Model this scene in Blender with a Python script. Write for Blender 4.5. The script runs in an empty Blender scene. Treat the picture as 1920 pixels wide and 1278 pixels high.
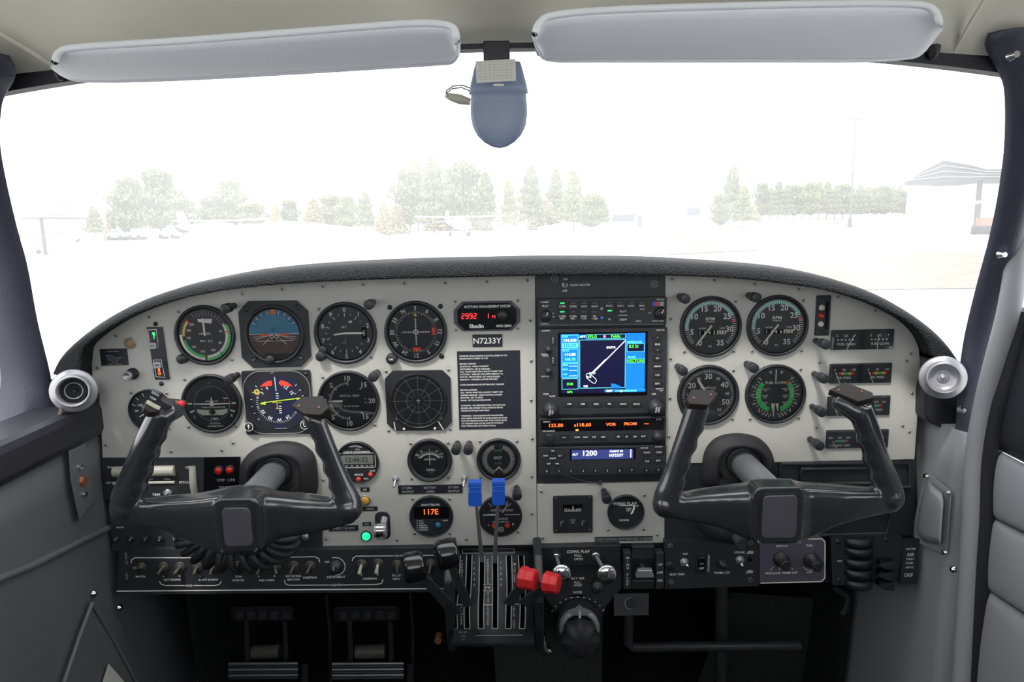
import bpy, bmesh, math, random
from mathutils import Vector, Matrix, noise
random.seed(7)
scene = bpy.context.scene
COL = scene.collection
# ---------------------------------------------------------------- camera, light, exposure
F_PX = 1350.0
PITCH, ROLL = math.radians(9.63), math.radians(1.0)
CAM = Vector((0, -1.0, 1.9))
FW = Vector((0, math.cos(PITCH), -math.sin(PITCH)))
R0, U0 = Vector((1, 0, 0)), Vector((0, math.sin(PITCH), math.cos(PITCH)))
RT = R0 * math.cos(ROLL) - U0 * math.sin(ROLL)
UP = U0 * math.cos(ROLL) + R0 * math.sin(ROLL)
cd = bpy.data.cameras.new('camera'); cd.sensor_width = 36; cd.lens = 36 * F_PX / 1920
cd.clip_start = 0.02; cd.clip_end = 3000
cam = bpy.data.objects.new('camera', cd); COL.objects.link(cam)
M = Matrix((RT, UP, -FW)).transposed().to_4x4(); M.translation = CAM
cam.matrix_world = M; scene.camera = cam
scene.view_settings.view_transform = 'Standard'; scene.view_settings.look = 'None'
scene.view_settings.gamma = 1; scene.view_settings.exposure = 0.0
scene.view_settings.use_curve_mapping = False
scene.cycles.use_denoising = True
scene.cycles.max_bounces = 10; scene.cycles.transparent_max_bounces = 16
scene.cycles.sample_clamp_indirect = 6
wd = bpy.data.worlds.new('sky'); scene.world = wd; wd.use_nodes = True
bg = wd.node_tree.nodes['Background']; bg.inputs[0].default_value = (0.97, 0.985, 1.0, 1); bg.inputs[1].default_value = 3.2
sl = bpy.data.lights.new('sun', 'SUN'); sl.energy = 4.8; sl.angle = math.radians(8); sl.color = (1, .96, .9)
sun = bpy.data.objects.new('sun', sl); COL.objects.link(sun)
sun.rotation_euler = Vector((0.35, 0.55, -1)).to_track_quat('-Z', 'Y').to_euler()

# ---------------------------------------------------------------- projection of photograph points onto real planes
def ray(px, py): return FW + RT * ((px - 960) / F_PX) + UP * ((639 - py) / F_PX)
def W(px, py, y=0.0):
    d = ray(px, py); return CAM + d * ((y - CAM.y) / d.y)
def WX(px, py, x):
    d = ray(px, py); return CAM + d * ((x - CAM.x) / d.x)
def WZ(px, py, z):
    d = ray(px, py); return CAM + d * ((z - CAM.z) / d.z)
def K(px, py, y=0.0):
    d = ray(px, py); return ((y - CAM.y) / d.y) / F_PX

# ---------------------------------------------------------------- materials
def lin(c):
    if isinstance(c, str):
        c = [int(c[i:i + 2], 16) / 255 for i in (0, 2, 4)]
        return tuple(x / 12.92 if x <= .04045 else ((x + .055) / 1.055) ** 2.4 for x in c)
    return c
MATS = {}
def mat(name, col, rough=.5, metal=0., emit=0., bump=0., bscale=300., var=0., vscale=30., spec=.5, coat=0., bdist=.001):
    m = bpy.data.materials.new(name); m.use_nodes = True; nt = m.node_tree; b = nt.nodes['Principled BSDF']
    c = lin(col); b.inputs['Base Color'].default_value = (*c, 1)
    b.inputs['Roughness'].default_value = rough; b.inputs['Metallic'].default_value = metal
    b.inputs['Specular IOR Level'].default_value = spec; b.inputs['Coat Weight'].default_value = coat; b.inputs['Coat Roughness'].default_value = .12
    if emit:
        b.inputs['Emission Color'].default_value = (*c, 1); b.inputs['Emission Strength'].default_value = emit
    tc = nt.nodes.new('ShaderNodeTexCoord')
    if var:
        n = nt.nodes.new('ShaderNodeTexNoise'); n.inputs['Scale'].default_value = vscale; n.inputs['Detail'].default_value = 5
        nt.links.new(tc.outputs['Object'], n.inputs['Vector'])
        r = nt.nodes.new('ShaderNodeValToRGB')
        r.color_ramp.elements[0].color = (*[x * (1 - var) for x in c], 1); r.color_ramp.elements[1].color = (*[min(1, x * (1 + var)) for x in c], 1)
        r.color_ramp.elements[0].position = .3; r.color_ramp.elements[1].position = .7
        nt.links.new(n.outputs['Fac'], r.inputs['Fac']); nt.links.new(r.outputs['Color'], b.inputs['Base Color'])
    if bump:
        v = nt.nodes.new('ShaderNodeTexVoronoi'); v.inputs['Scale'].default_value = bscale
        nt.links.new(tc.outputs['Object'], v.inputs['Vector'])
        bp = nt.nodes.new('ShaderNodeBump'); bp.inputs['Strength'].default_value = bump; bp.inputs['Distance'].default_value = bdist
        nt.links.new(v.outputs['Distance'], bp.inputs['Height']); nt.links.new(bp.outputs['Normal'], b.inputs['Normal'])
    MATS[name] = m; return m
PAINT = mat('grey_panel_paint', (.44, .44, .415), .5, var=.05, vscale=9)
BLACK = mat('black_plastic', (.018, .019, .024), .42)
SATIN = mat('satin_black_metal', (.022, .023, .029), .5, var=.15, vscale=20)
DIAL = mat('dial_black', (.014, .015, .020), .55)
DIALB = mat('dial_blue_black', (.013, .014, .025), .55)
GREYD = mat('dial_grey', (.10, .10, .10), .5)
WHITE = mat('dial_white', (.82, .82, .79), .5)
DIM = mat('dim_lettering', (.40, .40, .39), .6)
CREAM = mat('needle_cream', (.72, .70, .58), .5)
GREEN = mat('dial_green', (.06, .55, .15), .5)
TEAL = mat('dial_teal', (.14, .50, .42), .5)
YELL = mat('dial_yellow', (.75, .55, .12), .5)
REDM = mat('dial_red', (.65, .06, .04), .5)
FLAG = mat('red_flag', (.85, .06, .04), .5)
BLUEM = mat('dial_blue', (.08, .12, .5), .5)
SKYB = mat('horizon_sky_blue', (.06, .22, .36), .5)
EARTH = mat('horizon_earth', (.09, .065, .06), .5)
LEATH = mat('coaming_leather', (.009, .010, .013), .62, bump=1, bscale=520, bdist=.0018, spec=.25)
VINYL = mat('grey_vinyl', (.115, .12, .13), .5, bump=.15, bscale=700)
VINYLD = mat('dark_vinyl', (.018, .018, .026), .5, bump=.2, bscale=420)
PILLAR = mat('pillar_vinyl', (.052, .056, .082), .5, bump=.2, bscale=420)
VINYL_LIT = mat('grey_vinyl_lit', (.31, .32, .34), .5, bump=.12, bscale=700)  # same grey vinyl, lightened for the side the daylight falls on
BRASS = mat('dull_switch_metal', (.075, .072, .062), .45, metal=.4)
HEADL = mat('headliner', (.80, .78, .68), .75, var=.04, vscale=5)
VISOR = mat('visor_vinyl', (.84, .87, .92), .55, bump=.12, bscale=500)
YOKE = mat('yoke_plastic', (.024, .026, .032), .24, bump=.03, bscale=700, coat=1)
CAPM = mat('yoke_cap_plate', (.020, .017, .016), .5, spec=.2)
PADM = mat('yoke_centre_pad', (.070, .068, .085), .5)
STEEL = mat('brushed_steel', (.36, .37, .40), .35, metal=.6)
CHROME = mat('chrome', (.75, .76, .78), .12, metal=1)
SCREW = mat('screw_metal', (.36, .36, .34), .35, metal=.7)
HOLE = mat('screw_recess', (.03, .03, .03), .6)
RUB = mat('black_rubber', (.014, .014, .017), .65)
CARPET = mat('dark_carpet', (.007, .008, .009), .95, bump=.8, bscale=500, var=.3, vscale=120)
CARPETG = mat('green_grey_carpet', (.022, .026, .025), .95, bump=.8, bscale=500, var=.25, vscale=150)
PLAC = mat('placard_blue_black', (.013, .015, .024), .45)
BLUEK = mat('blue_knob_plastic', (.01, .09, .50), .4)
REDK = mat('red_knob_plastic', (.55, .02, .025), .38)
KNOBB = mat('glossy_black_knob', (.006, .006, .008), .16, coat=.4)
ALUV = mat('vent_aluminium', (.34, .34, .37), .38, metal=.45)
HEATP = mat('heater_plate_purple', (.085, .075, .105), .45)
LEDR = mat('led_red', (1, .04, .05), .5, emit=1.1)
LEDO = mat('led_orange', (1, .16, .03), .5, emit=1.2)
LEDG = mat('led_green', (.04, .95, .25), .5, emit=1.0)
LAMPG = mat('green_lamp_lens', (.02, .95, .40), .3, emit=.9)
LEDA = mat('led_amber', (1, .38, .05), .5, emit=1.0)
SBLUE = mat('screen_blue', (.0, .16, .85), .5, emit=.85)
SNAVY = mat('screen_navy', (.006, .006, .03), .25, emit=.8)
SCYAN = mat('screen_cyan', (.12, .75, .95), .5, emit=.8)
SWHITE = mat('screen_white', (.85, .88, .9), .5, emit=.9)
SGREEN = mat('screen_green', (.10, .85, .05), .5, emit=.8)
SMAG = mat('screen_magenta', (.7, .25, .7), .5, emit=.8)
LCDB = mat('lcd_blue', (.035, .05, .20), .4, emit=.6)
LCDG = mat('lcd_grey', (.07, .08, .08), .3)
WINB = mat('display_window', (.003, .003, .005), .2)
LENSR = mat('red_lens', (.45, .02, .02), .2)
LENSA = mat('amber_lens', (.62, .34, .06), .25)
LENST = mat('tan_lens', (.32, .20, .10), .35)
LENSC = mat('clear_warm_lens', (.6, .5, .42), .2)
IVORY = mat('ivory_plastic', (.42, .42, .36), .45)
DARKM = mat('dark_pedal_metal', (.055, .055, .06), .4, metal=.3)
GUNM = mat('gunmetal_lever', (.050, .052, .058), .45, metal=.2)
BTN = mat('button_rubber', (.012, .013, .016), .5)
BLUEB = mat('blue_button', (.02, .16, .33), .4)
COMPM = mat('compass_plastic_glare', (.20, .25, .36), .4)  # window glare over the compass is mixed into this lifted blue-grey
PAPER = mat('card_paper', (.60, .60, .56), .7)
CLEARP = mat('clear_wire_plastic', (.45, .43, .36), .4)
COPPER = mat('copper', (.30, .12, .07), .4, metal=.5)

def glassy(name, haze=0., tint=(1, 1, 1), gloss=.06, rough=.02):
    m = bpy.data.materials.new(name); m.use_nodes = True; nt = m.node_tree; nt.nodes.clear()
    out = nt.nodes.new('ShaderNodeOutputMaterial'); tr = nt.nodes.new('ShaderNodeBsdfTransparent')
    tr.inputs[0].default_value = (*tint, 1)
    gl = nt.nodes.new('ShaderNodeBsdfGlossy'); gl.inputs['Roughness'].default_value = rough; gl.inputs[0].default_value = (1, 1, 1, 1)
    fr = nt.nodes.new('ShaderNodeFresnel'); fr.inputs[0].default_value = 1.5
    mx = nt.nodes.new('ShaderNodeMixShader'); nt.links.new(fr.outputs[0], mx.inputs[0])
    nt.links.new(tr.outputs[0], mx.inputs[1]); nt.links.new(gl.outputs[0], mx.inputs[2])
    last = mx
    if haze:
        tl = nt.nodes.new('ShaderNodeBsdfTranslucent'); tl.inputs[0].default_value = (1, 1, 1, 1)
        n = nt.nodes.new('ShaderNodeTexNoise'); n.inputs['Scale'].default_value = 6; n.inputs['Detail'].default_value = 6
        tc = nt.nodes.new('ShaderNodeTexCoord'); nt.links.new(tc.outputs['Object'], n.inputs['Vector'])
        mr = nt.nodes.new('ShaderNodeMapRange'); mr.inputs[1].default_value = .3; mr.inputs[2].default_value = .7
        mr.inputs[3].default_value = haze * .85; mr.inputs[4].default_value = haze * 1.15
        nt.links.new(n.outputs[0], mr.inputs[0])
        m2 = nt.nodes.new('ShaderNodeMixShader'); nt.links.new(mr.outputs[0], m2.inputs[0])
        nt.links.new(mx.outputs[0], m2.inputs[1]); nt.links.new(tl.outputs[0], m2.inputs[2]); last = m2
    nt.links.new(last.outputs[0], out.inputs[0]); MATS[name] = m; return m
GLASS = glassy('instrument_glass')
WSHIELD = glassy('hazy_windscreen', haze=.175)
SIDEG = glassy('side_window_glass')

# ---------------------------------------------------------------- mesh helpers
_tc = {}
def glyphs(s):
    if s not in _tc:
        cu = bpy.data.curves.new('t', 'FONT'); cu.body = s; cu.resolution_u = 2; cu.offset = .014
        o = bpy.data.objects.new('t', cu); me = bpy.data.meshes.new_from_object(o)
        vs = [(v.co.x, v.co.y) for v in me.vertices]; fs = [tuple(p.vertices) for p in me.polygons]
        bpy.data.objects.remove(o); bpy.data.curves.remove(cu); bpy.data.meshes.remove(me)
        if vs:
            x0 = min(v[0] for v in vs); x1 = max(v[0] for v in vs)
        else: x0 = x1 = 0
        _tc[s] = (vs, fs, x0, x1)
    return _tc[s]
def cl(a): a = math.radians(a); return math.sin(a), math.cos(a)
class MB:
    def __init__(s, cx=None, cy=None, y0=0., k=None, o=None):
        s.v = []; s.f = []; s.mi = []; s.sm = []; s.mats = []
        if cx is not None:
            s.o = W(cx, cy, y0); s.k = K(cx, cy, y0); s.y0 = y0
        else:
            s.o = Vector(o or (0, 0, 0)); s.k = k or 1.; s.y0 = None
    def L(s, px, py):
        p = (W(px, py, s.y0) - s.o) / s.k; return p.x, p.z
    def add(s, vs, fs, m, smooth=False):
        n = len(s.v); s.v += [Vector(v) * s.k for v in vs]; s.f += [tuple(i + n for i in f) for f in fs]
        if m not in s.mats: s.mats.append(m)
        s.mi += [s.mats.index(m)] * len(fs); s.sm += [smooth] * len(fs); return s
    def addw(s, vs, fs, m, smooth=False):           # world points
        return s.add([(Vector(v) - s.o) / s.k for v in vs], fs, m, smooth)
    def box(s, x0, x1, y0, y1, z0, z1, m):
        v = [(x, y, z) for x in (x0, x1) for y in (y0, y1) for z in (z0, z1)]
        return s.add(v, [(0, 1, 3, 2), (4, 6, 7, 5), (0, 4, 5, 1), (2, 3, 7, 6), (0, 2, 6, 4), (1, 5, 7, 3)], m)
    def prism(s, pts, y0, y1, m, smooth=False):      # pts (x,z), y0 front, y1 back
        n = len(pts); v = [(x, y0, z) for x, z in pts] + [(x, y1, z) for x, z in pts]
        f = [tuple(range(n)), tuple(range(2 * n - 1, n - 1, -1))]
        s.add(v, f, m, False)
        return s.add(v, [(i, (i + 1) % n, n + (i + 1) % n, n + i) for i in range(n)], m, smooth)
    def flat(s, pts, y, m): return s.add([(x, y, z) for x, z in pts], [tuple(range(len(pts)))], m)
    def disc(s, x, z, y, r, m, n=28, rz=None):
        rz = rz or r
        return s.flat([(x + r * math.cos(t * 2 * math.pi / n), z + rz * math.sin(t * 2 * math.pi / n)) for t in range(n)], y, m)
    def arc(s, x, z, y, r0, r1, m, a0=0, a1=360, n=None):
        n = n or max(3, int(abs(a1 - a0) / 8)); v = []
        for i in range(n + 1):
            c, d = cl(a0 + (a1 - a0) * i / n); v += [(x + c * r0, y, z + d * r0), (x + c * r1, y, z + d * r1)]
        return s.add(v, [(2 * i, 2 * i + 2, 2 * i + 3, 2 * i + 1) for i in range(n)], m)
    def line(s, x0, z0, x1, z1, w, y, m):
        d = Vector((x1 - x0, z1 - z0)); 
        if d.length < 1e-9: return s
        d.normalize(); p = Vector((-d.y, d.x)) * w / 2
        return s.flat([(x0 + p.x, z0 + p.y), (x0 - p.x, z0 - p.y), (x1 - p.x, z1 - p.y), (x1 + p.x, z1 + p.y)], y, m)
    def pline(s, pts, w, y, m, closed=False):
        for a, b in zip(pts, pts[1:] + ([pts[0]] if closed else [])): s.line(a[0], a[1], b[0], b[1], w, y, m)
        return s
    def ticks(s, r0, r1, a0, a1, n, w, y, m, x=0, z=0):
        for i in range(n):
            c, d = cl(a0 + (a1 - a0) * i / max(1, n - 1)); s.line(x + c * r0, z + d * r0, x + c * r1, z + d * r1, w, y, m)
        return s
    def text(s, t, x, z, size, y, m, align='C', rot=0., sx=1.):
        vs, fs, a, b = glyphs(t); q = size / .70; off = {'C': (a + b) / 2, 'L': a, 'R': b}[align]; c, d = math.cos(math.radians(rot)), math.sin(math.radians(rot))
        out = []
        for (vx, vy) in vs:
            u, w_ = (vx - off) * q * sx, (vy - .35) * q
            out.append((x + u * c - w_ * d, y, z + u * d + w_ * c))
        return s.add(out, fs, m)
    def nums(s, items, r, size, y, m, x=0, z=0, radial=False):
        for a, t in items:
            c, d = cl(a); s.text(t, x + c * r, z + d * r, size, y, m, rot=-a if radial else 0)
        return s
    def lathe(s, prof, x, z, m, n=32, smooth=True, y=0.):
        v = []; f = []
        for (r, yy) in prof:
            for i in range(n):
                a = 2 * math.pi * i / n; v.append((x + r * math.cos(a), y + yy, z + r * math.sin(a)))
        for j in range(len(prof) - 1):
            for i in range(n):
                i2 = (i + 1) % n; f.append((j * n + i, (j + 1) * n + i, (j + 1) * n + i2, j * n + i2))
        s.add(v, f, m, smooth)
        for j in (0, len(prof) - 1):
            if prof[j][0] > 1e-6: pass
        return s
    def cyl(s, p0, p1, r0, r1, m, n=16, caps=True, smooth=True):
        p0, p1 = Vector(p0), Vector(p1); return s.tube([p0, p1], [r0, r1], m, n, caps, smooth)
    def tube(s, pts, r, m, n=10, caps=True, smooth=True):
        pts = [Vector(p) for p in pts]; N = len(pts)
        if not isinstance(r, (list, tuple)): r = [r] * N
        v = []; f = []; prev = None
        for i, p in enumerate(pts):
            t = (pts[min(i + 1, N - 1)] - pts[max(i - 1, 0)]).normalized()
            if prev is None:
                a = Vector((0, 0, 1)) if abs(t.z) < .9 else Vector((1, 0, 0)); u = t.cross(a).normalized()
            else: u = (prev - t * prev.dot(t)).normalized()
            prev = u; w = t.cross(u)
            for j in range(n):
                q = 2 * math.pi * j / n; v.append(p + (u * math.cos(q) + w * math.sin(q)) * r[i])
        for i in range(N - 1):
            for j in range(n):
                j2 = (j + 1) % n; f.append((i * n + j, i * n + j2, (i + 1) * n + j2, (i + 1) * n + j))
        s.add(v, f, m, smooth)
        if caps:
            s.add(v[:n], [tuple(range(n - 1, -1, -1))], m); s.add(v[-n:], [tuple(range(n))], m)
        return s
    def loft(s, secs, m, closed=True, caps=True, smooth=True, world=False):
        n = len(secs[0]); v = [p for q in secs for p in q]; f = []
        for i in range(len(secs) - 1):
            for j in range(n if closed else n - 1):
                j2 = (j + 1) % n; f.append((i * n + j, i * n + j2, (i + 1) * n + j2, (i + 1) * n + j))
        if caps: f += [tuple(range(n - 1, -1, -1)), tuple(range((len(secs) - 1) * n, len(secs) * n))]
        return (s.addw if world else s.add)(v, f, m, smooth)
    def sphere(s, c, r, m, n=16, sy=1., sz=1.):
        secs = []
        for i in range(n // 2 + 1):
            t = math.pi * i / (n // 2); rr = max(1e-4, math.sin(t)) * r
            secs.append([(c[0] + rr * math.cos(2 * math.pi * j / n), c[1] + rr * math.sin(2 * math.pi * j / n) * sy, c[2] + r * math.cos(t) * sz) for j in range(n)])
        return s.loft(secs, m, caps=False)
    def build(s, name, parent=None, bevel=0, seg=2, sub=0, remesh=0, recalc=True, at=None):
        me = bpy.data.meshes.new(name); me.from_pydata([tuple(v) for v in s.v], [], s.f)
        for m in s.mats: me.materials.append(m)
        me.polygons.foreach_set('material_index', s.mi); me.polygons.foreach_set('use_smooth', s.sm)
        if recalc:
            b = bmesh.new(); b.from_mesh(me)
            if bevel or remesh or sub: bmesh.ops.remove_doubles(b, verts=b.verts, dist=1e-6)
            bmesh.ops.recalc_face_normals(b, faces=b.faces); b.to_mesh(me); b.free()
        me.update()
        o = bpy.data.objects.new(name, me); COL.objects.link(o)
        if parent is not None:
            o.parent = parent
            if at is not None: o.location = at
        else: o.location = s.o if at is None else at
        if remesh:
            r = o.modifiers.new('r', 'REMESH'); r.mode = 'VOXEL'; r.voxel_size = remesh; r.use_smooth_shade = True
            q = o.modifiers.new('s', 'SMOOTH'); q.iterations = 4; q.factor = .6
        if bevel:
            q = o.modifiers.new('b', 'BEVEL'); q.width = bevel; q.segments = seg; q.limit_method = 'ANGLE'; q.angle_limit = math.radians(35)
        if sub:
            q = o.modifiers.new('d', 'SUBSURF'); q.levels = sub; q.render_levels = sub
        return o
def tag(o, label, cat, group=None, kind=None):
    if label: o['label'] = label
    if cat: o['category'] = cat
    if group: o['group'] = group
    if kind: o['kind'] = kind
    return o
def struct(o): o['kind'] = 'structure'; return o
def thing(name, label, cat, loc, group=None):
    o = bpy.data.objects.new(name, None); COL.objects.link(o); o.location = loc; o.empty_display_size = .01
    return tag(o, label, cat, group)
def T(name, label, cat, cx, cy, y0=0., group=None): return thing(name, label, cat, W(cx, cy, y0), group)
def dup(o, loc=None, parent=None, label=None, group=None):
    c = o.copy(); COL.objects.link(c)
    if parent: c.parent = parent
    if loc is not None: c.location = loc
    if label: c['label'] = label
    if group: c['group'] = group
    for ch in [x for x in bpy.data.objects if x.parent == o]: dup(ch, None, c)
    return c
def rrect(x0, z0, x1, z1, r, n=4):
    p = []
    for (cx, cz, a) in ((x1 - r, z1 - r, 0), (x0 + r, z1 - r, 90), (x0 + r, z0 + r, 180), (x1 - r, z0 + r, 270)):
        for i in range(n + 1):
            t = math.radians(a + 90 * i / n); p.append((cx + r * math.cos(t), cz + r * math.sin(t)))
    return p
def octo(x0, z0, x1, z1, c): return [(x0 + c, z0), (x1 - c, z0), (x1, z0 + c), (x1, z1 - c), (x1 - c, z1), (x0 + c, z1), (x0, z1 - c), (x0, z0 + c)]
# ================================================================ THE CABIN
# glare shield / coaming over the panel
OUT = [(104, 697), (120, 668), (150, 638), (200, 600), (260, 567), (330, 541), (400, 524), (480, 509), (560, 500), (640, 494), (720, 490), (800, 487), (900, 485), (1000, 483), (1100, 483), (1200, 484), (1300, 489), (1400, 496), (1480, 505), (1550, 520), (1600, 535), (1650, 556), (1700, 585), (1740, 615), (1770, 645), (1790, 672)]
INN = [(172, 698), (173, 668), (182, 640), (232, 604), (281, 580), (344, 559), (420, 543), (500, 533), (580, 527), (660, 523), (740, 520), (815, 518), (905, 516), (1003, 514), (1100, 513), (1200, 513), (1290, 515), (1380, 520), (1450, 528), (1522, 538), (1568, 549), (1612, 563), (1652, 581), (1688, 602), (1712, 628), (1726, 660)]
def resample(poly, n):
    ls = [0]
    for a, b in zip(poly, poly[1:]): ls.append(ls[-1] + math.dist(a, b))
    out = []
    for i in range(n):
        t = ls[-1] * i / (n - 1)
        for j in range(len(poly) - 1):
            if t <= ls[j + 1] + 1e-9:
                u = (t - ls[j]) / (ls[j + 1] - ls[j]); out.append(tuple(a + (b - a) * u for a, b in zip(poly[j], poly[j + 1]))); break
    return out
def smooth_path(pts, n):                # Catmull-Rom through tuples
    out = []; P = [pts[0]] + list(pts) + [pts[-1]]; m = len(pts) - 1
    for i in range(n):
        t = m * i / (n - 1); j = min(int(t), m - 1); u = t - j; a, b, c, d = P[j:j + 4]
        out.append(tuple(.5 * (2 * b[k] + (c[k] - a[k]) * u + (2 * a[k] - 5 * b[k] + 4 * c[k] - d[k]) * u * u + (3 * b[k] - a[k] - 3 * c[k] + d[k]) * u ** 3) for k in range(len(b))))
    return out
mb = MB(o=W(960, 500, 0)); secs = []
O2 = smooth_path(OUT, 90); I2 = smooth_path(INN, 90)
for (ox, oy), (ix, iy) in zip(O2, I2):
    a = W(ix, iy, .004); b = W(ox, oy, -.03); d = (b - W(ix, iy, -.03)); th = d.length
    sec = [a + Vector((0, 0.03, 0)), a]
    for t in range(9):
        q = math.pi * t / 8 * .5 + 0
        f_ = math.sin(q); g = math.cos(q)
        sec.append(W(ix, iy, -.03) + d * (f_ ** 1.0) * 1.0 + Vector((0, -.030 * (g ** .7 if g > 0 else 0) + .004, 0)))
    top = b
    sec += [top + Vector((0, .03, .0015)), top + Vector((-.02 * top.x, .12, -.010)), top + Vector((-.08 * top.x, .38, -.05)), top + Vector((-.08 * top.x, .38, -.09)), a + Vector((0, .03, .0))]
    secs.append(sec)
mb.loft(secs, LEATH, closed=True, world=True)
tag(mb.build('glare_shield'), 'black textured leather glare shield arching over the whole instrument panel', 'glare shield')

# windscreen
mb = MB(o=W(960, 300, 0)); secs = []
HEAD = [(-40, 190), (25, 160), (150, 145), (350, 127), (600, 110), (860, 96), (1000, 93), (1200, 94), (1500, 99), (1720, 104), (1850, 120), (1940, 150)]
H2 = smooth_path(HEAD, 30)
for i, (hx, hy) in enumerate(H2):
    top = W(hx, hy - 8, -.30); x = top.x; bx = x * 1.62; by = .46 - 1.05 * max(0, abs(bx) - .15) ** 2 * 1.5
    bot = Vector((bx * .97, by, 1.800 - .25 * abs(bx) ** 2)); row = []
    for j in range(9):
        t = j / 8; p = top.lerp(bot, t); p += Vector((x * .05, .02, .05)) * math.sin(math.pi * t); row.append(p)
    secs.append(row)
mb.loft(secs, WSHIELD, closed=False, caps=False, world=True)
struct(mb.build('window_1', recalc=False))

# ceiling: headliner
def ceilz(x, y): return 2.075 - .020 * (x / .48) ** 2 - 1.6 * max(0, abs(x) - .47) ** 1.6 + .085 * (1 - math.exp(-(-.30 - y) / .16)) + 0
hc = W(960, 93, -.30).z
def cz(x, y): return hc + .004 - .022 * (x / .48) ** 2 - 1.2 * max(0, abs(x) - .50) ** 1.5 + .10 * (1 - math.exp(-max(0, -.30 - y) / .20))
mb = MB(o=(0, -.6, 2.05)); secs = []
ys = [-.296, -.30, -.33, -.37, -.42, -.48, -.56, -.7, -.9, -1.1, -1.35]
for i in range(41):
    x = -.64 + 1.28 * i / 40; secs.append([Vector((x, y, cz(x, y))) for y in ys] + [Vector((x, y, cz(x, y) + .04)) for y in reversed(ys)])
mb.loft(secs, HEADL, closed=True, world=True)
struct(mb.build('ceiling'))
# header strip along the windscreen top
mb = MB(o=(0, -.3, hc)); secs = []
for i in range(49):
    x = -.60 + 1.20 * i / 48; z = cz(x, -.30) + .004; e = .0075 + .012 * (abs(x) / .5) ** 3
    secs.append([Vector((x, -.303, z)), Vector((x, -.303, z - e)), Vector((x, -.288, z - e)), Vector((x, -.286, z))])
mb.loft(secs, VINYLD, closed=True, world=True, smooth=False)
struct(mb.build('trim_1'))

def band(rows, m, bulge=.02, thick=.05, name='pillar', nseg=12, n=40):
    rows = smooth_path(rows, n); o = W(*[(rows[0][0] + rows[0][1]) / 2, rows[0][2]], rows[0][3]); mb = MB(o=o); secs = []
    for (l, r, py, y) in rows:
        a = W(l, py, y); b = W(r, py, y); sec = []
        for i in range(nseg + 1):
            t = i / nseg; p = a.lerp(b, t); p.y -= bulge * math.sin(math.pi * t) ** .6; sec.append(p)
        out_ = 1 if rows[0][0] > 900 else -1; q_ = Vector((out_ * thick * 1.0, thick, 0)); sec += ([b + q_ * .6 + Vector((0, .01, 0)), a + q_ * .4] if out_ < 0 else [b + q_ * .4, a + q_ * .6 + Vector((0, .01, 0))]); secs.append(sec)
    mb.loft(secs, m, closed=True, world=True); return mb.build(name)
struct(band([(-60, 18, 104, -.34), (-90, 30, 140, -.33), (-110, 6, 185, -.31), (-120, 0, 260, -.28), (-110, 10, 330, -.24), (-90, 33, 430, -.18), (-70, 52, 500, -.14), (-50, 70, 600, -.08), (-50, 92, 690, -.04), (-34, 102, 745, -.03), (-20, 112, 800, -.02), (-10, 116, 850, -.02)], PILLAR, name='trim_2'))
struct(band([(1853, 1935, 62, -.33), (1846, 1940, 85, -.325), (1862, 1950, 118, -.31), (1881, 1955, 160, -.30), (1884, 1952, 230, -.27), (1880, 1945, 300, -.24), (1868, 1930, 380, -.20), (1852, 1912, 455, -.16), (1828, 1893, 545, -.11), (1808, 1872, 630, -.07), (1798, 1850, 700, -.05), (1793, 1830, 770, -.05), (1790, 1822, 835, -.05)], PILLAR, name='trim_3'))

SILL_Z, WALLX = 1.606, .60
# side walls: grey vinyl below the sill
def sidewall(sgn, y0, y1, name, m_=None):
    mb = MB(o=(sgn * WALLX, 0, 1.3)); secs = []
    for i in range(15):
        z = .86 + (SILL_Z - .86) * i / 14
        inx = WALLX - .03 * max(0, (1.25 - z) / .4) ** 2
        secs.append([Vector((sgn * inx, y, z)) for y in [y0 + (y1 - y0) * j / 12 for j in range(13)]] + [Vector((sgn * (WALLX + .05), y1, z)), Vector((sgn * (WALLX + .05), y0, z))])
    mb.loft(secs, m_ or VINYL, world=True); return struct(mb.build(name))
sidewall(-1, -1.4, .215, 'wall_left'); sidewall(1, -.075, .19, 'wall_right', VINYL_LIT); sidewall(-1, .216, .84, 'wall_left_front', CARPET); sidewall(1, .191, .84, 'wall_right_front', CARPET)
# left dark window sill moulding
def slab(x0, x1, y0, y1, z0, z1, m, name, bevel=.006, st=True):
    c = ((x0 + x1) / 2, (y0 + y1) / 2, (z0 + z1) / 2); mb = MB(o=c)
    mb.box(x0 - c[0], x1 - c[0], y0 - c[1], y1 - c[1], z0 - c[2], z1 - c[2], m); o = mb.build(name, bevel=bevel)
    return struct(o) if st else o
slab(-.67, -.588, -1.4, .02, 1.603, 1.655, VINYLD, 'trim_4', .012)
slab(-.68, .68, .78, .84, .86, 1.66, CARPET, 'wall_front'); slab(-.66, .66, .03, .84, 1.625, 1.655, VINYLD, 'light_block_deck', 0)  # second slab: hidden deck added to keep skylight out of the footwell
for sg, nm in ((-1, 'bounce_wing_left'), (1, 'bounce_wing_right')): slab(sg * 2.6 - 1.85, sg * 2.6 + 1.85, -2.2, -.35, 1.0, 1.1, mat('white_wing_paint' + nm, (.8, .8, .8), .4), nm, .03)  # unseen wings added to bounce daylight up onto the ceiling
slab(-.68, .68, -1.4, .84, .82, .88, CARPET, 'floor')
slab(-.68, .68, -1.44, -1.39, .88, 1.80, VINYL, 'light_block_wall')  # unseen rear wall, added to block low daylight and reflect in the yokes
for sg, nm in ((-1, 'window_2'), (1, 'window_3')):
    slab(sg * .645 - .002, sg * .645 + .002, -1.38, -.30, 1.655, 2.02, SIDEG, nm, 0)
slab(.59, .68, -1.4, -.55, 1.58, 1.655, VINYLD, 'trim_5', .01)
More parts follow.
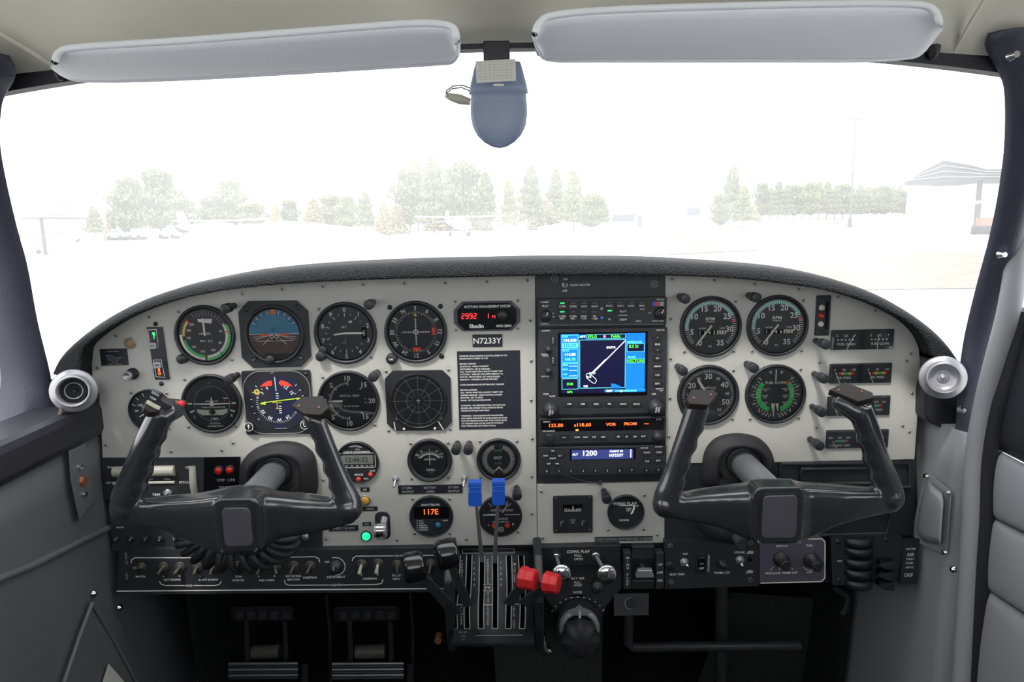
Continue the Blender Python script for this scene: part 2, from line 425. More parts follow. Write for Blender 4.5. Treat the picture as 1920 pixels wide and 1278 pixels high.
# headliner side rails (cabin roof edges)
for sg, nm in ((-1, 'trim_6'), (1, 'trim_7')):
    mb = MB(o=(sg * .62, -.8, 2.0)); mb.tube([(0, .42, .04), (0, 0, .075), (0, -.6, .08)], .028, HEADL); struct(mb.build(nm))
# door post rib on the right
mb = MB(o=W(1840, 700, -.1))
path = smooth_path([(1905, 20, .545), (1925, 150, .56), (1940, 260, .575), (1930, 360, .585), (1911, 470, .59), (1892, 580, .595), (1866, 680, .597), (1846, 760, .60), (1829, 860, .60), (1823, 980, .60), (1814, 1120, .60), (1802, 1290, .60)], 50)
mb.tube([(WX(a, b, x) - mb.o) for a, b, x in path], .0125, VINYL_LIT, 12)
struct(mb.build('trim_8'))
mb = MB(o=W(1850, 900, -.1))
path = smooth_path([(1918, 580, .612), (1893, 700, .612), (1866, 800, .612), (1851, 900, .612), (1842, 1050, .612), (1830, 1180, .612), (1818, 1290, .612)], 30)
mb.tube([(WX(a, b, x) - mb.o) for a, b, x in path], .013, RUB, 12)
struct(mb.build('trim_9'))
# door with quilted grey lower and dark upper
dr = thing('door_1', None, None, WX(1900, 900, .62)); struct(dr)
def patch(pts, x, m, name, parent, bulge=.012, n=14):
    mb = MB(o=parent.matrix_world.translation if False else parent.location); (a, b, c, d) = [WX(p[0], p[1], x) for p in pts]; secs = []
    for i in range(n + 1):
        u = i / n; row = []
        for j in range(n + 1):
            v = j / n; p = a.lerp(b, v).lerp(d.lerp(c, v), u); p.x -= bulge * (max(0, math.sin(math.pi * u)) * max(0, math.sin(math.pi * v))) ** .35; row.append(p)
        secs.append(row)
    mb.loft(secs, m, closed=False, caps=False, world=True); o = mb.build(name, parent)
    s_ = o.modifiers.new('t', 'SOLIDIFY'); s_.thickness = .02; s_.offset = -1; return o
patch([(1925, 590), (2200, 540), (2200, 1010), (1860, 836)], .615, VINYLD, 'upper_panel', dr)
patch([(1860, 838), (2200, 1012), (2200, 1130), (1853, 966)], .618, VINYL_LIT, 'quilted_pad', dr)
patch([(1853, 968), (2200, 1132), (2200, 1330), (1840, 1098)], .618, VINYL_LIT, 'quilted_pad', dr)
patch([(1840, 1100), (2200, 1332), (2200, 1600), (1815, 1330)], .618, VINYL_LIT, 'quilted_pad', dr)
slab(.62, .66, -1.4, -.10, .88, 1.58, VINYL, 'wall_side_right', .01)

# left wall dressing
def wtube(pts, x, r, m, name, label, cat, group=None):
    o = WX(pts[0][0], pts[0][1], x); mb = MB(o=o); mb.tube([WX(a, b, x) - o for a, b in pts], r, m, 8); ob = mb.build(name)
    return tag(ob, label, cat, group)
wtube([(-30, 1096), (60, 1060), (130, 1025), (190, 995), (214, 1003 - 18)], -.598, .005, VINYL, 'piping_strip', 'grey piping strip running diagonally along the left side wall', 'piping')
pk = thing('map_pocket', 'grey vinyl map pocket low on the left side wall', 'pocket', WX(160, 1230, -.595))
mb = MB(o=pk.location); pp = [(173, 1130), (118, 1290), (262, 1290)]
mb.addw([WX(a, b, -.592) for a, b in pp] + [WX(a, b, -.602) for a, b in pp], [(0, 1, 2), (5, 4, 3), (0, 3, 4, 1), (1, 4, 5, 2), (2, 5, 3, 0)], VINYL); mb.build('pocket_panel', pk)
mb = MB(o=pk.location); mb.tube([WX(a, b, -.590) - pk.location for a, b in [(173, 1130), (150, 1190), (116, 1290)]], .003, VINYL, 8)
mb.tube([WX(a, b, -.590) - pk.location for a, b in [(173, 1130), (215, 1200), (262, 1290)]], .003, VINYL, 8); mb.build('piping', pk)
mb = MB(o=WX(212, 1262, -.59)); mb.addw([WX(a, b, -.586) for a, b in [(203, 1243), (190, 1285), (240, 1285)]] + [WX(a, b, -.590) for a, b in [(203, 1243), (190, 1285), (240, 1285)]], [(0, 1, 2), (5, 4, 3), (0, 3, 4, 1), (1, 4, 5, 2), (2, 5, 3, 0)], PAPER)
tag(mb.build('paper_card'), 'white card tucked into the grey map pocket low on the left wall', 'card')
jp = thing('jack_plate', 'grey headset jack plate with three fasteners on the left side wall', 'jack plate', WX(152, 900, -.596))
mb = MB(o=jp.location); pp = [(128, 845), (160, 830), (176, 940), (148, 975), (132, 900)]
mb.addw([WX(a, b, -.590) for a, b in pp] + [WX(a, b, -.604) for a, b in pp], [(0, 1, 2, 3, 4), (9, 8, 7, 6, 5)] + [(i, (i + 1) % 5, 5 + (i + 1) % 5, 5 + i) for i in range(5)], VINYL); mb.build('plate', jp, bevel=.001)
for (a, b, r, m, nm) in ((148, 875, .004, CHROME, 'screw'), (155, 901, .008, COPPER, 'jack_socket'), (157, 926, .004, CHROME, 'screw')):
    mb = MB(o=jp.location); p = WX(a, b, -.590) - jp.location; mb.tube([p, p + Vector((.004, 0, 0))], [r, r * .8], m, 12)
    mb.build(nm, jp)
def wall_screw(px, py, x, label, r=.0055, y=None):
    sg = 1 if x < 0 else -1; c = WX(px, py, x); mb = MB(o=c); mb.tube([(0, 0, 0), (sg * .003, 0, 0), (sg * .005, 0, 0)], [r, r * .9, r * .4], CHROME, 12)
    tag(mb.build('trim_screw'), label, 'screw')
wall_screw(175, 1112, -.597, 'chrome trim screw above the tip of the left map pocket')
wall_screw(223, 1139, -.592, 'chrome trim screw on the left footwell wall under the switch panel')
wall_screw(1812, 700, .585, 'x') if False else None

# right wall cover plate
cp = thing('cover_plate', 'grey moulded cover plate with four screws on the right side wall', 'cover', WX(1748, 960, .598))
def hull_plate(parent, pts, x0, x1, m, name, bevel=.002):
    mb = MB(o=parent.location); n = len(pts)
    mb.addw([WX(a, b, x1) for a, b in pts] + [WX(a, b, x0) for a, b in pts], [tuple(range(n)), tuple(range(2 * n - 1, n - 1, -1))] + [(i, (i + 1) % n, n + (i + 1) % n, n + i) for i in range(n)], m)
    return mb.build(name, parent, bevel=bevel)
hull_plate(cp, [(1734, 887), (1745, 888), (1783, 920), (1784, 930), (1776, 1030), (1768, 1039), (1722, 1018), (1708, 1000)], .602, .592, VINYL_LIT, 'flange')
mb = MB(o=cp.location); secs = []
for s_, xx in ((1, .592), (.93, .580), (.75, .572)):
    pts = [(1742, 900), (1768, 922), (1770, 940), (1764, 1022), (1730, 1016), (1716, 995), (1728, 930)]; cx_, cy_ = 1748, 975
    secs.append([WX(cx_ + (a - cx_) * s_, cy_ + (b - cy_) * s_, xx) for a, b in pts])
mb.loft(secs, VINYL_LIT, world=True, smooth=True); mb.build('raised_cover', cp, bevel=.003)
for a, b in ((1738, 892), (1779, 923), (1730, 957), (1773, 1035)):
    mb = MB(o=cp.location); p = WX(a, b, .591) - cp.location; mb.tube([p, p + Vector((-.004, 0, 0))], [.0042, .003], CHROME, 12); mb.build('screw', cp)
wall_screw(1789, 1067, .596, 'chrome trim screw below the grey cover plate on the right wall')
for (a, b, y, lab) in ((1880, 477, -.17, 'small chrome screw halfway up the right windscreen pillar'), (1804, 768, -.07, 'chrome screw at the foot of the right windscreen pillar beside the air vent'), (1901, 103, -.33, 'tiny screw at the rounded top of the right windscreen pillar')):
    c = W(a, b, y - .0); mb = MB(o=c); mb.tube([(0, .004, 0), (0, -.004, 0)], [.005, .003], CHROME, 12); tag(mb.build('pillar_screw'), lab, 'screw')

# sun visors
def visor(name, label, top, bot, yt, yb, seam_dx):
    # top / bot: matched lists of pixel points of the two long edges
    n = 40; Tp = smooth_path(top, n); Bp = smooth_path(bot, n)
    cx = (top[0][0] + top[-1][0]) / 2; o = W(cx, (top[0][1] + bot[0][1]) / 2, (yt + yb) / 2)
    t = thing(name, label, 'sun visor', o); mb = MB(o=o); secs = []
    for (a, b), (c, d) in zip(Tp, Bp):
        p, q = W(a, b, yt), W(c, d, yb); nrm = Vector((0, -.8, -.6)); sec = []
        for i in range(13):
            u = i / 12; sec.append(p.lerp(q, u) + nrm * .009 * (math.sin(math.pi * u)) ** .4)
        for i in range(11, 0, -1):
            u = i / 12; sec.append(p.lerp(q, u) - nrm * .006 * (math.sin(math.pi * u)) ** .4)
        secs.append(sec)
    mb.loft(secs, VISOR, world=True); mb.build('padded_board', t)
    mb = MB(o=o); ring = [W(a, b, yt) - o for a, b in Tp] + [W(a, b, yb) - o for a, b in reversed(Bp)]; ring.append(ring[0])
    mb.tube(ring, .0028, VISOR, 8, caps=False); mb.build('edge_piping', t)
    return t
vl = visor('sun_visor', 'long pale grey sun visor above the windscreen left of the compass',
      [(103, 115), (112, 98), (150, 88), (350, 75), (600, 56), (760, 44), (820, 44), (850, 52), (857, 75)],
      [(103, 120), (118, 138), (170, 149), (350, 145), (600, 131), (760, 121), (820, 117), (846, 114), (857, 100)], -.40, -.325, 0)
vr = visor('sun_visor', 'long pale grey sun visor above the windscreen right of the compass',
      [(1003, 62), (1012, 42), (1040, 28), (1150, 18), (1400, 10), (1600, 6), (1720, 8), (1752, 20), (1761, 42)],
      [(1004, 72), (1013, 95), (1035, 110), (1150, 111), (1400, 111), (1600, 111), (1690, 107), (1728, 96), (1758, 52)], -.40, -.325, 0)
for v_, a, b in ((vl, 845, 113), (vr, 1012, 100), (vr, 1651, 112)):
    mb = MB(o=v_.location); p = W(a, b, -.315) - v_.location; mb.tube([p + Vector((0, .0, .018)), p + Vector((0, 0, .004)), p - Vector((0, 0, .002))], [.004, .0048, .002], VINYLD, 10); mb.build('pivot_peg', v_)
for a, b, lab in ((112, 142, 'small visor bracket on the header at far left'), (1750, 103, 'small visor bracket on the header right of the right visor')):
    mb = MB(o=W(a, b, -.308)); mb.tube([(0, 0, .009), (0, 0, 0), (0, 0, -.004)], [.006, .005, .002], VINYLD, 10); tag(mb.build('visor_bracket'), lab, 'bracket')

# compass in its hood
cm = thing('compass', 'blue-grey wet compass hood hanging from the centre of the windscreen header', 'compass', W(935, 110, -.33))
mb = MB(930, 100, -.33); mb.box(-24, 26, 5, 30, -18, 24, VINYLD); mb.box(-16, 18, 3, 28, -30, -14, VINYLD); mb.o = mb.o; mb.build('mounting_bracket', cm, bevel=.001, at=mb.o - cm.location)
mb = MB(935, 190, -.34); secs = []
for (z, w, f) in ((72, 42, 0), (60, 46, 5), (30, 54, 9), (16, 56, 9), (15, 52, 8), (0, 53, 9), (-20, 54, 10), (-42, 51, 9), (-60, 42, 7), (-73, 29, 4), (-81, 14, 1), (-83, 3, 0)):
    sec = []
    for j in range(28):
        a = 2 * math.pi * j / 28; c, d = math.cos(a), math.sin(a)
        sec.append((w * abs(c) ** .75 * (1 if c > 0 else -1), -(14 + f) * (abs(d) ** .8) * (1 if d > 0 else -1) * (1 if d > 0 else .8) + 14, z + (.08 * w * 0)))
    secs.append(sec)
mb.loft(secs, COMPM); mb.build('hood', cm, at=mb.o - cm.location)
mb = MB(935, 190, -.34)
for sg in (-1, 1): mb.tube([(sg * 52, -4, -2), (sg * 51.5, -5, -30), (sg * 46, -4, -52), (sg * 37, -3, -66)], 1.0, mat('pale_edge', (.35, .38, .45), .4), 6)
mb.tube([(0, -9.5, -5), (0, -10.5, -20), (1, -10, -40)], .7, MATS['pale_edge'], 6); mb.build('painted_edge_highlight', cm, at=mb.o - cm.location)  # glints along the hood edges modelled as thin pale strips
mb = MB(935, 161, -.34); mb.prism(rrect(-10, -2, 10, 2, 1.5), -11, -6, SWHITE if False else mat('slot_white', (.9, .9, .82), .5)); mb.build('sight_slot', cm, at=mb.o - cm.location)
dc = thing('deviation_card', 'white compass deviation card with a printed grid on the compass hood', 'card', W(930, 134, -.355))
mb = MB(930, 134, -.362); mb.prism([(-37, -20), (37, -17), (37, 22), (-38, 19)], 0, 2, PAPER)
for i in range(7): mb.line(-34, 16 - 5 * i, 34, 18.5 - 5 * i, .6, -.3, DIM)
for i in range(8): mb.line(-28 + 8 * i, -17, -28 + 8 * i, 19, .5, -.3, DIM)
for r_ in range(3):
    for i, s_ in enumerate(('FOR', 'N', '30', '60', 'E', '120', '150')): mb.text(s_, -31 + 10 * i, 13 - 11 * r_, 2.4, -.5, DIM)
mb.build('printed_card', dc, at=mb.o - dc.location)
lw = thing('lamp_wire', 'thin wire loop and clear connector left of the compass hood', 'wire', W(885, 165, -.33))
mb = MB(o=lw.location)
mb.tube([W(a, b, -.32) - lw.location for a, b in ((884, 166), (868, 160), (850, 161), (837, 170), (836, 180))], .0006, VINYLD, 6)
mb.tube([W(a, b, -.32) - lw.location for a, b in ((884, 172), (866, 164), (848, 166), (838, 174), (837, 181))], .0006, VINYLD, 6); mb.build('wire', lw)
mb = MB(o=lw.location); mb.tube([W(a, b, -.32) - lw.location for a, b in ((836, 178), (846, 182), (862, 186), (882, 191))], [.0022, .0035, .0045, .003], CLEARP, 10); mb.build('connector', lw)
mb = MB(o=W(705, -2, -.45)); mb.sphere((0, 0, .006), .009, VINYLD, sz=.5); tag(mb.build('ceiling_fitting'), 'small dark fitting on the headliner above the left visor', 'fitting')
# headliner side seams
for nm, pts in (('trim_10', [(-20, 52), (60, 98), (118, 136)]), ('trim_11', [(1850, -10), (1820, 40), (1790, 95)])):
    o = W(pts[1][0], pts[1][1], -.33); mb = MB(o=o); ys_ = (-.40, -.35, -.305)
    mb.tube([W(a, b, y) - o for (a, b), y in zip(pts, ys_)], .0014, HEADL, 8); struct(mb.build(nm))

# eyeball air vents
def vent(px, py, sg, label, pod, cone):
    t = thing('air_vent', label, 'air vent', W(px, py, -.02), 'eyeball air vents at the ends of the panel')
    mb = MB(px, py, -.0); pts = [mb.L(a, b) for a, b in pod]; mb.prism(pts, -34, 60, VINYLD); mb.build('housing', t, bevel=.006, seg=3, at=mb.o - t.location)
    ax = Vector((-sg * .42, -1, .12)).normalized()
    def ring(prof, m, nm, n=36):
        k_ = K(px, py, -.03); mb = MB(o=W(px, py, -.068), k=k_); u = ax.cross(Vector((0, 0, 1))).normalized(); w_ = u.cross(ax); secs = []
        for r, h in prof: secs.append([ax * h + (u * math.cos(2 * math.pi * i / n) + w_ * math.sin(2 * math.pi * i / n)) * r for i in range(n)])
        mb.loft(secs, m, caps=False); return mb.build(nm, t, at=mb.o - t.location)
    ring([(38, -16), (39, -8), (37, -5), (31, -4), (29.5, 2), (28, 8), (26.5, 9), (25, 8), (24, 0), (23, -14)], ALUV, 'outer_ring')
    if cone: ring([(24.5, 0), (22, -5), (12, -7), (8, -6.5), (7.6, -4), (6.5, -5.5), (5, -5), (4.5, -2), (0.01, -2)], ALUV, 'closed_cone')
    else:
        ring([(26, -12), (12, -20), (.01, -21)], RUB, 'dark_throat')
        ring([(15, -12), (15, -5), (13.8, -5), (13.8, -12)], ALUV, 'inner_nozzle')
        ring([(4, -18), (3.4, -10), (.01, -9)], SATIN, 'centre_hub')
    return t
vent(137, 733, -1, 'open eyeball air vent with aluminium ring at left end of panel', [(92, 712), (130, 700), (180, 715), (187, 740), (184, 806), (105, 845), (96, 800)], False)
vent(1769, 708, 1, 'closed silver eyeball air vent at right end of panel', [(1735, 668), (1772, 672), (1800, 690), (1820, 760), (1822, 822), (1815, 826), (1722, 782), (1716, 770), (1717, 728), (1722, 700)], True)
mb = MB(o=W(110, 790, -.06)); q = [(112, 763), (118, 768), (112, 790), (114, 848), (106, 852), (96, 838), (97, 806), (104, 790)]
mb.addw([W(a, b, -.075) for a, b in q] + [W(a, b, -.068) for a, b in q], [tuple(range(8)), tuple(range(15, 7, -1))] + [(i, (i + 1) % 8, 8 + (i + 1) % 8, 8 + i) for i in range(8)], mat('brown_bracket', (.09, .065, .06), .45))
tag(mb.build('window_bracket', bevel=.001), 'narrow brown metal bracket below the left air vent', 'bracket')
# ================================================================ INSTRUMENT PANEL
SCR = None
def screw_mesh():
    mb = MB(k=.00074); mb.arc(0, 0, -.35, 5.6, 6.3, DIM, n=20); mb.lathe([(3.0, 0), (2.9, -1.0), (2.0, -1.7), (.01, -1.8)], 0, 0, SCREW, 14)
    for a in (20, 110): c, d = cl(a); mb.line(-c * 2, -d * 2, c * 2, d * 2, .8, -2, HOLE)
    return mb
def panel(label, cx, cy, outline, screws, m=PAINT, y=0., thick=.004, name='instrument_panel', bev=.0008):
    global SCR
    t = T(name, label, 'panel', cx, cy, y); mb = MB(cx, cy, y); mb.prism([mb.L(a, b) for a, b in outline], 0, thick / mb.k, m)
    mb.build('face_plate', t, bevel=bev)
    for a, b in screws:
        p = W(a, b, y) - t.location
        if SCR is None: SCR = screw_mesh().build('screw', t, at=p)
        else: dup(SCR, p, t)
    return t
arcL = [I for I in I2 if I[0] < 1003]; arcR = [I for I in I2 if I[0] > 1250]
panel('large light grey flight instrument panel on the left side', 600, 760,
      [(605, 1026), (603, 935), (450, 935), (450, 858), (192, 858), (187, 760), (172, 700)] + arcL[1:] + [(1003, 514), (1007, 1021)],
      [(280, 594), (335, 584), (455, 551), (529, 542), (218, 629), (435, 674), (346, 711), (246, 736), (313, 737), (354, 800), (443, 799), (183, 689), (318, 803), (605, 537), (681, 533), (758, 531), (835, 530), (913, 528), (989, 525), (598, 579), (696, 669), (994, 600), (996, 676), (996, 750), (998, 822), (605, 707), (703, 796), (724, 696), (841, 693), (729, 807), (844, 804), (854, 565), (971, 563), (855, 618), (971, 615), (199, 834), (321, 846), (416, 844), (437, 830), (606, 899), (612, 1010), (745, 1012), (875, 1011), (997, 893), (998, 963), (840, 830), (770, 831), (772, 897), (841, 895), (900, 827), (969, 827), (901, 895), (774, 935), (843, 935), (777, 1000), (844, 1000), (972, 997)])
panel('light grey engine instrument panel on the right side', 1480, 690,
      [(1248, 514)] + arcR[:-1] + [(1726, 690), (1722, 760), (1715, 861), (1480, 866), (1248, 869)],
      [(1260, 523), (1339, 525), (1415, 532), (1498, 542), (1571, 556), (1641, 582), (1258, 597), (1379, 565), (1506, 563), (1283, 659), (1375, 658), (1410, 658), (1502, 657), (1257, 672), (1375, 694), (1501, 692), (1537, 679), (1700, 676), (1710, 737), (1256, 746), (1373, 785), (1406, 785), (1497, 783), (1531, 801), (1692, 798), (1705, 809), (1254, 818), (1708, 663)])
panel('small light grey panel below the radios holding the flap gauge', 1127, 962, [(1007, 908), (1246, 903), (1246, 1017), (1008, 1021)],
      [(1015, 921), (1208, 928), (1140, 993), (1207, 992), (1232, 1002), (1018, 1008)])
# black radio rack carrier behind the radios and the dark backing of everything below
panel('black radio rack panel with the radio master switch', 1126, 700, [(1003, 514), (1248, 514), (1247, 904), (1246, 905), (1007, 910)], [(1040, 522), (1227, 532)], SATIN, .003, .01, 'radio_rack')
mb = MB(1126, 530, .0025)
for s_, a, b in (('ON', 1060, 523), ('RADIO MASTER', 1088, 534), ('OFF', 1059, 545)): x, z = mb.L(a, b); mb.text(s_, x, z, 3.8, 0, WHITE)
o = mb.build('radio_master_lettering'); tag(o, 'RADIO MASTER lettering with ON and OFF above the radios', 'lettering')
BACK = [(180, 640), (190, 1030), (215, 1110), (850, 1112), (850, 1040), (1720, 1040), (1720, 640)]
mb = MB(960, 900, .012); mb.prism([mb.L(a, b) for a, b in [(186, 780), (204, 975), (222, 1040), (222, 1100), (1690, 1090), (1722, 1000), (1716, 780)]], 0, 20, SATIN)
tag(mb.build('sub_panel'), 'dark backing sub panel behind the lower instrument panel and switches', 'panel')

def gauge(label, cx, cy, r, face, bez=None, name='round_gauge', group=None, facem=DIAL, glass=True, depth=6, needles=(), knobs=(), rin=None, y=0.):
    t = T(name, label, 'gauge', cx, cy, y, group); k = K(cx, cy, y); rin = rin or r * .83
    mb = MB(k=k)
    if bez: mb.prism(bez, -depth * .7, 0, BLACK); mb.build('bezel_frame', t, bevel=.0008); mb = MB(k=k)
    q = depth * .7 if bez else 0
    d1 = depth + (2 if bez else 0)
    if bez: mb.lathe([(r, -q), (r * .99, -d1), (r * .94, -d1 - .8), (rin + 1.5, -d1 + 1), (rin, -q)], 0, 0, BLACK, 48)
    else: mb.lathe([(r, 0), (r, -depth * .7), (r * .975, -depth), (r * .93, -depth), (rin + 1.2, -depth * .55), (rin, -1.0)], 0, 0, BLACK, 48)
    mb.build('bezel', t)
    mb = MB(k=k)
    mb.disc(0, 0, -1.2 - (q if bez else 0) * 0, rin + .5, facem, 48); face(mb); sh_ = (-3.9 if bez else 0)
    for v in mb.v: v.y += sh_ * k
    mb.build('dial_face', t, recalc=False)
    yy = -2.4 + sh_
    for nd in needles:
        mb = MB(k=k); a, l, tail, w = nd[:4]; m_ = nd[4] if len(nd) > 4 else CREAM; c, d = cl(a); pc, pd = -d, c
        x0, z0 = (nd[5] if len(nd) > 5 else (0, 0))
        pts = [(x0 - c * tail + pc * w, z0 - d * tail + pd * w), (x0 - c * tail - pc * w, z0 - d * tail - pd * w), (x0 + c * l * .82 - pc * w, z0 + d * l * .82 - pd * w), (x0 + c * l, z0 + d * l), (x0 + c * l * .82 + pc * w, z0 + d * l * .82 + pd * w)]
        mb.prism(pts, yy - .6, yy, m_); mb.build('needle', t); yy -= .9
    for kb in knobs:
        kx, kz, kr, kl = kb[:4]; mb = MB(k=k); mb.lathe([(kr * 1.05, 0), (kr * 1.05, -3), (kr, -3.2), (kr, -kl + 1), (kr * .85, -kl), (.01, -kl - .2)], kx, kz, kb[4] if len(kb) > 4 else BLACK, 20)
        if len(kb) > 5: mb.text(kb[5], kx, kz, 3.2, -kl - .6, WHITE)
        mb.build('setting_knob', t)
    if glass:
        mb = MB(k=k); mb.disc(0, 0, -5.2 if not bez else -8.2, rin + 1.6, GLASS, 48); g = mb.build('cover_glass', t, recalc=False); 
    return t
Y = -1.6
# --- airspeed
def f(mb):
    mb.arc(0, 0, Y, 43, 48, GREEN, 66, 180); mb.arc(0, 0, Y - .1, 38.5, 43, WHITE, 60, 178)
    mb.arc(0, 0, Y, 43, 47.5, WHITE, 184, 272); mb.arc(0, 0, Y, 38, 42.5, GREEN, 184, 256); mb.arc(0, 0, Y, 38, 42, YELL, 268, 310)
    mb.ticks(37, 44, 274, 312, 8, .8, Y - .3, WHITE); mb.ticks(38, 48, 64, 176, 17, .7, Y - .3, WHITE); mb.ticks(36, 46, -28, 56, 11, 1, Y - .3, DIM)
    c, d = cl(82); mb.line(c * 36, d * 36, c * 48, d * 48, 1.8, Y - .4, FLAG); c, d = cl(141); mb.line(c * 38, d * 38, c * 48, d * 48, 1.6, Y - .4, BLUEM)
    c, d = cl(312); mb.line(c * 33, d * 33, c * 43, d * 43, 1.8, Y - .4, FLAG)
    mb.nums([(76, '60'), (118, '80'), (155, '100'), (192, '120'), (226, '140'), (262, '160'), (288, '180'), (312, '200')], 31, 4.2, Y - .2, WHITE)
    mb.flat([(-10, 25), (14, 22), (16, 31), (-12, 31)], Y - .2, WHITE)
    mb.text('AIRSPEED', 0, 3, 3.6, Y - .2, WHITE); mb.text('MPH', -5, -11, 3.6, Y - .2, WHITE); mb.text('KTS', 9, -11, 3.6, Y - .2, WHITE)
gauge('airspeed indicator with green and white speed arcs, top left of the panel', 385, 628, 57, f, facem=mat('dial_slate', (.05, .05, .06), .45), needles=[(-2, 34, 1, 1.6, WHITE)], knobs=[(-44, -43, 9, 14)], rin=49)
# --- attitude
def f(mb):
    n = 30; up = []; dn = []
    for i in range(n + 1): c, d = cl(-90 + 180 * i / n); up.append((c * 47, d * 47))
    mb.flat(up, Y, SKYB); R_ = 47
    dn = [(-47, 0), (47, 0)] + [(cl(90 + 50 * i / 8)[0] * 47, cl(90 + 50 * i / 8)[1] * 47) for i in range(1, 9)] + [(cl(220 + 50 * i / 8)[0] * 47, cl(220 + 50 * i / 8)[1] * 47) for i in range(0, 9)]
    mb.flat(dn, Y, EARTH); mb.arc(0, 0, Y - .2, 38, 47, mat('horizon_ring_blue', (.05, .15, .25), .5), -65, 65)
    mb.ticks(39, 46, -60, 60, 9, 1.1, Y - .3, WHITE); mb.flat([(-7, 38), (7, 38), (5, 47), (-5, 47)], Y - .4, mat('index_orange', (.6, .18, .08), .5))
    mb.line(-46, 1, 46, 1, 1.0, Y - .3, WHITE)
    for a in (-1, 1):
        mb.line(a * 6, -2, a * 40, -5, .8, Y - .3, WHITE); mb.line(a * 8, -1, a * 38, -10, .8, Y - .3, WHITE); mb.line(a * 11, -8, a * 22, -19, 1, Y - .3, WHITE)
        mb.line(a * 4, 9, -a * 0, 9, .6, Y - .3, DIAL); mb.line(-4, 12, 4, 12, .6, Y - .3, DIAL)
        mb.line(a * 8, 0, a * 28, 0, 3.0, Y - 1.2, mat('bar_orange', (.85, .12, .05), .5) if a < 0 else MATS['bar_orange'])
        mb.arc(a * 4.5, -4, Y - 1.3, 2.5, 3.8, WHITE, 0, 360, 12)
    mb.line(-34, -12, 34, -12, .8, Y - .3, WHITE); mb.flat([(-4, -3), (4, -3), (2, -12), (-2, -12)], Y - .9, DIAL)
    mb.flat([(-32, -36), (32, -36), (22, -47), (-22, -47)], Y - 1, BLACK)
gauge('attitude indicator with blue sky half and orange wing bars', 516, 626, 56, f, octo(-65, -63, 65, 63, 20), rin=48, needles=[], knobs=[(-10, -47, 8, 12)])
AT = [o_ for o_ in bpy.data.objects if o_.get('label', '').startswith('attitude indicator')][0]
for x_, z_ in ((-51, 49), (46, 51), (-43, -45), (46, -43)): mb = MB(k=K(516, 626)); mb.lathe([(6, -4.2), (5.6, -5.4), (4, -5.6), (3.6, -5), (.01, -4.8)], x_, z_, BLACK, 16); mb.build('screw', AT)
# --- altimeter
def f(mb):
    mb.ticks(31, 38, 0, 324, 10, 1.5, Y, WHITE); mb.ticks(34, 37.5, 0, 342, 20, 1, Y, WHITE); mb.nums([(36 * i, str(i)) for i in range(10)], 44, 8.2, Y, WHITE); mb.text('ALT', -2, 12, 4, Y, WHITE); mb.flat([(5, 22), (14, 24), (12, 18)], Y - .1, WHITE)
    mb.prism(rrect(30, -12, 40, 11, 1), Y - .4, Y, WINB); mb.text('29.92', 35, 0, 3.4, Y - .6, WHITE, rot=90)
    mb.text('CALIBRATED', -1, -14, 1.6, Y, DIM, rot=80); mb.text('1000 FT', -4, -18, 1.8, Y, DIM)
gauge('altimeter with numerals 0 to 9 and long white hand pointing right', 648, 624, 59, f, facem=mat('dial_slate_b', (.035, .038, .043), .5), needles=[(-97, 24, 0, 1.6, WHITE), (90, 36, 3, 1.9, WHITE)], knobs=[(-47, -42, 9, 14), (-43, -31, 8, 8)], rin=50)
# --- VOR/ILS indicator
def f(mb):
    mb.nums([(i * 30, s_) for i, s_ in enumerate(('3', '6', 'E', '12', '15', 'S', '21', '24', 'W', '30', '33', 'N'))], 45, 7.6, Y, WHITE, radial=True)
    mb.ticks(36, 39.5, 0, 355, 72, .7, Y, WHITE); mb.ticks(34, 39.5, 0, 350, 36, .8, Y, WHITE)
    mb.line(-27, 0, 27, 0, 1.2, Y - .2, WHITE); mb.line(0, -25, 0, 27, 1.2, Y - .2, WHITE); mb.arc(0, 0, Y - .3, 3.6, 5, WHITE, 0, 360, 20)
    for i in range(-5, 6):
        if i: mb.line(i * 4.6, -2.2, i * 4.6, 2.2, .9, Y - .2, WHITE); mb.line(-2.2, i * 4.6, 2.2, i * 4.6, .9, Y - .2, WHITE)
    mb.flat([(30, -6), (36, -6), (36, 8), (30, 8)], Y - .4, FLAG); mb.flat([(-7, -36), (8, -36), (8, -29), (-7, -29)], Y - .4, FLAG)
    mb.flat([(-3.6, 30), (3.6, 30), (0, 37)], Y - .5, YELL); mb.flat([(-1.6, -37), (2, -37), (0, -33)], Y - .6, YELL)
gauge('round course deviation indicator with compass card and two red flags', 780, 622, 59, f, facem=DIALB, knobs=[(-47, -49, 10, 13, BLACK, 'OBS')], rin=51)
for i, (a, b) in enumerate(((731, 576), (826, 574), (828, 667))):
    mb = MB(a, b, 0); mb.lathe([(4.8, 0), (4.6, -1.6), (.01, -2)], 0, 0, BLACK, 16)
    tag(mb.build('mounting_screw'), ('black mounting screw left above', 'black mounting screw right above', 'black mounting screw right below')[i] + ' the round course deviation indicator', 'screw')
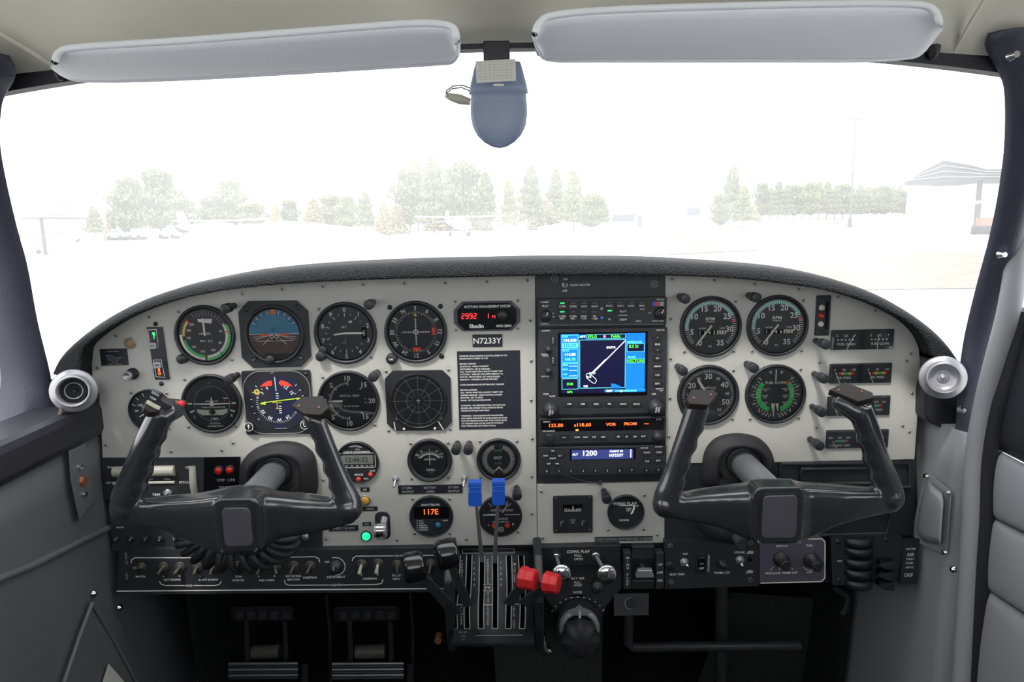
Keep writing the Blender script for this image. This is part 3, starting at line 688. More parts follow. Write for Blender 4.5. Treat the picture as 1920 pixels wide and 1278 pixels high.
# --- HSI
def f(mb):
    mb.prism(rrect(-51, -52, 51, 50, 40, 8), Y - .1, Y + .5, DIALB)
    mb.flat([(-9, -50), (9, -50), (9, 50), (-9, 50)], Y - .2, mat('hsi_blue', (.014, .018, .05), .4)); mb.flat([(9, -34), (36, -34), (36, 44), (9, 50)], Y - .25, MATS['hsi_blue'])
    for sg in (-1, 1): mb.flat([(sg * 7.5, 42), (sg * 7.5, 32), (sg * 31, 31), (sg * 22, 38), (sg * 14, 42)], Y - .6, FLAG)
    mb.nums([(-32, '6'), (32, '12'), (57, '15'), (-56, '3'), (-122, '33'), (-152, '30'), (178, 'W'), (148, '24')], 33.5, 6, Y - .4, WHITE, radial=True)
    mb.ticks(36, 40, -130, 120 + 0, 10, .8, Y - .4, WHITE); mb.ticks(36, 40, 124, 300, 31, .55, Y - .4, WHITE)
    mb.ticks(47, 51, 230, 310, 6, 1, Y - .4, WHITE); mb.ticks(47, 51, 48, 90, 4, 1, Y - .4, WHITE)
    mb.line(-1, 22, -2, 49, 1.4, Y - .7, WHITE)
    for i in (1, 2, 3, 4): mb.line(-2, 22 - i * 4.6, 3, 22 - i * 4.6, 1.4, Y - .7, WHITE); mb.line(2, -i * 4.2 - 3, 7, -i * 4.2 - 3, 1.4, Y - .7, WHITE)
    mb.line(-9, 0, 8, 0, 1.1, Y - .8, YELL); mb.line(-1, 0, -1, -13, 1.1, Y - .8, YELL); mb.line(-4, -11, 3, -11, 1.1, Y - .8, YELL)
    gy = mat('hsi_yellow_green', (.55, .75, .05), .5)
    mb.line(-30, 0, 43, 8, 1.8, Y - 1.2, gy); mb.flat([(-34, -2), (-22, 3), (-22, -4)], Y - 1.3, gy); mb.flat([(36, 9), (44, 8), (37, 4)], Y - 1.3, gy)
    mb.arc(-37, 21, Y - .6, 3, 5.4, YELL, 0, 360, 12); mb.pline([(-40, 22), (-36, 17), (-36, 25)], 1.2, Y - .7, YELL)
    pts = rrect(-62, -60, 62, 60, 34, 8); mb.pline(pts, .9, Y - .3, DIM, True)
    mb.text('DH', -6, 57, 2.6, Y - .4, DIM); mb.text('COMPASS CARD', 3, -50, 2.2, Y - .5, DIM)
h = T('horizontal_situation_indicator', 'square horizontal situation indicator with yellow-green needle and two red flags', 'gauge', 522, 753); k = K(522, 753)
mb = MB(k=k); mb.prism(rrect(-64, -62, 64, 61, 4), -4, 0, BLACK); mb.build('bezel_frame', h, bevel=.0007)
mb = MB(k=k); f(mb)
for v in mb.v: v.y -= 3.2 * k
mb.build('dial_face', h, recalc=False)
for (x, z, tt) in ((-55, -44, 0), (50, -42, 1)):
    mb = MB(k=k); mb.lathe([(9, -4), (9, -10), (8, -12), (.01, -12)], x, z, BLACK, 24); mb.arc(x, z, -12.2, 7.6, 8.6, WHITE, 0, 360, 24)
    if tt: mb.pline([(x - 3, z + 5), (x - 1, z - 4), (x + 4, z - 2)], 1.1, -12.3, WHITE)
    else: mb.flat([(x - 2.4, z), (x + 2.4, z), (x, z + 5)], -12.3, WHITE); mb.line(x, z - 5, x, z + 1, 1.2, -12.3, WHITE)
    mb.build('setting_knob', h)
mb = MB(k=k); mb.lathe([(3.6, -4), (3.4, -5), (.01, -5.4)], 56, 53, BLACK, 14); mb.build('screw', h)
# --- turn coordinator
def f(mb):
    mb.arc(0, 0, Y, 33, 33.6, DIM, 0, 360, 40)
    mb.flat([(-34, 1), (34, 1), (34, -1), (5, -2), (0, -5), (-5, -2), (-34, -1)], Y - .8, WHITE); mb.flat([(-1, 12), (1, 12), (1.6, 0), (-1.6, 0)], Y - .9, WHITE); mb.line(-12, 5, 12, 5, 1.2, Y - .9, WHITE); mb.disc(0, 0, Y - .95, 4, WHITE)
    for sg in (-1, 1): mb.flat([(sg * 37, -1), (sg * 45, -1), (sg * 45, 2), (sg * 37, 2)], Y - .4, WHITE); mb.line(sg * 34, -13, sg * 42, -16, 3.0, Y - .4, WHITE)
    mb.text('TURN COORDINATOR', 2, -7.0, 3.0, Y - .4, WHITE)
    mb.prism([(-29, -10), (-14, -12), (14, -12), (29, -10), (27, -17), (20, -22), (-20, -22), (-27, -17)], Y - .7, Y, mat('inclinometer_tube', (.62, .62, .55), .35)); mb.disc(0, -16, Y - 1.0, 5.5, DIAL)
    for a in (-6.5, 6.5): mb.line(a, -11, a, -22, .8, Y - 1.1, DIAL)
    mb.text('L', -34, -25, 5, Y - .4, WHITE); mb.text('R', 36, -23, 5, Y - .4, WHITE); mb.text('2 MIN.', 3, -29, 4, Y - .4, WHITE); mb.text('NO PITCH', 3, -38, 3, Y - .4, WHITE); mb.text('INFORMATION', 3, -43.5, 3, Y - .4, WHITE)
    mb.flat([(22, 9), (30, 9), (30, 11), (22, 11)], Y - .4, WHITE); mb.flat([(23, 4), (25, 4), (25, 7), (23, 7)], Y - .4, REDM); mb.text('DC', -2, 40, 2.2, Y, DIM)
gauge('turn coordinator with white airplane symbol and inclinometer', 398, 756, 57, f, rin=49)
# --- VSI
def f(mb):
    mb.nums([(0, '10'), (45, '15'), (90, '20'), (135, '15'), (180, '10'), (225, '5'), (270, '0'), (315, '5')], 43.5, 9.0, Y, WHITE)
    mb.ticks(30, 38, 180, 360, 5, 1.6, Y, WHITE); mb.ticks(32, 36, 180, 360, 41, .9, Y, WHITE)
    for a in (45, 135): c, d = cl(a); mb.line(c * 31, d * 31, c * 37, d * 37, 1.6, Y, WHITE)
    for q in (-3.5, 3.5): mb.line(30, q, 38 - 4, q, 1.0, Y, WHITE)
    mb.text('VERTICAL  SPEED', 2, 10, 3.4, Y, WHITE); mb.text('100 FEET PER MIN', 5, -10, 2.6, Y, WHITE)
    mb.text('UP', -36, 12, 2.6, Y, DIM, rot=70); mb.text('DOWN', -36, -14, 2.6, Y, DIM, rot=110)
gauge('vertical speed indicator with white needle at zero', 654, 751, 58, f, needles=[(270, 33, -11, 2.0, WHITE)], rin=51)
# --- stormscope
def f(mb):
    for r_ in (22, 44): mb.arc(0, 0, Y - .1, r_ - .45, r_ + .45, DIM, 0, 360, 60)
    for i in range(12): c, d = cl(30 * i); mb.line(c * 10, d * 10, c * 50, d * 50, .7, Y - .1, DIM)
    mb.text('+', 0, 0, 8, Y - .2, WHITE); mb.line(-4, 1, 4, 1, 1.0, Y - .3, WHITE); mb.line(0, -6, 0, 4, 1.0, Y - .3, WHITE)
    for x_, s_ in ((-42, 'ON'), (-36, '100'), (-28, '200'), (30, 'F'), (36, 'CLR'), (42, 'BRT')): mb.text(s_, x_, -34 - abs(abs(x_) - 42) * .6, 2.4, Y - .3, WHITE, rot=(-40 if x_ < 0 else 40))
s = gauge('lightning detector display with white circular grid in octagonal bezel', 785, 750, 53, f, octo(-61, -58, 61, 58, 15), facem=mat('crt_face', (.035, .037, .042), .3), rin=51.5)
mb = MB(k=K(785, 750))
for sg in (-1, 1): mb.tube([(sg * 45, -6, -56), (sg * 47 + (8 if sg > 0 else 0) * -1.4, -6, -40)], 1.0, CREAM, 6); mb.lathe([(2.4, -4), (2.2, -7), (.01, -7.5)], sg * 29, -54, CREAM, 10)
mb.build('lit_edge', s)
# --- small left gauge
def f(mb):
    mb.ticks(29, 36, -70, -20, 3, .9, Y, WHITE); mb.text('1200', -18, 11, 3.6, Y, WHITE); mb.text('300', -26, 0, 3.4, Y, WHITE); mb.text('DME', 10, -15, 3, Y, DIM)
gauge('small black distance gauge half hidden by the left yoke grip', 283, 769, 41, f, glass=False, rin=38, needles=[(-118, 26, -12, .8, WHITE)])
# --- clock
def f(mb):
    mb.pline([(-14, 30), (-2, 34), (12, 29), (-2, 31), (-14, 30)], 1.0, Y, WHITE); mb.text('LC-2', 2, 25.5, 2.6, Y, WHITE); mb.text('QUARTZ CHRONOMETER', 0, 20.5, 3.0, Y, WHITE)
    pts = rrect(-34, -10, 34, 18, 4); mb.pline(pts, .9, Y, WHITE, True); mb.prism(rrect(-30, -3, 30, 14, 1.5), Y - .3, Y, mat('lcd_grey_panel', (.16, .17, .16), .35)); mb.text('12:46:52', 0, 5.5, 9, Y - .5, HOLE)
    for x_, s_ in ((-20, 'LT'), (-10, 'FT'), (0, 'TR'), (9, 'SW'), (18, 'UC'), (27, 'DT')): mb.text(s_, x_, -7, 2.5, Y, WHITE)
    mb.text('MODE', 2, -24, 4, Y, WHITE); mb.text('ST/SP', 28, -17, 3.0, Y, WHITE); mb.text('ADV', 15, -32, 3.2, Y, WHITE)
gauge('digital quartz chronometer with two red buttons beside the left yoke', 670, 866, 41, f, glass=False, rin=39, knobs=[(24, -24, 4.2, 5, REDM), (1, -33, 4.2, 5, REDM)])
# --- ammeter
def f(mb):
    mb.arc(0, -12, Y, 23, 26, WHITE, -48, 48, 24); mb.ticks(26, 30, -48, 48, 17, .8, Y, WHITE, 0, -12)
    mb.nums([(-46, '100'), (-27, '50'), (0, '0'), (25, '60'), (42, '100')], 33, 3.4, Y, WHITE, 0, -12)
    mb.text('-', -21, 6, 6, Y, WHITE); mb.text('+', 23, 6, 6, Y, WHITE); mb.text('AMPERES', 0, 2, 4.0, Y - .1, WHITE); mb.text('PIPER', 1, -19, 4.6, Y, WHITE); mb.text('12 VOLT', 1, -25, 1.8, Y, DIM)
gauge('round ammeter marked AMPERES and PIPER', 806, 862, 42, f, rin=31, needles=[(0, 26, 0, .7, WHITE, (0, -9))])
# --- EGT
def f(mb):
    mb.ticks(22, 30, 20, 160, 29, .7, Y, WHITE); mb.ticks(22, 30, 200, 340, 29, .7, Y, WHITE)
    mb.text('EGT', -1, 4, 5, Y, WHITE, sx=1.2); mb.text('ALCOR', -1, 18, 3, Y, TEAL); mb.text('25 °F DIV', -1, -7, 2.2, Y, TEAL)
    mb.flat([(-8, -21), (0, -13), (8, -21), (6, -21.5), (0, -16), (-6, -21.5)], Y - .4, WHITE)
gauge('exhaust gas temperature gauge marked EGT above the blue levers', 935, 861, 41.5, f, rin=33)
# --- davtron
def f(mb):
    mb.text('DAVTRON', -1, 23, 3.8, Y, WHITE, sx=1.3); mb.prism([(-32, -4), (33, -4), (33, 19), (-32, 19)], Y - .4, Y, WINB); mb.text('117E', 0, 9.5, 10.5, Y - .7, LEDR if False else LEDO, sx=1.0)
    for i, s_ in enumerate(('F  O.A.T', 'C  O.A.T', 'H  PRES.ALT', 'D  DENS.ALT', 'E  VOLTAGE')): mb.text(s_, -28, -8.5 - 4.6 * i, 2.6, Y, WHITE, 'L')
    mb.text('MODE', 26, -8.5, 2.4, Y, WHITE)
gauge('round digital outside air meter reading 117E in orange', 809, 967, 41, f, glass=False, rin=39, facem=DIALB, knobs=[(12, -17, 4.6, 5, BLUEB)])
# --- gyro suction
def f(mb):
    mb.text('GYRO SUCTION', 3, 11, 4.0, Y, WHITE); mb.text('SOURCE', 3, -6, 4.0, Y, WHITE); mb.text('RED IF INOPERATIVE', 1, -12, 2.4, Y, WHITE)
    mb.flat([(-32, 1), (-3, 1), (-3, 4), (-32, 3)], Y, WHITE); mb.line(8, 2, 37, 2, 1.0, Y, WHITE)
    for x_ in (-12, 13): mb.disc(x_, -19, Y - .3, 4.6, FLAG, 16)
    mb.text('L', -22, -17, 4.5, Y, WHITE); mb.text('R', 24, -17, 4.5, Y, WHITE); mb.arc(1, -27, Y, 4.2, 5.2, WHITE, 0, 360, 18); mb.text('P6', 1, -27, 4, Y, WHITE)
    mb.ticks(24, 33, -40, 40, 7, 1.0, Y, WHITE)
gauge('gyro suction gauge with two red dots behind the blue levers', 938, 966, 41, f, rin=38, needles=[(32, 30, -8, .8, WHITE)])
# --- tachometers
def rpm(last):
    def f(mb):
        mb.ticks(41, 48, -133, 133, 54, .9, Y, WHITE); mb.arc(0, 0, Y - .1, 42, 47.5, TEAL, -97, 62, 40); mb.ticks(41, 48.5, -97, 62, 33, 1.2, Y - .3, WHITE)
        c, d = cl(76); mb.line(c * 40, d * 40, c * 48, d * 48, 2, Y - .4, FLAG)
        mb.nums([(-148, '0'), (-105, '5'), (-57, '10'), (-19, '15'), (19, '20'), (57, '25'), (97, '30'), (148, '35')], 36, 10.5, Y, WHITE)
        mb.text('RPM', -1, 15, 6, Y, WHITE, sx=1.1); mb.text('HUNDREDS', -1, 9.5, 2.2, Y, WHITE); mb.text('HOURS', -15, -3, 2.8, Y, WHITE); mb.text('1/10', 22, -3, 4, Y, WHITE)
        mb.prism([(-24, -15), (28, -15), (28, -7), (-24, -7)], Y - .3, Y, WINB)
        for i, ch in enumerate(last): x_ = -20 + i * 9; (mb.prism([(x_ - 4, -14.5), (x_ + 4, -14.5), (x_ + 4, -7.5), (x_ - 4, -7.5)], Y - .4, Y, CREAM) if i > 3 else None); mb.text(ch, x_, -11, 6.2, Y - .7, HOLE if i > 3 else WHITE)
        mb.text('AC', 0, -37, 3.6, Y, WHITE)
    return f
for lab, cx_, ds in (('tachometer with teal arc, the left one of the upper pair', 1332, '114564'), ('tachometer with teal arc and window reflection, right one of the upper pair', 1457, '114665')):
    gauge(lab, cx_, 612 if cx_ < 1400 else 610, 58, rpm(ds), group='twin tachometers', needles=[(-143, 46, 3, 1.7)], rin=51, facem=MATS['dial_slate_b'])
def f(mb):
    mb.ticks(43, 48, -150, 150, 76, .7, Y, WHITE); mb.nums([(-115, '10'), (-87, '15'), (-30, '25'), (30, '35'), (86, '45'), (142, '55')], 36, 5.5, Y, WHITE)
    mb.nums([(-58, '20'), (0, '30'), (57, '40'), (112, '50')], 36, 10.5, Y - .2, WHITE); mb.text('MANIFOLD', 0, 14, 4.2, Y, WHITE); mb.text('PRESSURE', 0, 7.5, 4.2, Y, WHITE); mb.text('IN. HG', -15, -2, 3, Y, WHITE)
gauge('manifold pressure gauge partly behind the right yoke grip', 1327, 740, 58, f, needles=[(-33, 40, 4, 2.0), (-36, 36, 3, 1.5, WHITE)], rin=50, facem=MATS['dial_slate_b'])
def f(mb):
    mb.arc(0, 0, Y, 27, 36, GREEN, -160, -48, 24); mb.arc(0, 0, Y, 27, 36, GREEN, 48, 160, 24); mb.arc(0, 0, Y - .1, 27, 34, FLAG, 42, 50)
    mb.ticks(37, 42, -170, -45, 15, 1.1, Y - .1, WHITE); mb.ticks(37, 42, 45, 170, 15, 1.1, Y - .1, WHITE)
    for sg in (-1, 1):
        mb.nums([(sg * 14, '18'), (sg * 45, '16'), (sg * 70, '14'), (sg * 92, '12'), (sg * 115, '10'), (sg * 138, '8'), (sg * 150, '6'), (sg * 158, '4'), (sg * 166, '2')], 43.5, 4.2, Y, WHITE)
        mb.ticks(26, 36, sg * 75, sg * 100, 4, .8, Y - .2, WHITE)
        for i, (s1, s2) in enumerate((('TAKE OFF', '75%'), ('CRUISE', '65%'), ('CRUISE', '45%'))): mb.text(s1, sg * 19, 10 - 13 * i, 2.4, Y, WHITE); mb.text(s2, sg * 19, 6.5 - 13 * i, 2.4, Y, WHITE)
        mb.flat([(sg * 1, -18), (sg * 7, -18), (sg * 6 if sg > 0 else -5, -34)], Y - .6, CREAM)
    mb.line(0, 26, 0, 47, 2, Y, WHITE); mb.line(-2, -43, -1, -18, 1.6, Y - .7, WHITE); mb.text('FUEL FLOW', 0, 22, 5.2, Y, WHITE); mb.text('L', -10, 40, 3, Y, WHITE); mb.text('R', 10, 40, 3, Y, WHITE)
gauge('fuel flow gauge with two bright green arcs', 1453, 738, 57, f, rin=50, facem=MATS['dial_slate_b'])
# --- flap gauge
def f(mb):
    mb.text('WING FLAP', -2, 17, 6, Y, WHITE); mb.line(-12, 13, 16, 13, 1.6, Y, WHITE); mb.arc(-12, 13, Y, 26, 29.5, WHITE, 90, 128, 8); mb.text('UP', 21, 12, 3.6, Y, WHITE)
    mb.text('TAKE', 5, 7, 3.2, Y, WHITE); mb.text('OFF', 5, 3, 3.2, Y, WHITE); mb.text('DOWN', -3, -16, 3.6, Y, WHITE)
gauge('wing flap position gauge below the radios', 1173, 959, 34.5, f, glass=False, rin=31)
# --- trim indicator square
q = T('trim_indicator', 'square black trim indicator with lit white scale below the radios', 'gauge', 1074, 963); k = K(1074, 963)
mb = MB(k=k); mb.prism(rrect(-37, -37, 37, 37, 3), -3, 0, BLACK)
for a, b in ((-32, 32), (32, 32), (-32, -32), (32, -32)): mb.lathe([(3, -3), (2.6, -4), (.01, -4.3)], a, b, HOLE, 12)
mb.build('bezel_frame', q, bevel=.0006)
mb = MB(k=k); mb.prism([(-18, 5), (18, 5), (18, 20), (-18, 20)], -3.4, -2.5, WINB); mb.ticks(0, 0, 0, 0, 0, 1, 0, WHITE)
for i in range(-5, 6): mb.line(i * 3, 7 + abs(i) * .3, i * 3, 11 + abs(i) * .3, .9, -3.8, WHITE)
mb.line(-16, 7, 16, 7, .8, -3.8, WHITE); mb.line(0, 7, 0, 17, 1.6, -3.9, CREAM); mb.build('scale_window', q)
for a in (-20, 20): mb = MB(k=k); mb.lathe([(5.5, -3), (5.2, -7), (3, -8), (.01, -8)], a, -16, BLACK, 18); mb.arc(a, -16, -8.2, 3.4, 4.2, DIM, 200, 340); mb.build('adjusting_screw', q)
mb = MB(k=k); mb.text('PUSH', 0, -11, 2.8, -3.3, DIM); mb.text('SET', 0, -16, 2.8, -3.3, DIM); mb.build('lettering', q)

# --- twin strip meters
def strip(lab, x0, y0, x1, y1, kind):
    cx_, cy_ = (x0 + x1) / 2, (y0 + y1) / 2; t = T('strip_meter', lab, 'gauge', cx_, cy_, 0, 'twin strip meters on the right panel'); k = K(cx_, cy_); w, h = (x1 - x0) / 2, (y1 - y0) / 2
    mb = MB(k=k); mb.prism(rrect(-w, -h, w, h, 2), -2, 0, BLACK); mb.build('case', t, bevel=.0005)
    for sg, off in ((-1, -w / 2 - 1), (1, w / 2 + 3)):
        mb = MB(k=k); yy = -2.4
        mb.prism([(off - w / 2 + 2, -h + 1), (off + w / 2 - 4, -h + 1), (off + w / 2 - 4, h - 1), (off - w / 2 + 2, h - 1)], -2.2, -2, MATS['dial_slate_b'])
        if kind == 0:
            for x_, s_ in ((-17, 'E'), (-1, '1/2'), (16, 'F')): mb.text(s_, off + x_, 8, 4.4, yy, WHITE)
            for i in range(5): mb.disc(off - 15 + i * 7, 0, yy, 1.6, WHITE, 10)
            mb.text('FUEL QUAN', off + 1, -8, 4.4, yy, WHITE)
        elif kind == 1:
            for x_, s_ in ((-18, '0'), (-1, '50'), (17, '100')): mb.text(s_, off + x_, 7, 4.0, yy, WHITE)
            for i, m_ in enumerate((FLAG, YELL, GREEN, GREEN, YELL, FLAG)): mb.flat([(off - 10 + i * 4.5, -2.5), (off - 5.5 + i * 4.5, -2.5), (off - 5.5 + i * 4.5, 2.5), (off - 10 + i * 4.5, 2.5)], yy, m_)
            mb.disc(off - 15, 0, yy, 1.6, WHITE, 10); mb.text('OIL PRESS', off, -8, 4.2, yy, WHITE)
        elif kind == 2:
            for x_, s_ in ((-16, '100'), (0, '200'), (14, '260')): mb.text(s_, off + x_, 7, 4.0, yy, WHITE)
            for i, m_ in enumerate((TEAL, TEAL, FLAG)): mb.flat([(off - 4 + i * 5, -2.5), (off + 1 + i * 5, -2.5), (off + 1 + i * 5, 2.5), (off - 4 + i * 5, 2.5)], yy, m_)
            mb.text('OIL TEMP', off, -8, 4.2, yy, WHITE)
        else:
            for x_, s_ in ((-20, '200'), (-3, '400'), (13, '500')): mb.text(s_, off + x_, 3, 4.0, yy, WHITE)
            for i, m_ in enumerate((TEAL, TEAL, TEAL, TEAL, FLAG)): mb.flat([(off - 12 + i * 5, -5.5), (off - 7 + i * 5, -5.5), (off - 7 + i * 5, -1.5), (off - 12 + i * 5, -1.5)], yy, m_)
            mb.text('CYL HEAD TEMP', off - 2, -12, 4.0, yy, WHITE, sx=.9)
        mb.build('scale_face', t, recalc=False); mb = MB(k=k)
        if kind == 0: mb.line(off + 2 if sg < 0 else off - 4, -h + 1, off + 14 if sg < 0 else off - 3, 8, 1.3, -3, WHITE)
        else: mb.line(off - 17, 3 - (6 if kind == 3 else 0), off - 8, -h + 1, 1.5, -3, CREAM)
        mb.build('needle', t)
    mb = MB(k=k); mb.flat([(-w + 1, -h + 1), (w - 1, -h + 1), (w - 1, h - 1), (-w + 1, h - 1)], -3.6, GLASS); mb.build('cover_glass', t, recalc=False)
strip('uppermost strip meter of four, marked FUEL QUAN', 1557, 617, 1675, 655, 0)
strip('second strip meter from the top, marked OIL PRESS', 1554, 680, 1671, 718, 1)
strip('third strip meter from the top, half hidden behind the right yoke', 1550, 741, 1668, 779, 2)
strip('lowest strip meter of four, marked CYL HEAD TEMP', 1548, 804, 1665, 840, 3)

# --- altitude management unit
t = T('altitude_alerter', 'octagonal altitude management unit with red digits 2992 In', 'instrument', 913, 592); k = K(913, 592)
mb = MB(k=k); mb.prism(octo(-62, -28, 62, 28, 16), -4, 0, mat('alerter_rim', (.05, .065, .085), .35)); mb.build('rim', t, bevel=.001)
mb = MB(k=k); mb.prism(octo(-55, -25, 55, 25, 13), -5, -3.5, KNOBB); mb.text('ALTITUDE MANAGEMENT SYSTEM', 1, 18.5, 4.6, -5.4, WHITE, sx=.86); mb.text('Shadin', -20, -18, 7.4, -5.4, WHITE); mb.text('Shadin', -19.7, -18, 7.4, -5.5, WHITE); mb.text('AMS-2000', 31, -18.5, 4.8, -5.4, WHITE)
mb.build('faceplate', t); mb = MB(k=k)
def seg(mb, s_, x, z, h, y, m, gap=.85):
    SEG = {'0': 'abcdef', '1': 'bc', '2': 'abged', '3': 'abgcd', '4': 'fgbc', '5': 'afgcd', '6': 'afgedc', '7': 'abc', '8': 'abcdefg', '9': 'abcdfg', 'E': 'afged', 'I': 'ef', 'n': 'egc', '-': 'g', ' ': ''}
    w = h * .5
    for ch in s_:
        P_ = {'a': ((0, h), (w, h)), 'b': ((w, h), (w, h / 2)), 'c': ((w, h / 2), (w, 0)), 'd': ((0, 0), (w, 0)), 'e': ((0, 0), (0, h / 2)), 'f': ((0, h / 2), (0, h)), 'g': ((0, h / 2), (w, h / 2))}
        for q_ in SEG.get(ch, ''): (a, b), (c, d) = P_[q_]; mb.line(x + a, z + b, x + c, z + d, h * .17, y, m)
        x += w + gap * h * .4
    return mb
seg(mb, '2992', -47, -3.5, 9, -5.4, LEDR); seg(mb, 'In', 3, -3.5, 9, -5.4, LEDR); mb.build('red_digits', t, recalc=False)
mb = MB(k=k); mb.lathe([(10, -5), (10, -6), (8.6, -6.4), (8.4, -16), (7.5, -17), (.01, -17)], 29, 2, BLACK, 28); mb.build('knob', t)
# --- placards
def placard(lab, x0, y0, x1, y1, lines, m=PLAC, y=0., tx=WHITE, name='placard', th=1.2, align='C', font=None):
    cx_, cy_ = (x0 + x1) / 2, (y0 + y1) / 2; mb = MB(cx_, cy_, y); w, h = (x1 - x0) / 2, (y1 - y0) / 2
    mb.prism([(-w, -h), (w, -h), (w, h), (-w, h)], -th, 0, m)
    for s_, px, py, size in lines: mb.text(s_, px, py, size, -th - .4, tx, align)
    return tag(mb.build(name), lab, 'placard')
placard('black registration placard reading N7233Y', 886, 626, 942, 650, [('N7233Y', 0, 0, 11)])
L_ = ['MINIMUM SINGLE ENGINE CONTROL SPEED 81 KTS', 'MANEUVERING SPEED 141 KTS', '', 'BEFORE TAKEOFF', 'CONTROLS - FREE & CORRECT', 'INSTRUMENTS - SET & CHECKED', 'GAS - MAINS SELECTED & BOOST PUMPS "ON"', 'ATTITUDE - TRIM SET FOR APPROXIMATE T.O.', 'RUN-UP - MAGS, PROPS, ALT AIR & ENGINE', 'SECURITY - HARNESS & DOOR SECURED', '', '15 DEG MAXIMUM FLAP SETTING FOR TAKEOFF', '', 'BEFORE LANDING', 'GAS - MAINS SELECTED & BOOST PUMPS "ON"', 'UNDERCARRIAGE - GEAR DOWN & LOCKED', 'MIXTURE - SET TO RICH', 'PROPS - SET FOR MAXIMUM RPM', '', 'WARNING - NO BREAKING WILL OCCUR IF A/C', 'BRAKES ARE APPLIED WHILE PARKING BRAKE', 'HANDLE IS PULLED AND HELD', '', 'WARNING - UNCOORDINATED MANEUVERS,', 'INCLUDING SIDE SLIPS OF 30 SECONDS OR MORE', 'FOR ANY REASON AND FAST TAXI TURNS PRIOR', 'TO TAKEOFF CAN CAUSE LOSS OF POWER IF', 'FUEL TANKS ARE LESS THAN 1/4 FULL']
placard('tall blue-black checklist placard with small white lettering', 859, 656, 976, 806, [(s_, -54, 66 - 4.98 * i, 2.7) for i, s_ in enumerate(L_) if s_], align='L')
placard('small blue-black placard at the far left of the panel', 189, 653, 240, 685, [('MANEUVERING', 0, 11, 2.2), ('Rough Air', -8, 3, 2.4), ('Do not exceed speed', 0, -1, 2.2), ('Maneuver speed', -2, -5, 2.2), ('141 mph', 0, -9, 2.2), ('NORMAL CATEGORY', 0, -13.5, 2.0)], tx=DIM)
placard('black placard reading LT GEN OUTPUT, BATTERY LOAD, RT GEN OUTPUT', 747, 908, 867, 925, [('LT GEN', -44, 3.5, 4), ('OUTPUT', -42, -4, 4), ('BATTERY', 0, 3.5, 4), ('LOAD', 0, -4, 4), ('RT GEN', 44, 3.5, 4), ('OUTPUT', 44, -4, 4)], tx=DIM)
placard('black flap warning placard low on the centre panel', 1115, 1005, 1224, 1013.5, [('DO NOT EXTEND FLAPS BEYOND 15 DEGREES', 0, 0, 3.9)], tx=DIM)
placard('small black placard above the amber gear light', 676, 913, 693, 921, [('UP', 0, 0, 4)])
placard('black placard reading GEAR below the amber light', 672, 949, 708, 957, [('GEAR', 4, 0, 4)], tx=DIM)
placard('small black placard above the green gear light', 680, 978, 696, 985, [('DN', 0, 0, 3.6)], tx=DIM)
placard('black placard reading SPEED 130 KTS left of the green light', 617, 984, 672, 995, [('SPEED 130 KTS', 0, 0, 4.4)], tx=DIM)
# --- lights and small fittings
def lamp(lab, px, py, r, lens, ring=BLACK, y=0., name='indicator_light', h=7):
    t = T(name, lab, 'light', px, py, y); k = K(px, py, y)
    mb = MB(k=k); mb.lathe([(r * 1.3, 0), (r * 1.3, -h * .5), (r * 1.05, -h * .6), (r, -h * .4)], 0, 0, ring, 24); mb.build('collar', t)
    mb = MB(k=k); mb.lathe([(r, -h * .3), (r * .98, -h * .8), (r * .7, -h * 1.05), (.01, -h * 1.15)], 0, 0, lens, 24); mb.build('lens', t); return t
lamp('tan round light at the upper left of the panel', 244, 643, 8.5, LENST, SCREW, h=5)
lamp('amber gear light left of the landing gear lever', 685, 937, 8, LENSA, SCREW, h=6)
lamp('glowing green gear light left of the landing gear lever', 687, 1004, 8, LAMPG, BLACK, h=5)
lamp('left of the two red push lights beside the left yoke boot', 411, 881, 7, LENSR, BLACK, y=-.002, h=7)
lamp('right of the two red push lights beside the left yoke boot', 432, 880, 7, LENSR, BLACK, y=-.002, h=7)
t = T('dimmer_knob', 'black dimmer knob with chrome ring at the left of the panel', 'knob', 250, 700)
mb = MB(k=K(250, 700)); mb.lathe([(11, 0), (11, -5), (9, -6), (9, -20)], 0, 0, BLACK, 24); mb.build('skirt', t)
mb = MB(k=K(250, 700)); mb.lathe([(9, -18), (8.6, -24), (6.5, -24.5), (6, -22), (.01, -21)], 0, 0, STEEL, 24); mb.build('ring', t)
# post lights
pl = T('post_light', 'post light', 'light', 433, 575); k = K(443, 572)
mb = MB(k=.00074); mb.lathe([(5, 0), (6, -3), (5.6, -4), (5.6, -24)], 0, 0, BLACK, 18); mb.build('stem', pl)
mb = MB(k=.00074)
n = 18; prof = [(5.6, -23), (8.6, -25), (8.8, -25.3), (9.2, -47), (8.8, -48), (8.2, -48.3), (.01, -48.5)]
mb.lathe(prof, 0, 0, BLACK, n); mb.build('cap', pl)
POST = [(440, 573, 'above left of the attitude indicator'), (446, 702, 'above left of the horizontal situation indicator'), (700, 566, 'above the gap between altimeter and course deviation indicator'), (708, 697, 'above the gap between vertical speed indicator and lightning display'),
        (1274, 555, 'at the upper left of the left tachometer'), (1403, 553, 'between the tops of the two tachometers'), (1270, 686, 'at the upper left of the manifold pressure gauge'), (1399, 681, 'between manifold pressure gauge and fuel flow gauge'),
        (1529, 638, 'left of the fuel quantity strip meter'), (1526, 700, 'left of the oil pressure strip meter'), (1522, 761, 'left of the third strip meter'), (1518, 822, 'left of the cylinder temperature strip meter'),
        (858, 830, 'left of a close pair between ammeter and EGT gauge'), (880, 830, 'right of a close pair between ammeter and EGT gauge'), (969, 913, 'between EGT gauge and gyro suction gauge'), (1132, 919, 'above the wing flap gauge')]
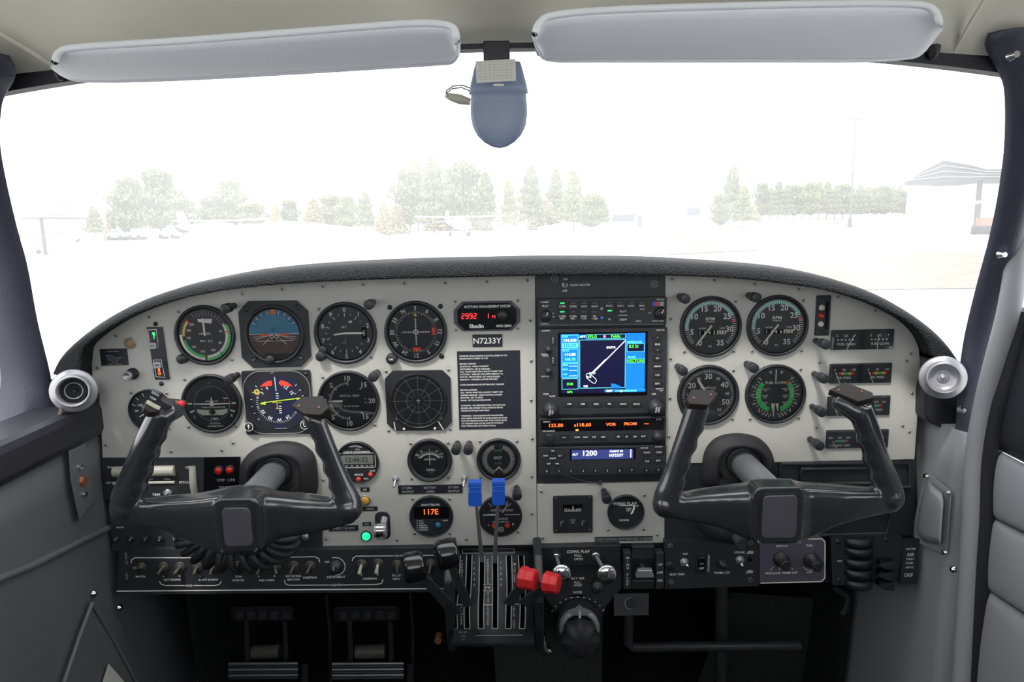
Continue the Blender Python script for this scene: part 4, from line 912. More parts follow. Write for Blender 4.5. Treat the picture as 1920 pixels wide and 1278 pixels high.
for i, (a, b, l_) in enumerate(POST):
    lab = 'black capped post light ' + l_; o_ = pl if i == 0 else dup(pl, None, None, lab, 'post lights on the instrument panel'); o_.location = W(a, b, 0); o_['label'] = lab; o_['group'] = 'post lights on the instrument panel'
# toggle switches on panel
def toggle_parts(t, px, py, r, ang, y, tipm=CHROME, ln=13, cm_=None):
    k = K(px, py, y); p = W(px, py, y) - t.location
    if t.get('category') != 'switch': e_ = bpy.data.objects.new('toggle_switch', None); COL.objects.link(e_); e_.parent = t; e_.location = p; t = e_; p = Vector((0, 0, 0))
    mb = MB(k=k); mb.lathe([(r, 0), (r, -2), (r * .82, -3), (r * .6, -2.5), (r * .45, -5), (.01, -5)], 0, 0, cm_ or STEEL, 18); mb.build('collar', t, at=p)
    c, d = cl(ang); q = .55 if ang is not None else 0
    mb = MB(k=k); mb.tube([(0, -3, 0), (c * ln * .3, -8, d * ln * .3), (c * ln * .9, -13, d * ln * .9), (c * ln, -14, d * ln)], [r * .25, r * .28, r * .42, r * .2], tipm, 10); mb.build('bat', t, at=p)
def toggle(lab, px, py, r, ang, y=0., tipm=CHROME, ln=13):
    t = T('toggle_switch', lab, 'switch', px, py, y); toggle_parts(t, px, py, r, ang, y, tipm, ln); return t
toggle('small toggle switch left above the generator placard', 742, 897, 6.5, 188); toggle('small toggle switch right above the generator placard', 871, 896, 6.5, 188)
toggle('radio master toggle switch above the radios', 1059, 534, 6.2, 0, ln=5)
# gear lever
t = T('landing_gear_lever', 'chrome landing gear lever with wheel-shaped knob', 'lever', 720, 985); k = K(720, 985)
mb = MB(k=k); mb.prism(rrect(-16, -26, 12, 28, 10), -3, 0, BLACK); mb.build('guard_plate', t, bevel=.001)
mb = MB(k=k); mb.tube([(3, -2, 18), (0, -10, 6), (-2, -18, -6), (-3, -20, -18)], [6, 7, 8, 8], STEEL, 14); mb.build('arm', t)
mb = MB(k=k); mb.tube([(-13, -20, 0), (8, -20, 0)], [13, 13], STEEL, 24); mb.tube([(-9, -20, 0), (4, -20, 0)], [14, 14], CHROME, 24); mb.build('wheel_knob', t)
# red fuse strip at right and trim slider strip at left
t = T('breaker_strip', 'narrow black strip with two lamps and a red button at upper right', 'switch panel', 1542, 591); k = K(1542, 591)
mb = MB(k=k); mb.prism(rrect(-13.5, -38, 13.5, 38, 2), -3, 0, BLACK); mb.prism([(4, -26), (10, -26), (10, 26), (4, 26)], -3.4, -3, WINB)
for a, b in ((-9, 32), (9, 32), (-9, -32), (9, -32)): mb.lathe([(3.2, -3), (3, -4), (.01, -4.4)], a, b, HOLE, 12)
mb.build('case', t, bevel=.0005)
for z, m_ in ((15, LENSC), (-16, LENSC), (0, LENSR)): mb = MB(k=k); mb.lathe([(5.6, -3), (5, -5.5), (3.5, -6.5), (.01, -7)], -3.5, z, m_, 18); mb.build('lamp', t)
t = T('trim_strip', 'narrow black strip with two rocker buttons, green and orange marks', 'switch panel', 298, 662); k = K(298, 662)
mb = MB(k=k); mb.prism([(-17, 50), (12, 50), (16, -50), (-11, -50)], -3, 0, mat('strip_black', (.012, .012, .02), .4)); mb.build('case', t, bevel=.0004)
mb = MB(k=k)
for pts, in (([(-15, 45), (1, 46), (2, 12), (-13, 12)],), ([(-10, -12), (5, -12), (8, -46), (-8, -44)],)): mb.pline(pts, .9, -3.3, WHITE, True)
mb.arc(-4.5, 38, -3.5, 1.6, 3, LEDG, 0, 360, 10); mb.line(-4.5, 40, -4.5, 28, 1.5, -3.6, LEDG); mb.line(-4.5, 34, -1.5, 34, 1, -3.6, LEDG)
mb.flat([(-3, -23), (0, -23), (1, -34), (-3, -34)], -3.5, LEDO); mb.arc(-1, -38, -3.6, 1.4, 3, LEDO, 0, 360, 10); mb.build('marks', t, recalc=False)
for (x0, z0, tx) in ((-14, 10, 'CDI'), (-9, -27, 'GPS')): mb = MB(k=k); mb.prism(rrect(x0, z0, x0 + 14, z0 + 12, 2), -9, -3, mat('rocker_grey' + tx, (.35, .36, .38), .4)); mb.text(tx, x0 + 7, z0 + 6, 3.4, -9.4, HOLE); mb.build('rocker', t, bevel=.0005)
for a, b, l_ in ((292, 607, 'above'), (303, 719, 'below')): mb = MB(a, b, 0); mb.lathe([(4.2, 0), (4, -2), (.01, -2.6)], 0, 0, BLACK, 14); tag(mb.build('mounting_screw'), 'black mounting screw ' + l_ + ' the narrow rocker button strip', 'screw')

# ================================================================ RADIOS
def radio(name, lab, x0, y0, x1, y1, dep=10, m=SATIN):
    cx_, cy_ = (x0 + x1) / 2, (y0 + y1) / 2; t = T(name, lab, 'radio', cx_, cy_, -.0005); mb = MB(cx_, cy_, -.0005); w, h = (x1 - x0) / 2, (y1 - y0) / 2
    mb.prism(rrect(-w, -h, w, h, 3), -dep, 0, m); mb.build('faceplate', t, bevel=.0009, at=(0, 0, 0)); t['_d'] = dep; return t, cx_, cy_, dep
def btn(t, cx_, cy_, dep, x0, y0, x1, y1, txt=(), size=3.6, led=False, r=1.6, h=2.5, m=BTN, nm='button'):
    mb = MB(cx_, cy_, -.0005); a, b = mb.L((x0 + x1) / 2, (y0 + y1) / 2); w, hh = (x1 - x0) / 2, (y1 - y0) / 2
    mb.prism(rrect(a - w, b - hh, a + w, b + hh, min(r, w * .9, hh * .9)), -dep - h, -dep, m)
    n = len(txt)
    for i, s_ in enumerate(txt): mb.text(s_, a, b + (n - 1) * size * .65 - i * size * 1.3 - (2 if led else 0), size, -dep - h - .4, WHITE)
    if led: mb.flat([(a - 4, b + hh - 3.6), (a + 4, b + hh - 3.6), (a + 4, b + hh - 1.4), (a - 4, b + hh - 1.4)], -dep - h - .4, LEDG if led == 1 else GREYD)
    mb.build(nm, t, at=(0, 0, 0))
def rknob(t, cx_, cy_, dep, px, py, r, h=12, inner=True, mark=None, m=BLACK, rot=0, txt=None):
    mb = MB(cx_, cy_, -.0005); a, b = mb.L(px, py); mb.lathe([(r * 1.12, -dep), (r * 1.05, -dep - 2), (r, -dep - 3), (r * .95, -dep - h * .6), (r * .85, -dep - h * .65), (r * .6, -dep - h * .65)] + ([(r * .58, -dep - h), (r * .5, -dep - h - .6)] if inner else []) + [(.01, -dep - (h + .8 if inner else h * .66))], a, b, m, 28)
    if mark is not None: c, d = cl(mark); mb.line(a + c * r * .2, b + d * r * .2, a + c * r * .85, b + d * r * .85, 1.4, -dep - h - 1, WHITE)
    if txt:
        for i, s_ in enumerate(txt): mb.text(s_, a + 2.5 * (i * 2 - 1), b, 3.2, -dep - h - 1.2, WHITE, rot=80)
    mb.build('knob', t, at=(0, 0, 0))
def words_(t, cx_, cy_, dep, items, nm='lettering', m=WHITE, extra=None):
    mb = MB(cx_, cy_, -.0005)
    for it in items: x, z = mb.L(it[1], it[2]); mb.text(it[0], x, z, it[3], -dep - .4, it[4] if len(it) > 4 else m, rot=it[5] if len(it) > 5 else 0)
    if extra: extra(mb)
    mb.build(nm, t, at=(0, 0, 0), recalc=False)
# audio panel
a_ = radio('audio_panel', 'black audio selector panel with lit green keys, topmost radio', 1008, 557, 1248, 610)
for i, s_ in enumerate(('COM1', 'COM2', 'NAV1', 'NAV2')): btn(*a_, 1045 + i * 20, 564, 1062 + i * 20, 577, (s_,), 3.4, 1 if i == 0 else 2)
for i, s_ in enumerate((('COM1', 'MIC'), ('COM2', 'MIC'), ('SPKR', '+ PA'), ('TEL', '+ Pgm'))): btn(*a_, 1045 + i * 20, 580, 1062 + i * 20, 602, s_, 3.3, 1 if i == 0 else 2)
for i, s_ in enumerate(('MUSIC', 'AUX1', 'AUX2', 'MAN')): btn(*a_, 1133 + i * 20, 563, 1149 + i * 20, 576, (s_,), 3.2, 2)
btn(*a_, 1133, 578, 1150, 590, ('',), 3, 1); btn(*a_, 1133, 592, 1149, 601, ('3D',), 3, 0); btn(*a_, 1153, 577, 1180, 587, ('PILOT',), 3.4); btn(*a_, 1153, 592, 1180, 602, ('CREW',), 3.4); btn(*a_, 1012, 568, 1032, 576, ('PLAY',), 3.6, nm='button')
rknob(*a_, 1023, 591, 10, 10, True, 20); rknob(*a_, 1236, 586, 11, 10, True, 25)
def ex(mb): mb.line(*mb.L(1012, 608), *mb.L(1243, 606), .4, -10.3, DIM)
for i, m_ in enumerate((BLUEM, REDM, MATS['pale_edge'])): mb = MB(a_[1], a_[2], -.0005); x, z = mb.L(1225 + i * 7, 568); mb.prism([(x - 3.4, z - 4), (x + 3.4, z - 4), (x + 3.4, z + 4), (x - 3.4, z + 4)], -10.5, -10, m_); mb.build('badge_tile', a_[0], at=(0, 0, 0))
if True:
    mb = MB(a_[1], a_[2], -.0005)
    x, z = mb.L(1127, 577); mb.disc(x, z, -10.4, 2.8, MATS['pale_edge'], 12); x, z = mb.L(1127, 594); mb.disc(x, z, -10.4, 2.2, SBLUE, 10); mb.build('indicator_lights', a_[0], at=(0, 0, 0), recalc=False)
words_(*a_, [('GARMIN', 1021, 565, 2.8), ('SQUELCH', 1021, 605, 2.2), ('PA', 1037, 586, 2.2), ('TEL', 1037, 592, 2.2), ('INTERCOM', 1166, 589.5, 2.4), ('TURN', 1202, 578, 2.2), ('GMA 350', 1236, 560, 2.6), ('COPILOT / PASS', 1231, 600, 2.2), ('VOL', 1216, 585, 2.2), ('[ 3D ]', 1195, 600, 3)], extra=ex)
# navigator with colour map
g_ = radio('gps_navigator', 'large navigator radio with bright blue moving map screen', 1009, 613, 1248, 776)
def ex(mb):
    D = -10.6
    def R_(x0, y0, x1, y1, m, d=0):
        a, b = mb.L(x0, y1); c, e = mb.L(x1, y0); mb.flat([(a, b), (c, b), (c, e), (a, e)], D - d, m)
    def O_(x0, y0, x1, y1, m, w=.9, d=.3):
        a, b = mb.L(x0, y1); c, e = mb.L(x1, y0); mb.pline([(a, b), (c, b), (c, e), (a, e)], w, D - d, m, True)
    R_(1046, 619, 1213, 741, WINB); R_(1051, 624, 1208, 735, SNAVY, .1); R_(1051, 624, 1084, 706, SBLUE, .2); R_(1171, 622, 1208, 732, SBLUE, .2); R_(1084, 624, 1171, 632, SBLUE, .2); R_(1132, 727, 1208, 732, SBLUE, .25)
    R_(1099, 624, 1171, 633, SNAVY, .3); O_(1099, 624, 1171, 633, SCYAN, .8, .35); O_(1086, 634, 1171, 725, SCYAN); O_(1053, 626, 1083, 650, SCYAN); O_(1053, 652, 1083, 677, SCYAN); O_(1053, 679, 1083, 705, SCYAN); O_(1053, 707, 1083, 727, SCYAN)
    R_(1053, 641, 1083, 650, SCYAN, .3); R_(1174, 642, 1206, 657, SNAVY, .3); R_(1174, 670, 1206, 678, SNAVY, .3); O_(1174, 642, 1206, 657, SCYAN, .7, .4); O_(1174, 670, 1206, 678, SCYAN, .7, .4)
    R_(1132, 727, 1208, 728, SCYAN, .4); R_(1152, 728.5, 1192, 731.5, SCYAN, .4); R_(1162, 728.5, 1165, 732, SWHITE, .5)
    for it in (('COM', 1058, 629, 3.2, SCYAN), ('134.550', 1068, 636, 5.4, SWHITE), ('133.575', 1068, 645.5, 5.2, SBLUE), ('VLOC', 1060, 655, 3.4, SCYAN), ('114.00', 1068, 662, 5.4, SWHITE), ('108.70', 1068, 671, 5.4, SCYAN), ('VOR', 1059, 682, 3.4, SCYAN), ('RAD', 1059, 690, 3.4, SCYAN), ('DIS', 1059, 699, 3.4, SCYAN), ('APT', 1091, 629, 4, SWHITE), ('KFLG', 1109, 628.5, 5, SGREEN), ('Public', 1153, 628, 5.2, SGREEN), ('SHUTR', 1144, 649, 3.8, SWHITE), ('APPROACH', 1187, 639, 3.8, SCYAN), ('ILS 21', 1186, 647, 5.2, SGREEN), ('TRANS', 1182, 667, 3.4, SCYAN), ('VECTORS', 1190, 674, 5.2, SGREEN), ('ENR', 1068, 717, 4.6, SGREEN), ('GPS', 1067, 732, 4.2, SGREEN), ('RW21', 1109, 697, 3.2, SWHITE), ('FLG', 1103, 704, 3.4, SWHITE), ('10%', 1097, 721, 3.6, SWHITE), ('MAP', 1141, 729.8, 4, SWHITE)):
        x, z = mb.L(it[1], it[2]); mb.text(it[0], x, z, it[3], D - .7, it[4]); mb.text(it[0], x + .35, z, it[3], D - .72, it[4])
    for y_ in (684, 692, 702): x, z = mb.L(1066, y_); x2, _ = mb.L(1081, y_); mb.line(x, z, x2, z, 1, D - .6, SWHITE)
    p = [mb.L(1171, 636), mb.L(1110, 697)]; mb.line(*p[0], *p[1], 1.7, D - .5, SWHITE); p = [mb.L(1134, 671), mb.L(1104, 700)]; mb.line(*p[0], *p[1], .8, D - .5, SWHITE)
    q = [mb.L(a, b) for a, b in ((1098, 701), (1099, 698), (1103, 697), (1106, 699), (1116, 708), (1117, 712), (1114, 716), (1110, 715), (1099, 706))]; mb.pline(q, 1, D - .5, SWHITE, True)
    x, z = mb.L(1132, 628.5); mb.disc(x, z, D - .8, 2.6, SMAG, 12); x, z = mb.L(1107, 701); mb.flat([(x - 3, z - 1), (x + 3, z - 1), (x, z + 3)], D - .8, SCYAN)
    q = [mb.L(a, b) for a, b in ((1144, 716), (1152, 717), (1163, 722), (1164, 725), (1145, 725))]; mb.flat(q, D - .6, SBLUE)
words_(*g_, [], 'map_screen', extra=ex)
for y_, s_ in ((631, '^'), (643, 'RNG'), (653, 'v'), (669, 'D>'), (684, 'MENU'), (700, 'CLR'), (716, 'ENT')): btn(*g_, 1222, y_ - 5, 1239, y_ + 5, (s_,), 3.2, r=4, h=1.8)
for i, s_ in enumerate(('CDI', 'OBS', 'MSG', 'FPL', 'VNAV', 'PROC')): btn(*g_, 1057 + i * 25, 749 + .0 * i, 1076 + i * 25, 759, (s_,), 3.3, r=4, h=1.8)
for y_ in (636, 673): btn(*g_, 1031, y_ - 9, 1041, y_ + 9, ('C' if y_ < 650 else 'V', '<', '>'), 3, r=4, h=1.8)
rknob(*g_, 1028, 653, 6, 8); rknob(*g_, 1028, 693, 6, 8); rknob(*g_, 1032, 766, 13.5, 15, True, txt=('PUSH', 'C/V')); rknob(*g_, 1228, 761, 14.5, 15, True, txt=('PUSH', 'CRSR'))
words_(*g_, [('GARMIN', 1023, 618, 3.0), ('GNS 530', 1236, 612 + 5, 2.8), ('PWR/VOL', 1021, 662, 2.2), ('PUSH SQ', 1022, 665, 2.0), ('VLOC VOL', 1022, 703, 2.2), ('COM', 1023, 736, 3), ('VLOC', 1035, 740, 3), ('GPS', 1224, 736, 3.2), ('DEFAULT', 1235, 726, 2.4), ('NAV', 1238, 729.5, 2.2)],
       extra=lambda mb: [mb.pline([(lambda p: p)(mb.L(a, b)) for a, b in pts], .7, -10.4, HOLE, True) for pts in ([(1068, 765), (1110, 764), (1110, 773), (1068, 774)], [(1149, 763), (1192, 762), (1192, 771), (1149, 772)])])
# nav/com
n_ = radio('nav_com_radio', 'slim com radio with orange digits 125.80 below the navigator', 1010, 779, 1247, 828)
def ex(mb):
    a, b = mb.L(1014, 806); c, d = mb.L(1243, 781); mb.flat([(a, b), (c, b), (c, d), (a, d)], -10.3, WINB)
    for it in (('125.80', 1042, 794, 6.4), ('s118.60', 1091, 793, 6.4), ('VOR', 1144, 792, 5.6), ('FROM', 1180, 791, 5.6), ('---', 1210, 790, 6)):
        x, z = mb.L(it[1], it[2]); w_ = .62
        n0 = len(mb.v); mb.text(it[0], x, z, it[3], -10.8, LEDO, sx=1.12); mb.text(it[0], x + .3, z, it[3], -10.82, LEDO, sx=1.12)
    x, z = mb.L(1081, 803); mb.flat([(x - 2.6, z - 1.8), (x + 2.6, z - 1.8), (x + 2.6, z + 1.8), (x - 2.6, z + 1.8)], -10.9, LEDA)
words_(*n_, [('GARMIN', 1025, 787.5, 2.6), ('PULL SQUELCH', 1028, 804.5, 2.4), ('SL 30', 1233, 783, 2.8)], 'display', extra=ex)
for x0, x1, s_ in ((1046, 1068, '<->'), (1075, 1087, 'COM'), (1091, 1102, 'NAV'), (1107, 1118, 'SYS'), (1123, 1135, 'OBS'), (1152, 1163, 'T/F'), (1168, 1179, 'ID'), (1183, 1195, 'SEL'), (1199, 1210, 'ENT')): btn(*n_, x0, 811 - (x0 - 1046) * .014, x1, 821 - (x0 - 1046) * .014, (s_,), 3.1, r=4, h=2)
rknob(*n_, 1030, 817, 8, 8, False); rknob(*n_, 1231, 815, 10, 14, True)
# transponder
x_ = radio('transponder', 'transponder with pale blue display reading 1200 at the bottom of the stack', 1010, 832, 1247, 888)
def ex(mb):
    a, b = mb.L(1068, 859); c, d = mb.L(1190, 836.5); mb.flat([(a, b), (c, b), (c, d), (a, d)], -10.3, WINB); a, b = mb.L(1071, 858); c, d = mb.L(1186, 838); mb.flat([(a, b), (c, b), (c, d), (a, d)], -10.5, LCDB)
    for it in (('ALT', 1077, 848, 4.2), ('1200', 1105, 845.5, 10), ('FLIGHT ID', 1154, 842, 3.8), ('N7233Y', 1154, 849.5, 5.4)):
        x, z = mb.L(it[1], it[2]); mb.text(it[0], x, z, it[3], -10.9, SWHITE); mb.text(it[0], x + .45, z, it[3], -10.92, SWHITE)
    x, z = mb.L(1181, 846); mb.line(x, z - 8, x, z + 8, 2, -10.9, SWHITE)
words_(*x_, [('GARMIN', 1233, 831 + 3, 2.6), ('GTX 330', 1206, 834 + 2, 2.6)], 'display', extra=ex)
for s_, a, b in (('ON', 1036, 841), ('STBY', 1023, 850), ('ALT', 1049, 850), ('IDENT', 1036, 855), ('OFF', 1028, 865), ('VFR', 1044, 865)): btn(*x_, a - 6, b - 4.5, a + 6, b + 4.5, (s_,), 2.9, r=3, h=1.8)
for i in range(8): btn(*x_, 1019 + i * 22.6, 874.5 - i * .3, 1030 + i * 22.6, 883.5 - i * .3, (str(i),), 4, r=3, h=2)
for s_, a, b in (('FUNC', 1211, 844), ('CRSR', 1233, 843.5), ('CLR', 1211, 860), ('ENT', 1232, 859), ('8', 1210, 877), ('9', 1232, 876)): btn(*x_, a - 7, b - 4.5, a + 7, b + 4.5, (s_,), 3.2, r=3, h=2)
mb = MB(1080, 895, .0); mb.tube([(mb.L(a, b)[0], -2, mb.L(a, b)[1]) for a, b in ((1045, 889), (1060, 891), (1080, 896), (1100, 902), (1118, 903))], 1.6, GUNM, 8); mb.box(mb.L(1107, 0)[0], mb.L(1124, 0)[0], -4, 3, mb.L(0, 907)[1], mb.L(0, 902)[1], BLACK)
mb.tube([(mb.L(1124, 902)[0], -3, mb.L(1124, 902)[1]), (mb.L(1124, 902)[0], -8, mb.L(1124, 902)[1])], 4.5, GUNM, 12); tag(mb.build('release_cable'), 'short grey cable end in the dark slot under the transponder', 'cable')
# ================================================================ LOWER PANELS
t = T('autopilot_panel', 'black autopilot control panel with ivory thumb wheels behind left yoke', 'panel', 288, 893, -.001)
mb = MB(288, 893, -.001); mb.prism([mb.L(a, b) for a, b in ((192, 858), (383, 857), (383, 935), (197, 935))], -2, 3, SATIN)
for s_, a, b, z in (('ON', 207, 875, 4), ('OFF', 205, 904, 4), ('ALT', 285, 897, 3), ('TURN', 314, 897, 3), ('ON', 353, 875, 4.4), ('PITCH', 347, 903, 5), ('TRIM', 294, 926, 4.6)): x, z_ = mb.L(a, b); mb.text(s_, x, z_, z, -2.4, WHITE)
mb.build('face_plate', t)
for a, b, w, h, r in ((273, 882, 112, 10, 9), (272, 904, 114, 3, 2)):
    mb = MB(288, 893, -.001); x, z = mb.L(a, b); mb.tube([(x - w / 2 - (2 if w > 50 else 0), -2, z), (x + w / 2, -2, z)], [h, h], IVORY, 16); mb.build('roll_knob', t, at=(0, 0, 0))
mb = MB(288, 893, -.001); x, z = mb.L(364, 902); mb.tube([(x, -1, z - 26), (x, -4, z - 10), (x, -5, z), (x, -4, z + 10), (x, -1, z + 31)], 6.5, IVORY, 14); mb.build('pitch_wheel', t)
toggle_parts(t, 315, 924, 8, 60, -.0035, ln=5)
t = T('stall_light_panel', 'black panel with two red lights and worn lettering beside left yoke boot', 'panel', 418, 893, -.0012)
mb = MB(418, 893, -.0012); mb.prism([mb.L(a, b) for a, b in ((384, 857), (450, 856), (452, 935), (384, 935))], -1, 3, WINB)
for s_, a, b, z in (('STEP · LITE', 424, 899, 5), ('PRESS TO TEST', 425, 912, 3)): x, z_ = mb.L(a, b); mb.text(s_, x, z_, z, -1.4, DIM)
mb.build('face_plate', t)
# breaker row behind the left yoke
t = T('circuit_breaker_strip', 'dark circuit breaker strip behind the lower part of the left yoke', 'panel', 400, 990, -.002)
mb = MB(400, 990, -.002); mb.prism([mb.L(a, b) for a, b in ((203, 936), (604, 934), (604, 1028), (212, 1031))], -2, 3, SATIN); mb.build('face_plate', t)
for i, s_ in enumerate('34567'):
    mb = MB(400, 990, -.002); x, z = mb.L(220 + i * 27.4, 1008); mb.lathe([(6, -2), (6, -5), (5, -8), (.01, -8.4)], x, z, BLACK, 14); mb.text(s_, x, z, 4.6, -8.9, DIM); mb.build('breaker', t)
mb = MB(400, 990, -.002); x, z = mb.L(226, 987); mb.text('AUDIO', x, z, 3.2, -2.4, WHITE); x, z = mb.L(573, 1004); mb.lathe([(7, -2), (6.6, -6), (.01, -7)], x, z, STEEL, 16); mb.build('jack', t)
# switch panel
t = T('switch_panel', 'long black switch panel with toggle switches for magnetos and lights', 'panel', 540, 1070, -.012)
SY = -.014
mb = MB(540, 1070, -.012); mb.prism([mb.L(a, b) for a, b in ((226, 1029), (604, 1030), (850, 1026), (850, 1108), (218, 1113))], -2, 16, SATIN)
mb.line(*mb.L(220, 1106.5), *mb.L(838, 1101.5), 2.2, -2.5, WHITE)
def bl(pts, w=1.5): mb.pline([mb.L(a, b) for a, b in pts], w, -2.5, WHITE)
bl([(247, 1054), (248, 1048), (254, 1044), (334, 1044)]); bl([(342, 1044), (360, 1044)]); bl([(536, 1043), (590, 1042), (598, 1045), (600, 1052)]); bl([(661, 1050), (662, 1045), (668, 1041), (738, 1040.5)]); bl([(750, 1040), (832, 1039)])
bl([(300, 1088), (304, 1094), (312, 1096), (347, 1096)]); bl([(364, 1096), (404, 1096), (412, 1094), (416, 1088)]); bl([(534, 1086), (536, 1093), (544, 1095.5), (620, 1095)]); bl([(641, 1095), (706, 1094), (716, 1092), (719, 1084)])
for s_, a, b, z in (('ON', 338, 1044, 3.6), ('MAGS', 355, 1096, 3.8), ('MASTER', 265, 1079, 3.6), ('L', 308, 1078, 3.6), ('R', 338, 1078, 3.6), ('LEFT ENGINE', 324, 1085, 3.8), ('L', 377, 1078, 3.6), ('RIGHT ENGINE', 392, 1085, 3.8), ('DUAL', 449, 1079, 3.6), ('STARTER', 448, 1086, 3.8), ('L', 486, 1078, 3.6), ('R', 516, 1078, 3.6), ('FUEL PUMPS', 501, 1086, 3.8), ('ROTATING', 551, 1078, 4), ('BEACON', 551, 1084.5, 4), ('POSITION', 582, 1081, 4), ('OFF', 614, 1052, 3.6), ('INSTRUMENT', 631, 1080, 4), ('LIGHTS', 631, 1095, 4), ('L', 679, 1076, 4), ('R', 709, 1075, 4), ('LANDING', 694, 1083, 4.2), ('ON', 744, 1040.5, 4), ('PITOT', 744, 1077, 4.2), ('HEAT', 744, 1083.5, 4.2), ('ANTI', 802, 1082, 4)):
    x, z_ = mb.L(a, b); mb.text(s_, x, z_, z, -2.6, WHITE)
for s_, a, b in (('PANEL LTS', 238, 1045), ('WING', 239, 1078)): x, z_ = mb.L(a, b); mb.text(s_, x, z_, 3.4, -2.6, DIM, rot=-90)
mb.build('face_plate', t)
TG = [(265, 1063, 300), (307, 1062, 215), (338, 1062, 215), (370, 1062, 190), (400, 1062, 190), (448, 1060, 200), (487, 1061, 190), (517, 1061, 150), (551, 1060, 200), (582, 1060, 200), (678, 1057, 190), (709, 1056, 188), (745, 1058, 175), (808, 1057, 190)]
for i, (a, b, an) in enumerate(TG): toggle_parts(t, a, b, 10, an, SY, IVORY if i in (10, 11) else (BLACK if i == 12 else BRASS), 11 if i < 10 else 14, BRASS)
mb = MB(540, 1070, -.012); x, z = mb.L(630, 1060); mb.arc(x, z, -2.6, 17, 18.2, WHITE, -20, 200); mb.lathe([(12, -2), (11, -6), (10, -6), (9.5, -18), (8, -19), (.01, -19)], x, z, BLACK, 24); mb.flat([(x - 1, z + 9), (x + 1, z + 9), (x + 1, z), (x - 1, z)], -19.6, DIM); mb.build('dimmer_knob', t)

# right: glovebox
t = T('glovebox_panel', 'black moulded tray panel with recess behind the right yoke', 'panel', 1480, 935, .006)
mb = MB(1480, 935, .002); mb.prism([mb.L(a, b) for a, b in ((1247, 869), (1716, 861), (1712, 1002), (1246, 1011))], 0, 6, SATIN); mb.build('back_plate', t, at=mb.o - t.location)
for pts, w, nm in (([(1462, 868), (1700, 866), (1704, 912), (1458, 915)], 4, 'upper_lip'), ([(1500, 878), (1655, 876), (1655, 905), (1498, 906)], 4, 'inner_lip'), ([(1480, 1003), (1660, 998), (1668, 960), (1600, 962), (1530, 985)], 3, 'lower_lip')):
    mb = MB(1480, 935, .002); P_ = [(*mb.L(a, b),) for a, b in pts]; mb.tube([(x, -3, z) for x, z in P_] + [(P_[0][0], -3, P_[0][1])], w, SATIN, 10, caps=False); mb.build(nm, t, at=mb.o - t.location)
for i in range(6):
    mb = MB(1480, 935, .002); x, z = mb.L(1535 + i * 22, 985 - i * 6); mb.prism([(x - 9, z + 8), (x + 7, z + 8), (x - 2, z - 7)], -9, 0, SATIN); mb.build('grille_fin', t, at=mb.o - t.location)
# right accessory switch panel
t = T('accessory_panel', 'black accessory switch panel with elevator trim and strobe switches', 'panel', 1335, 1059, -.012)
mb = MB(1335, 1059, -.012); mb.prism([mb.L(a, b) for a, b in ((1246, 1015), (1423, 1011), (1423, 1097), (1246, 1103))], -2, 14, SATIN)
for s_, a, b, z, r_ in (('ELEV TRIM', 1269, 1075, 4.2, 0), ('TOP', 1284, 1037, 3.4, 0), ('STROBE', 1386, 1034, 3.8, 0), ('PANEL LTS', 1353, 1072, 4.2, 0), ('RECOGNITION', 1328, 1055, 3.4, -90)): x, z_ = mb.L(a, b); mb.text(s_, x, z_, z, -2.4, WHITE, rot=r_)
for a, b in ((1405, 1034), (1404, 1070)): x, z = mb.L(a, b); mb.flat([(x - 7, z - 3), (x + 7, z - 3), (x + 7, z + 2), (x - 2, z + 3.5)], -2.4, DIM)
for a, b in ((1256, 1021), (1406, 1016), (1258, 1089), (1406, 1085)): x, z = mb.L(a, b); mb.lathe([(5.5, -2), (5, -3.6), (.01, -4.2)], x, z, BLACK, 14)
x, z = mb.L(1405, 1048); mb.disc(x, z, -2.4, 4.5, WINB, 14); mb.build('face_plate', t, bevel=.0005)
toggle_parts(t, 1283, 1053, 8, 120, -.014, CHROME, 5); toggle_parts(t, 1387, 1049, 8, 170, -.014, CHROME, 7)
mb = MB(1335, 1059, -.012); x, z = mb.L(1313, 1054); mb.prism(rrect(x - 10, z - 21, x + 10, z + 21, 2), -6, -2, BLACK); rf_ = mb.build('rocker_frame', t, bevel=.0006)
mb = MB(1335, 1059, -.012); mb.prism([(x - 6, z - 14), (x + 6, z - 14), (x + 6, z + 14), (x - 6, z + 14)], -9, -5, KNOBB); mb.text('ON', x, z + 2, 3.4, -9.5, DIM); mb.text('OFF', x, z - 7, 4, -9.5, WHITE); mb.build('rocker_switch', rf_, bevel=.0006, at=(0, 0, 0))
mb = MB(1335, 1059, -.012); x, z = mb.L(1352, 1051); mb.lathe([(8, -2), (8, -8), (7, -9), (7, -22), (.01, -22.5)], x, z, BLACK, 18); x, z = mb.L(1255, 1058); mb.lathe([(8, -2), (8, -7), (6, -8), (.01, -8)], x, z, BLACK, 18); mb.build('rotary_knob', t)
# heater plate
t = T('heater_control_plate', 'purple-grey heater control plate with white border and two black knobs', 'panel', 1486, 1050, -.014)
mb = MB(1486, 1050, -.014); mb.prism([mb.L(a, b) for a, b in ((1424, 1010), (1540, 1007), (1547, 1013), (1547, 1083), (1540, 1090), (1424, 1093))], -2, 14, HEATP)
mb.pline([mb.L(a, b) for a, b in ((1425, 1091.5), (1539, 1088.5), (1545.5, 1082), (1546, 1015), (1540, 1008.5), (1425, 1011.5))], 2, -2.4, WHITE)
for s_, a, b, z in (('HEATER', 1491, 1015, 4.2), ('SWITCH', 1465, 1022, 4.2), ('FUEL', 1517, 1021, 4.2), ('HIGH', 1441, 1073, 4.2), ('LOW', 1456, 1073, 4.2), ('PRIME', 1474, 1072.5, 4.2), ('OFF', 1489, 1072, 4.2), ('OFF', 1517, 1071, 4.2)): x, z_ = mb.L(a, b); mb.text(s_, x, z_, z, -2.4, WHITE)
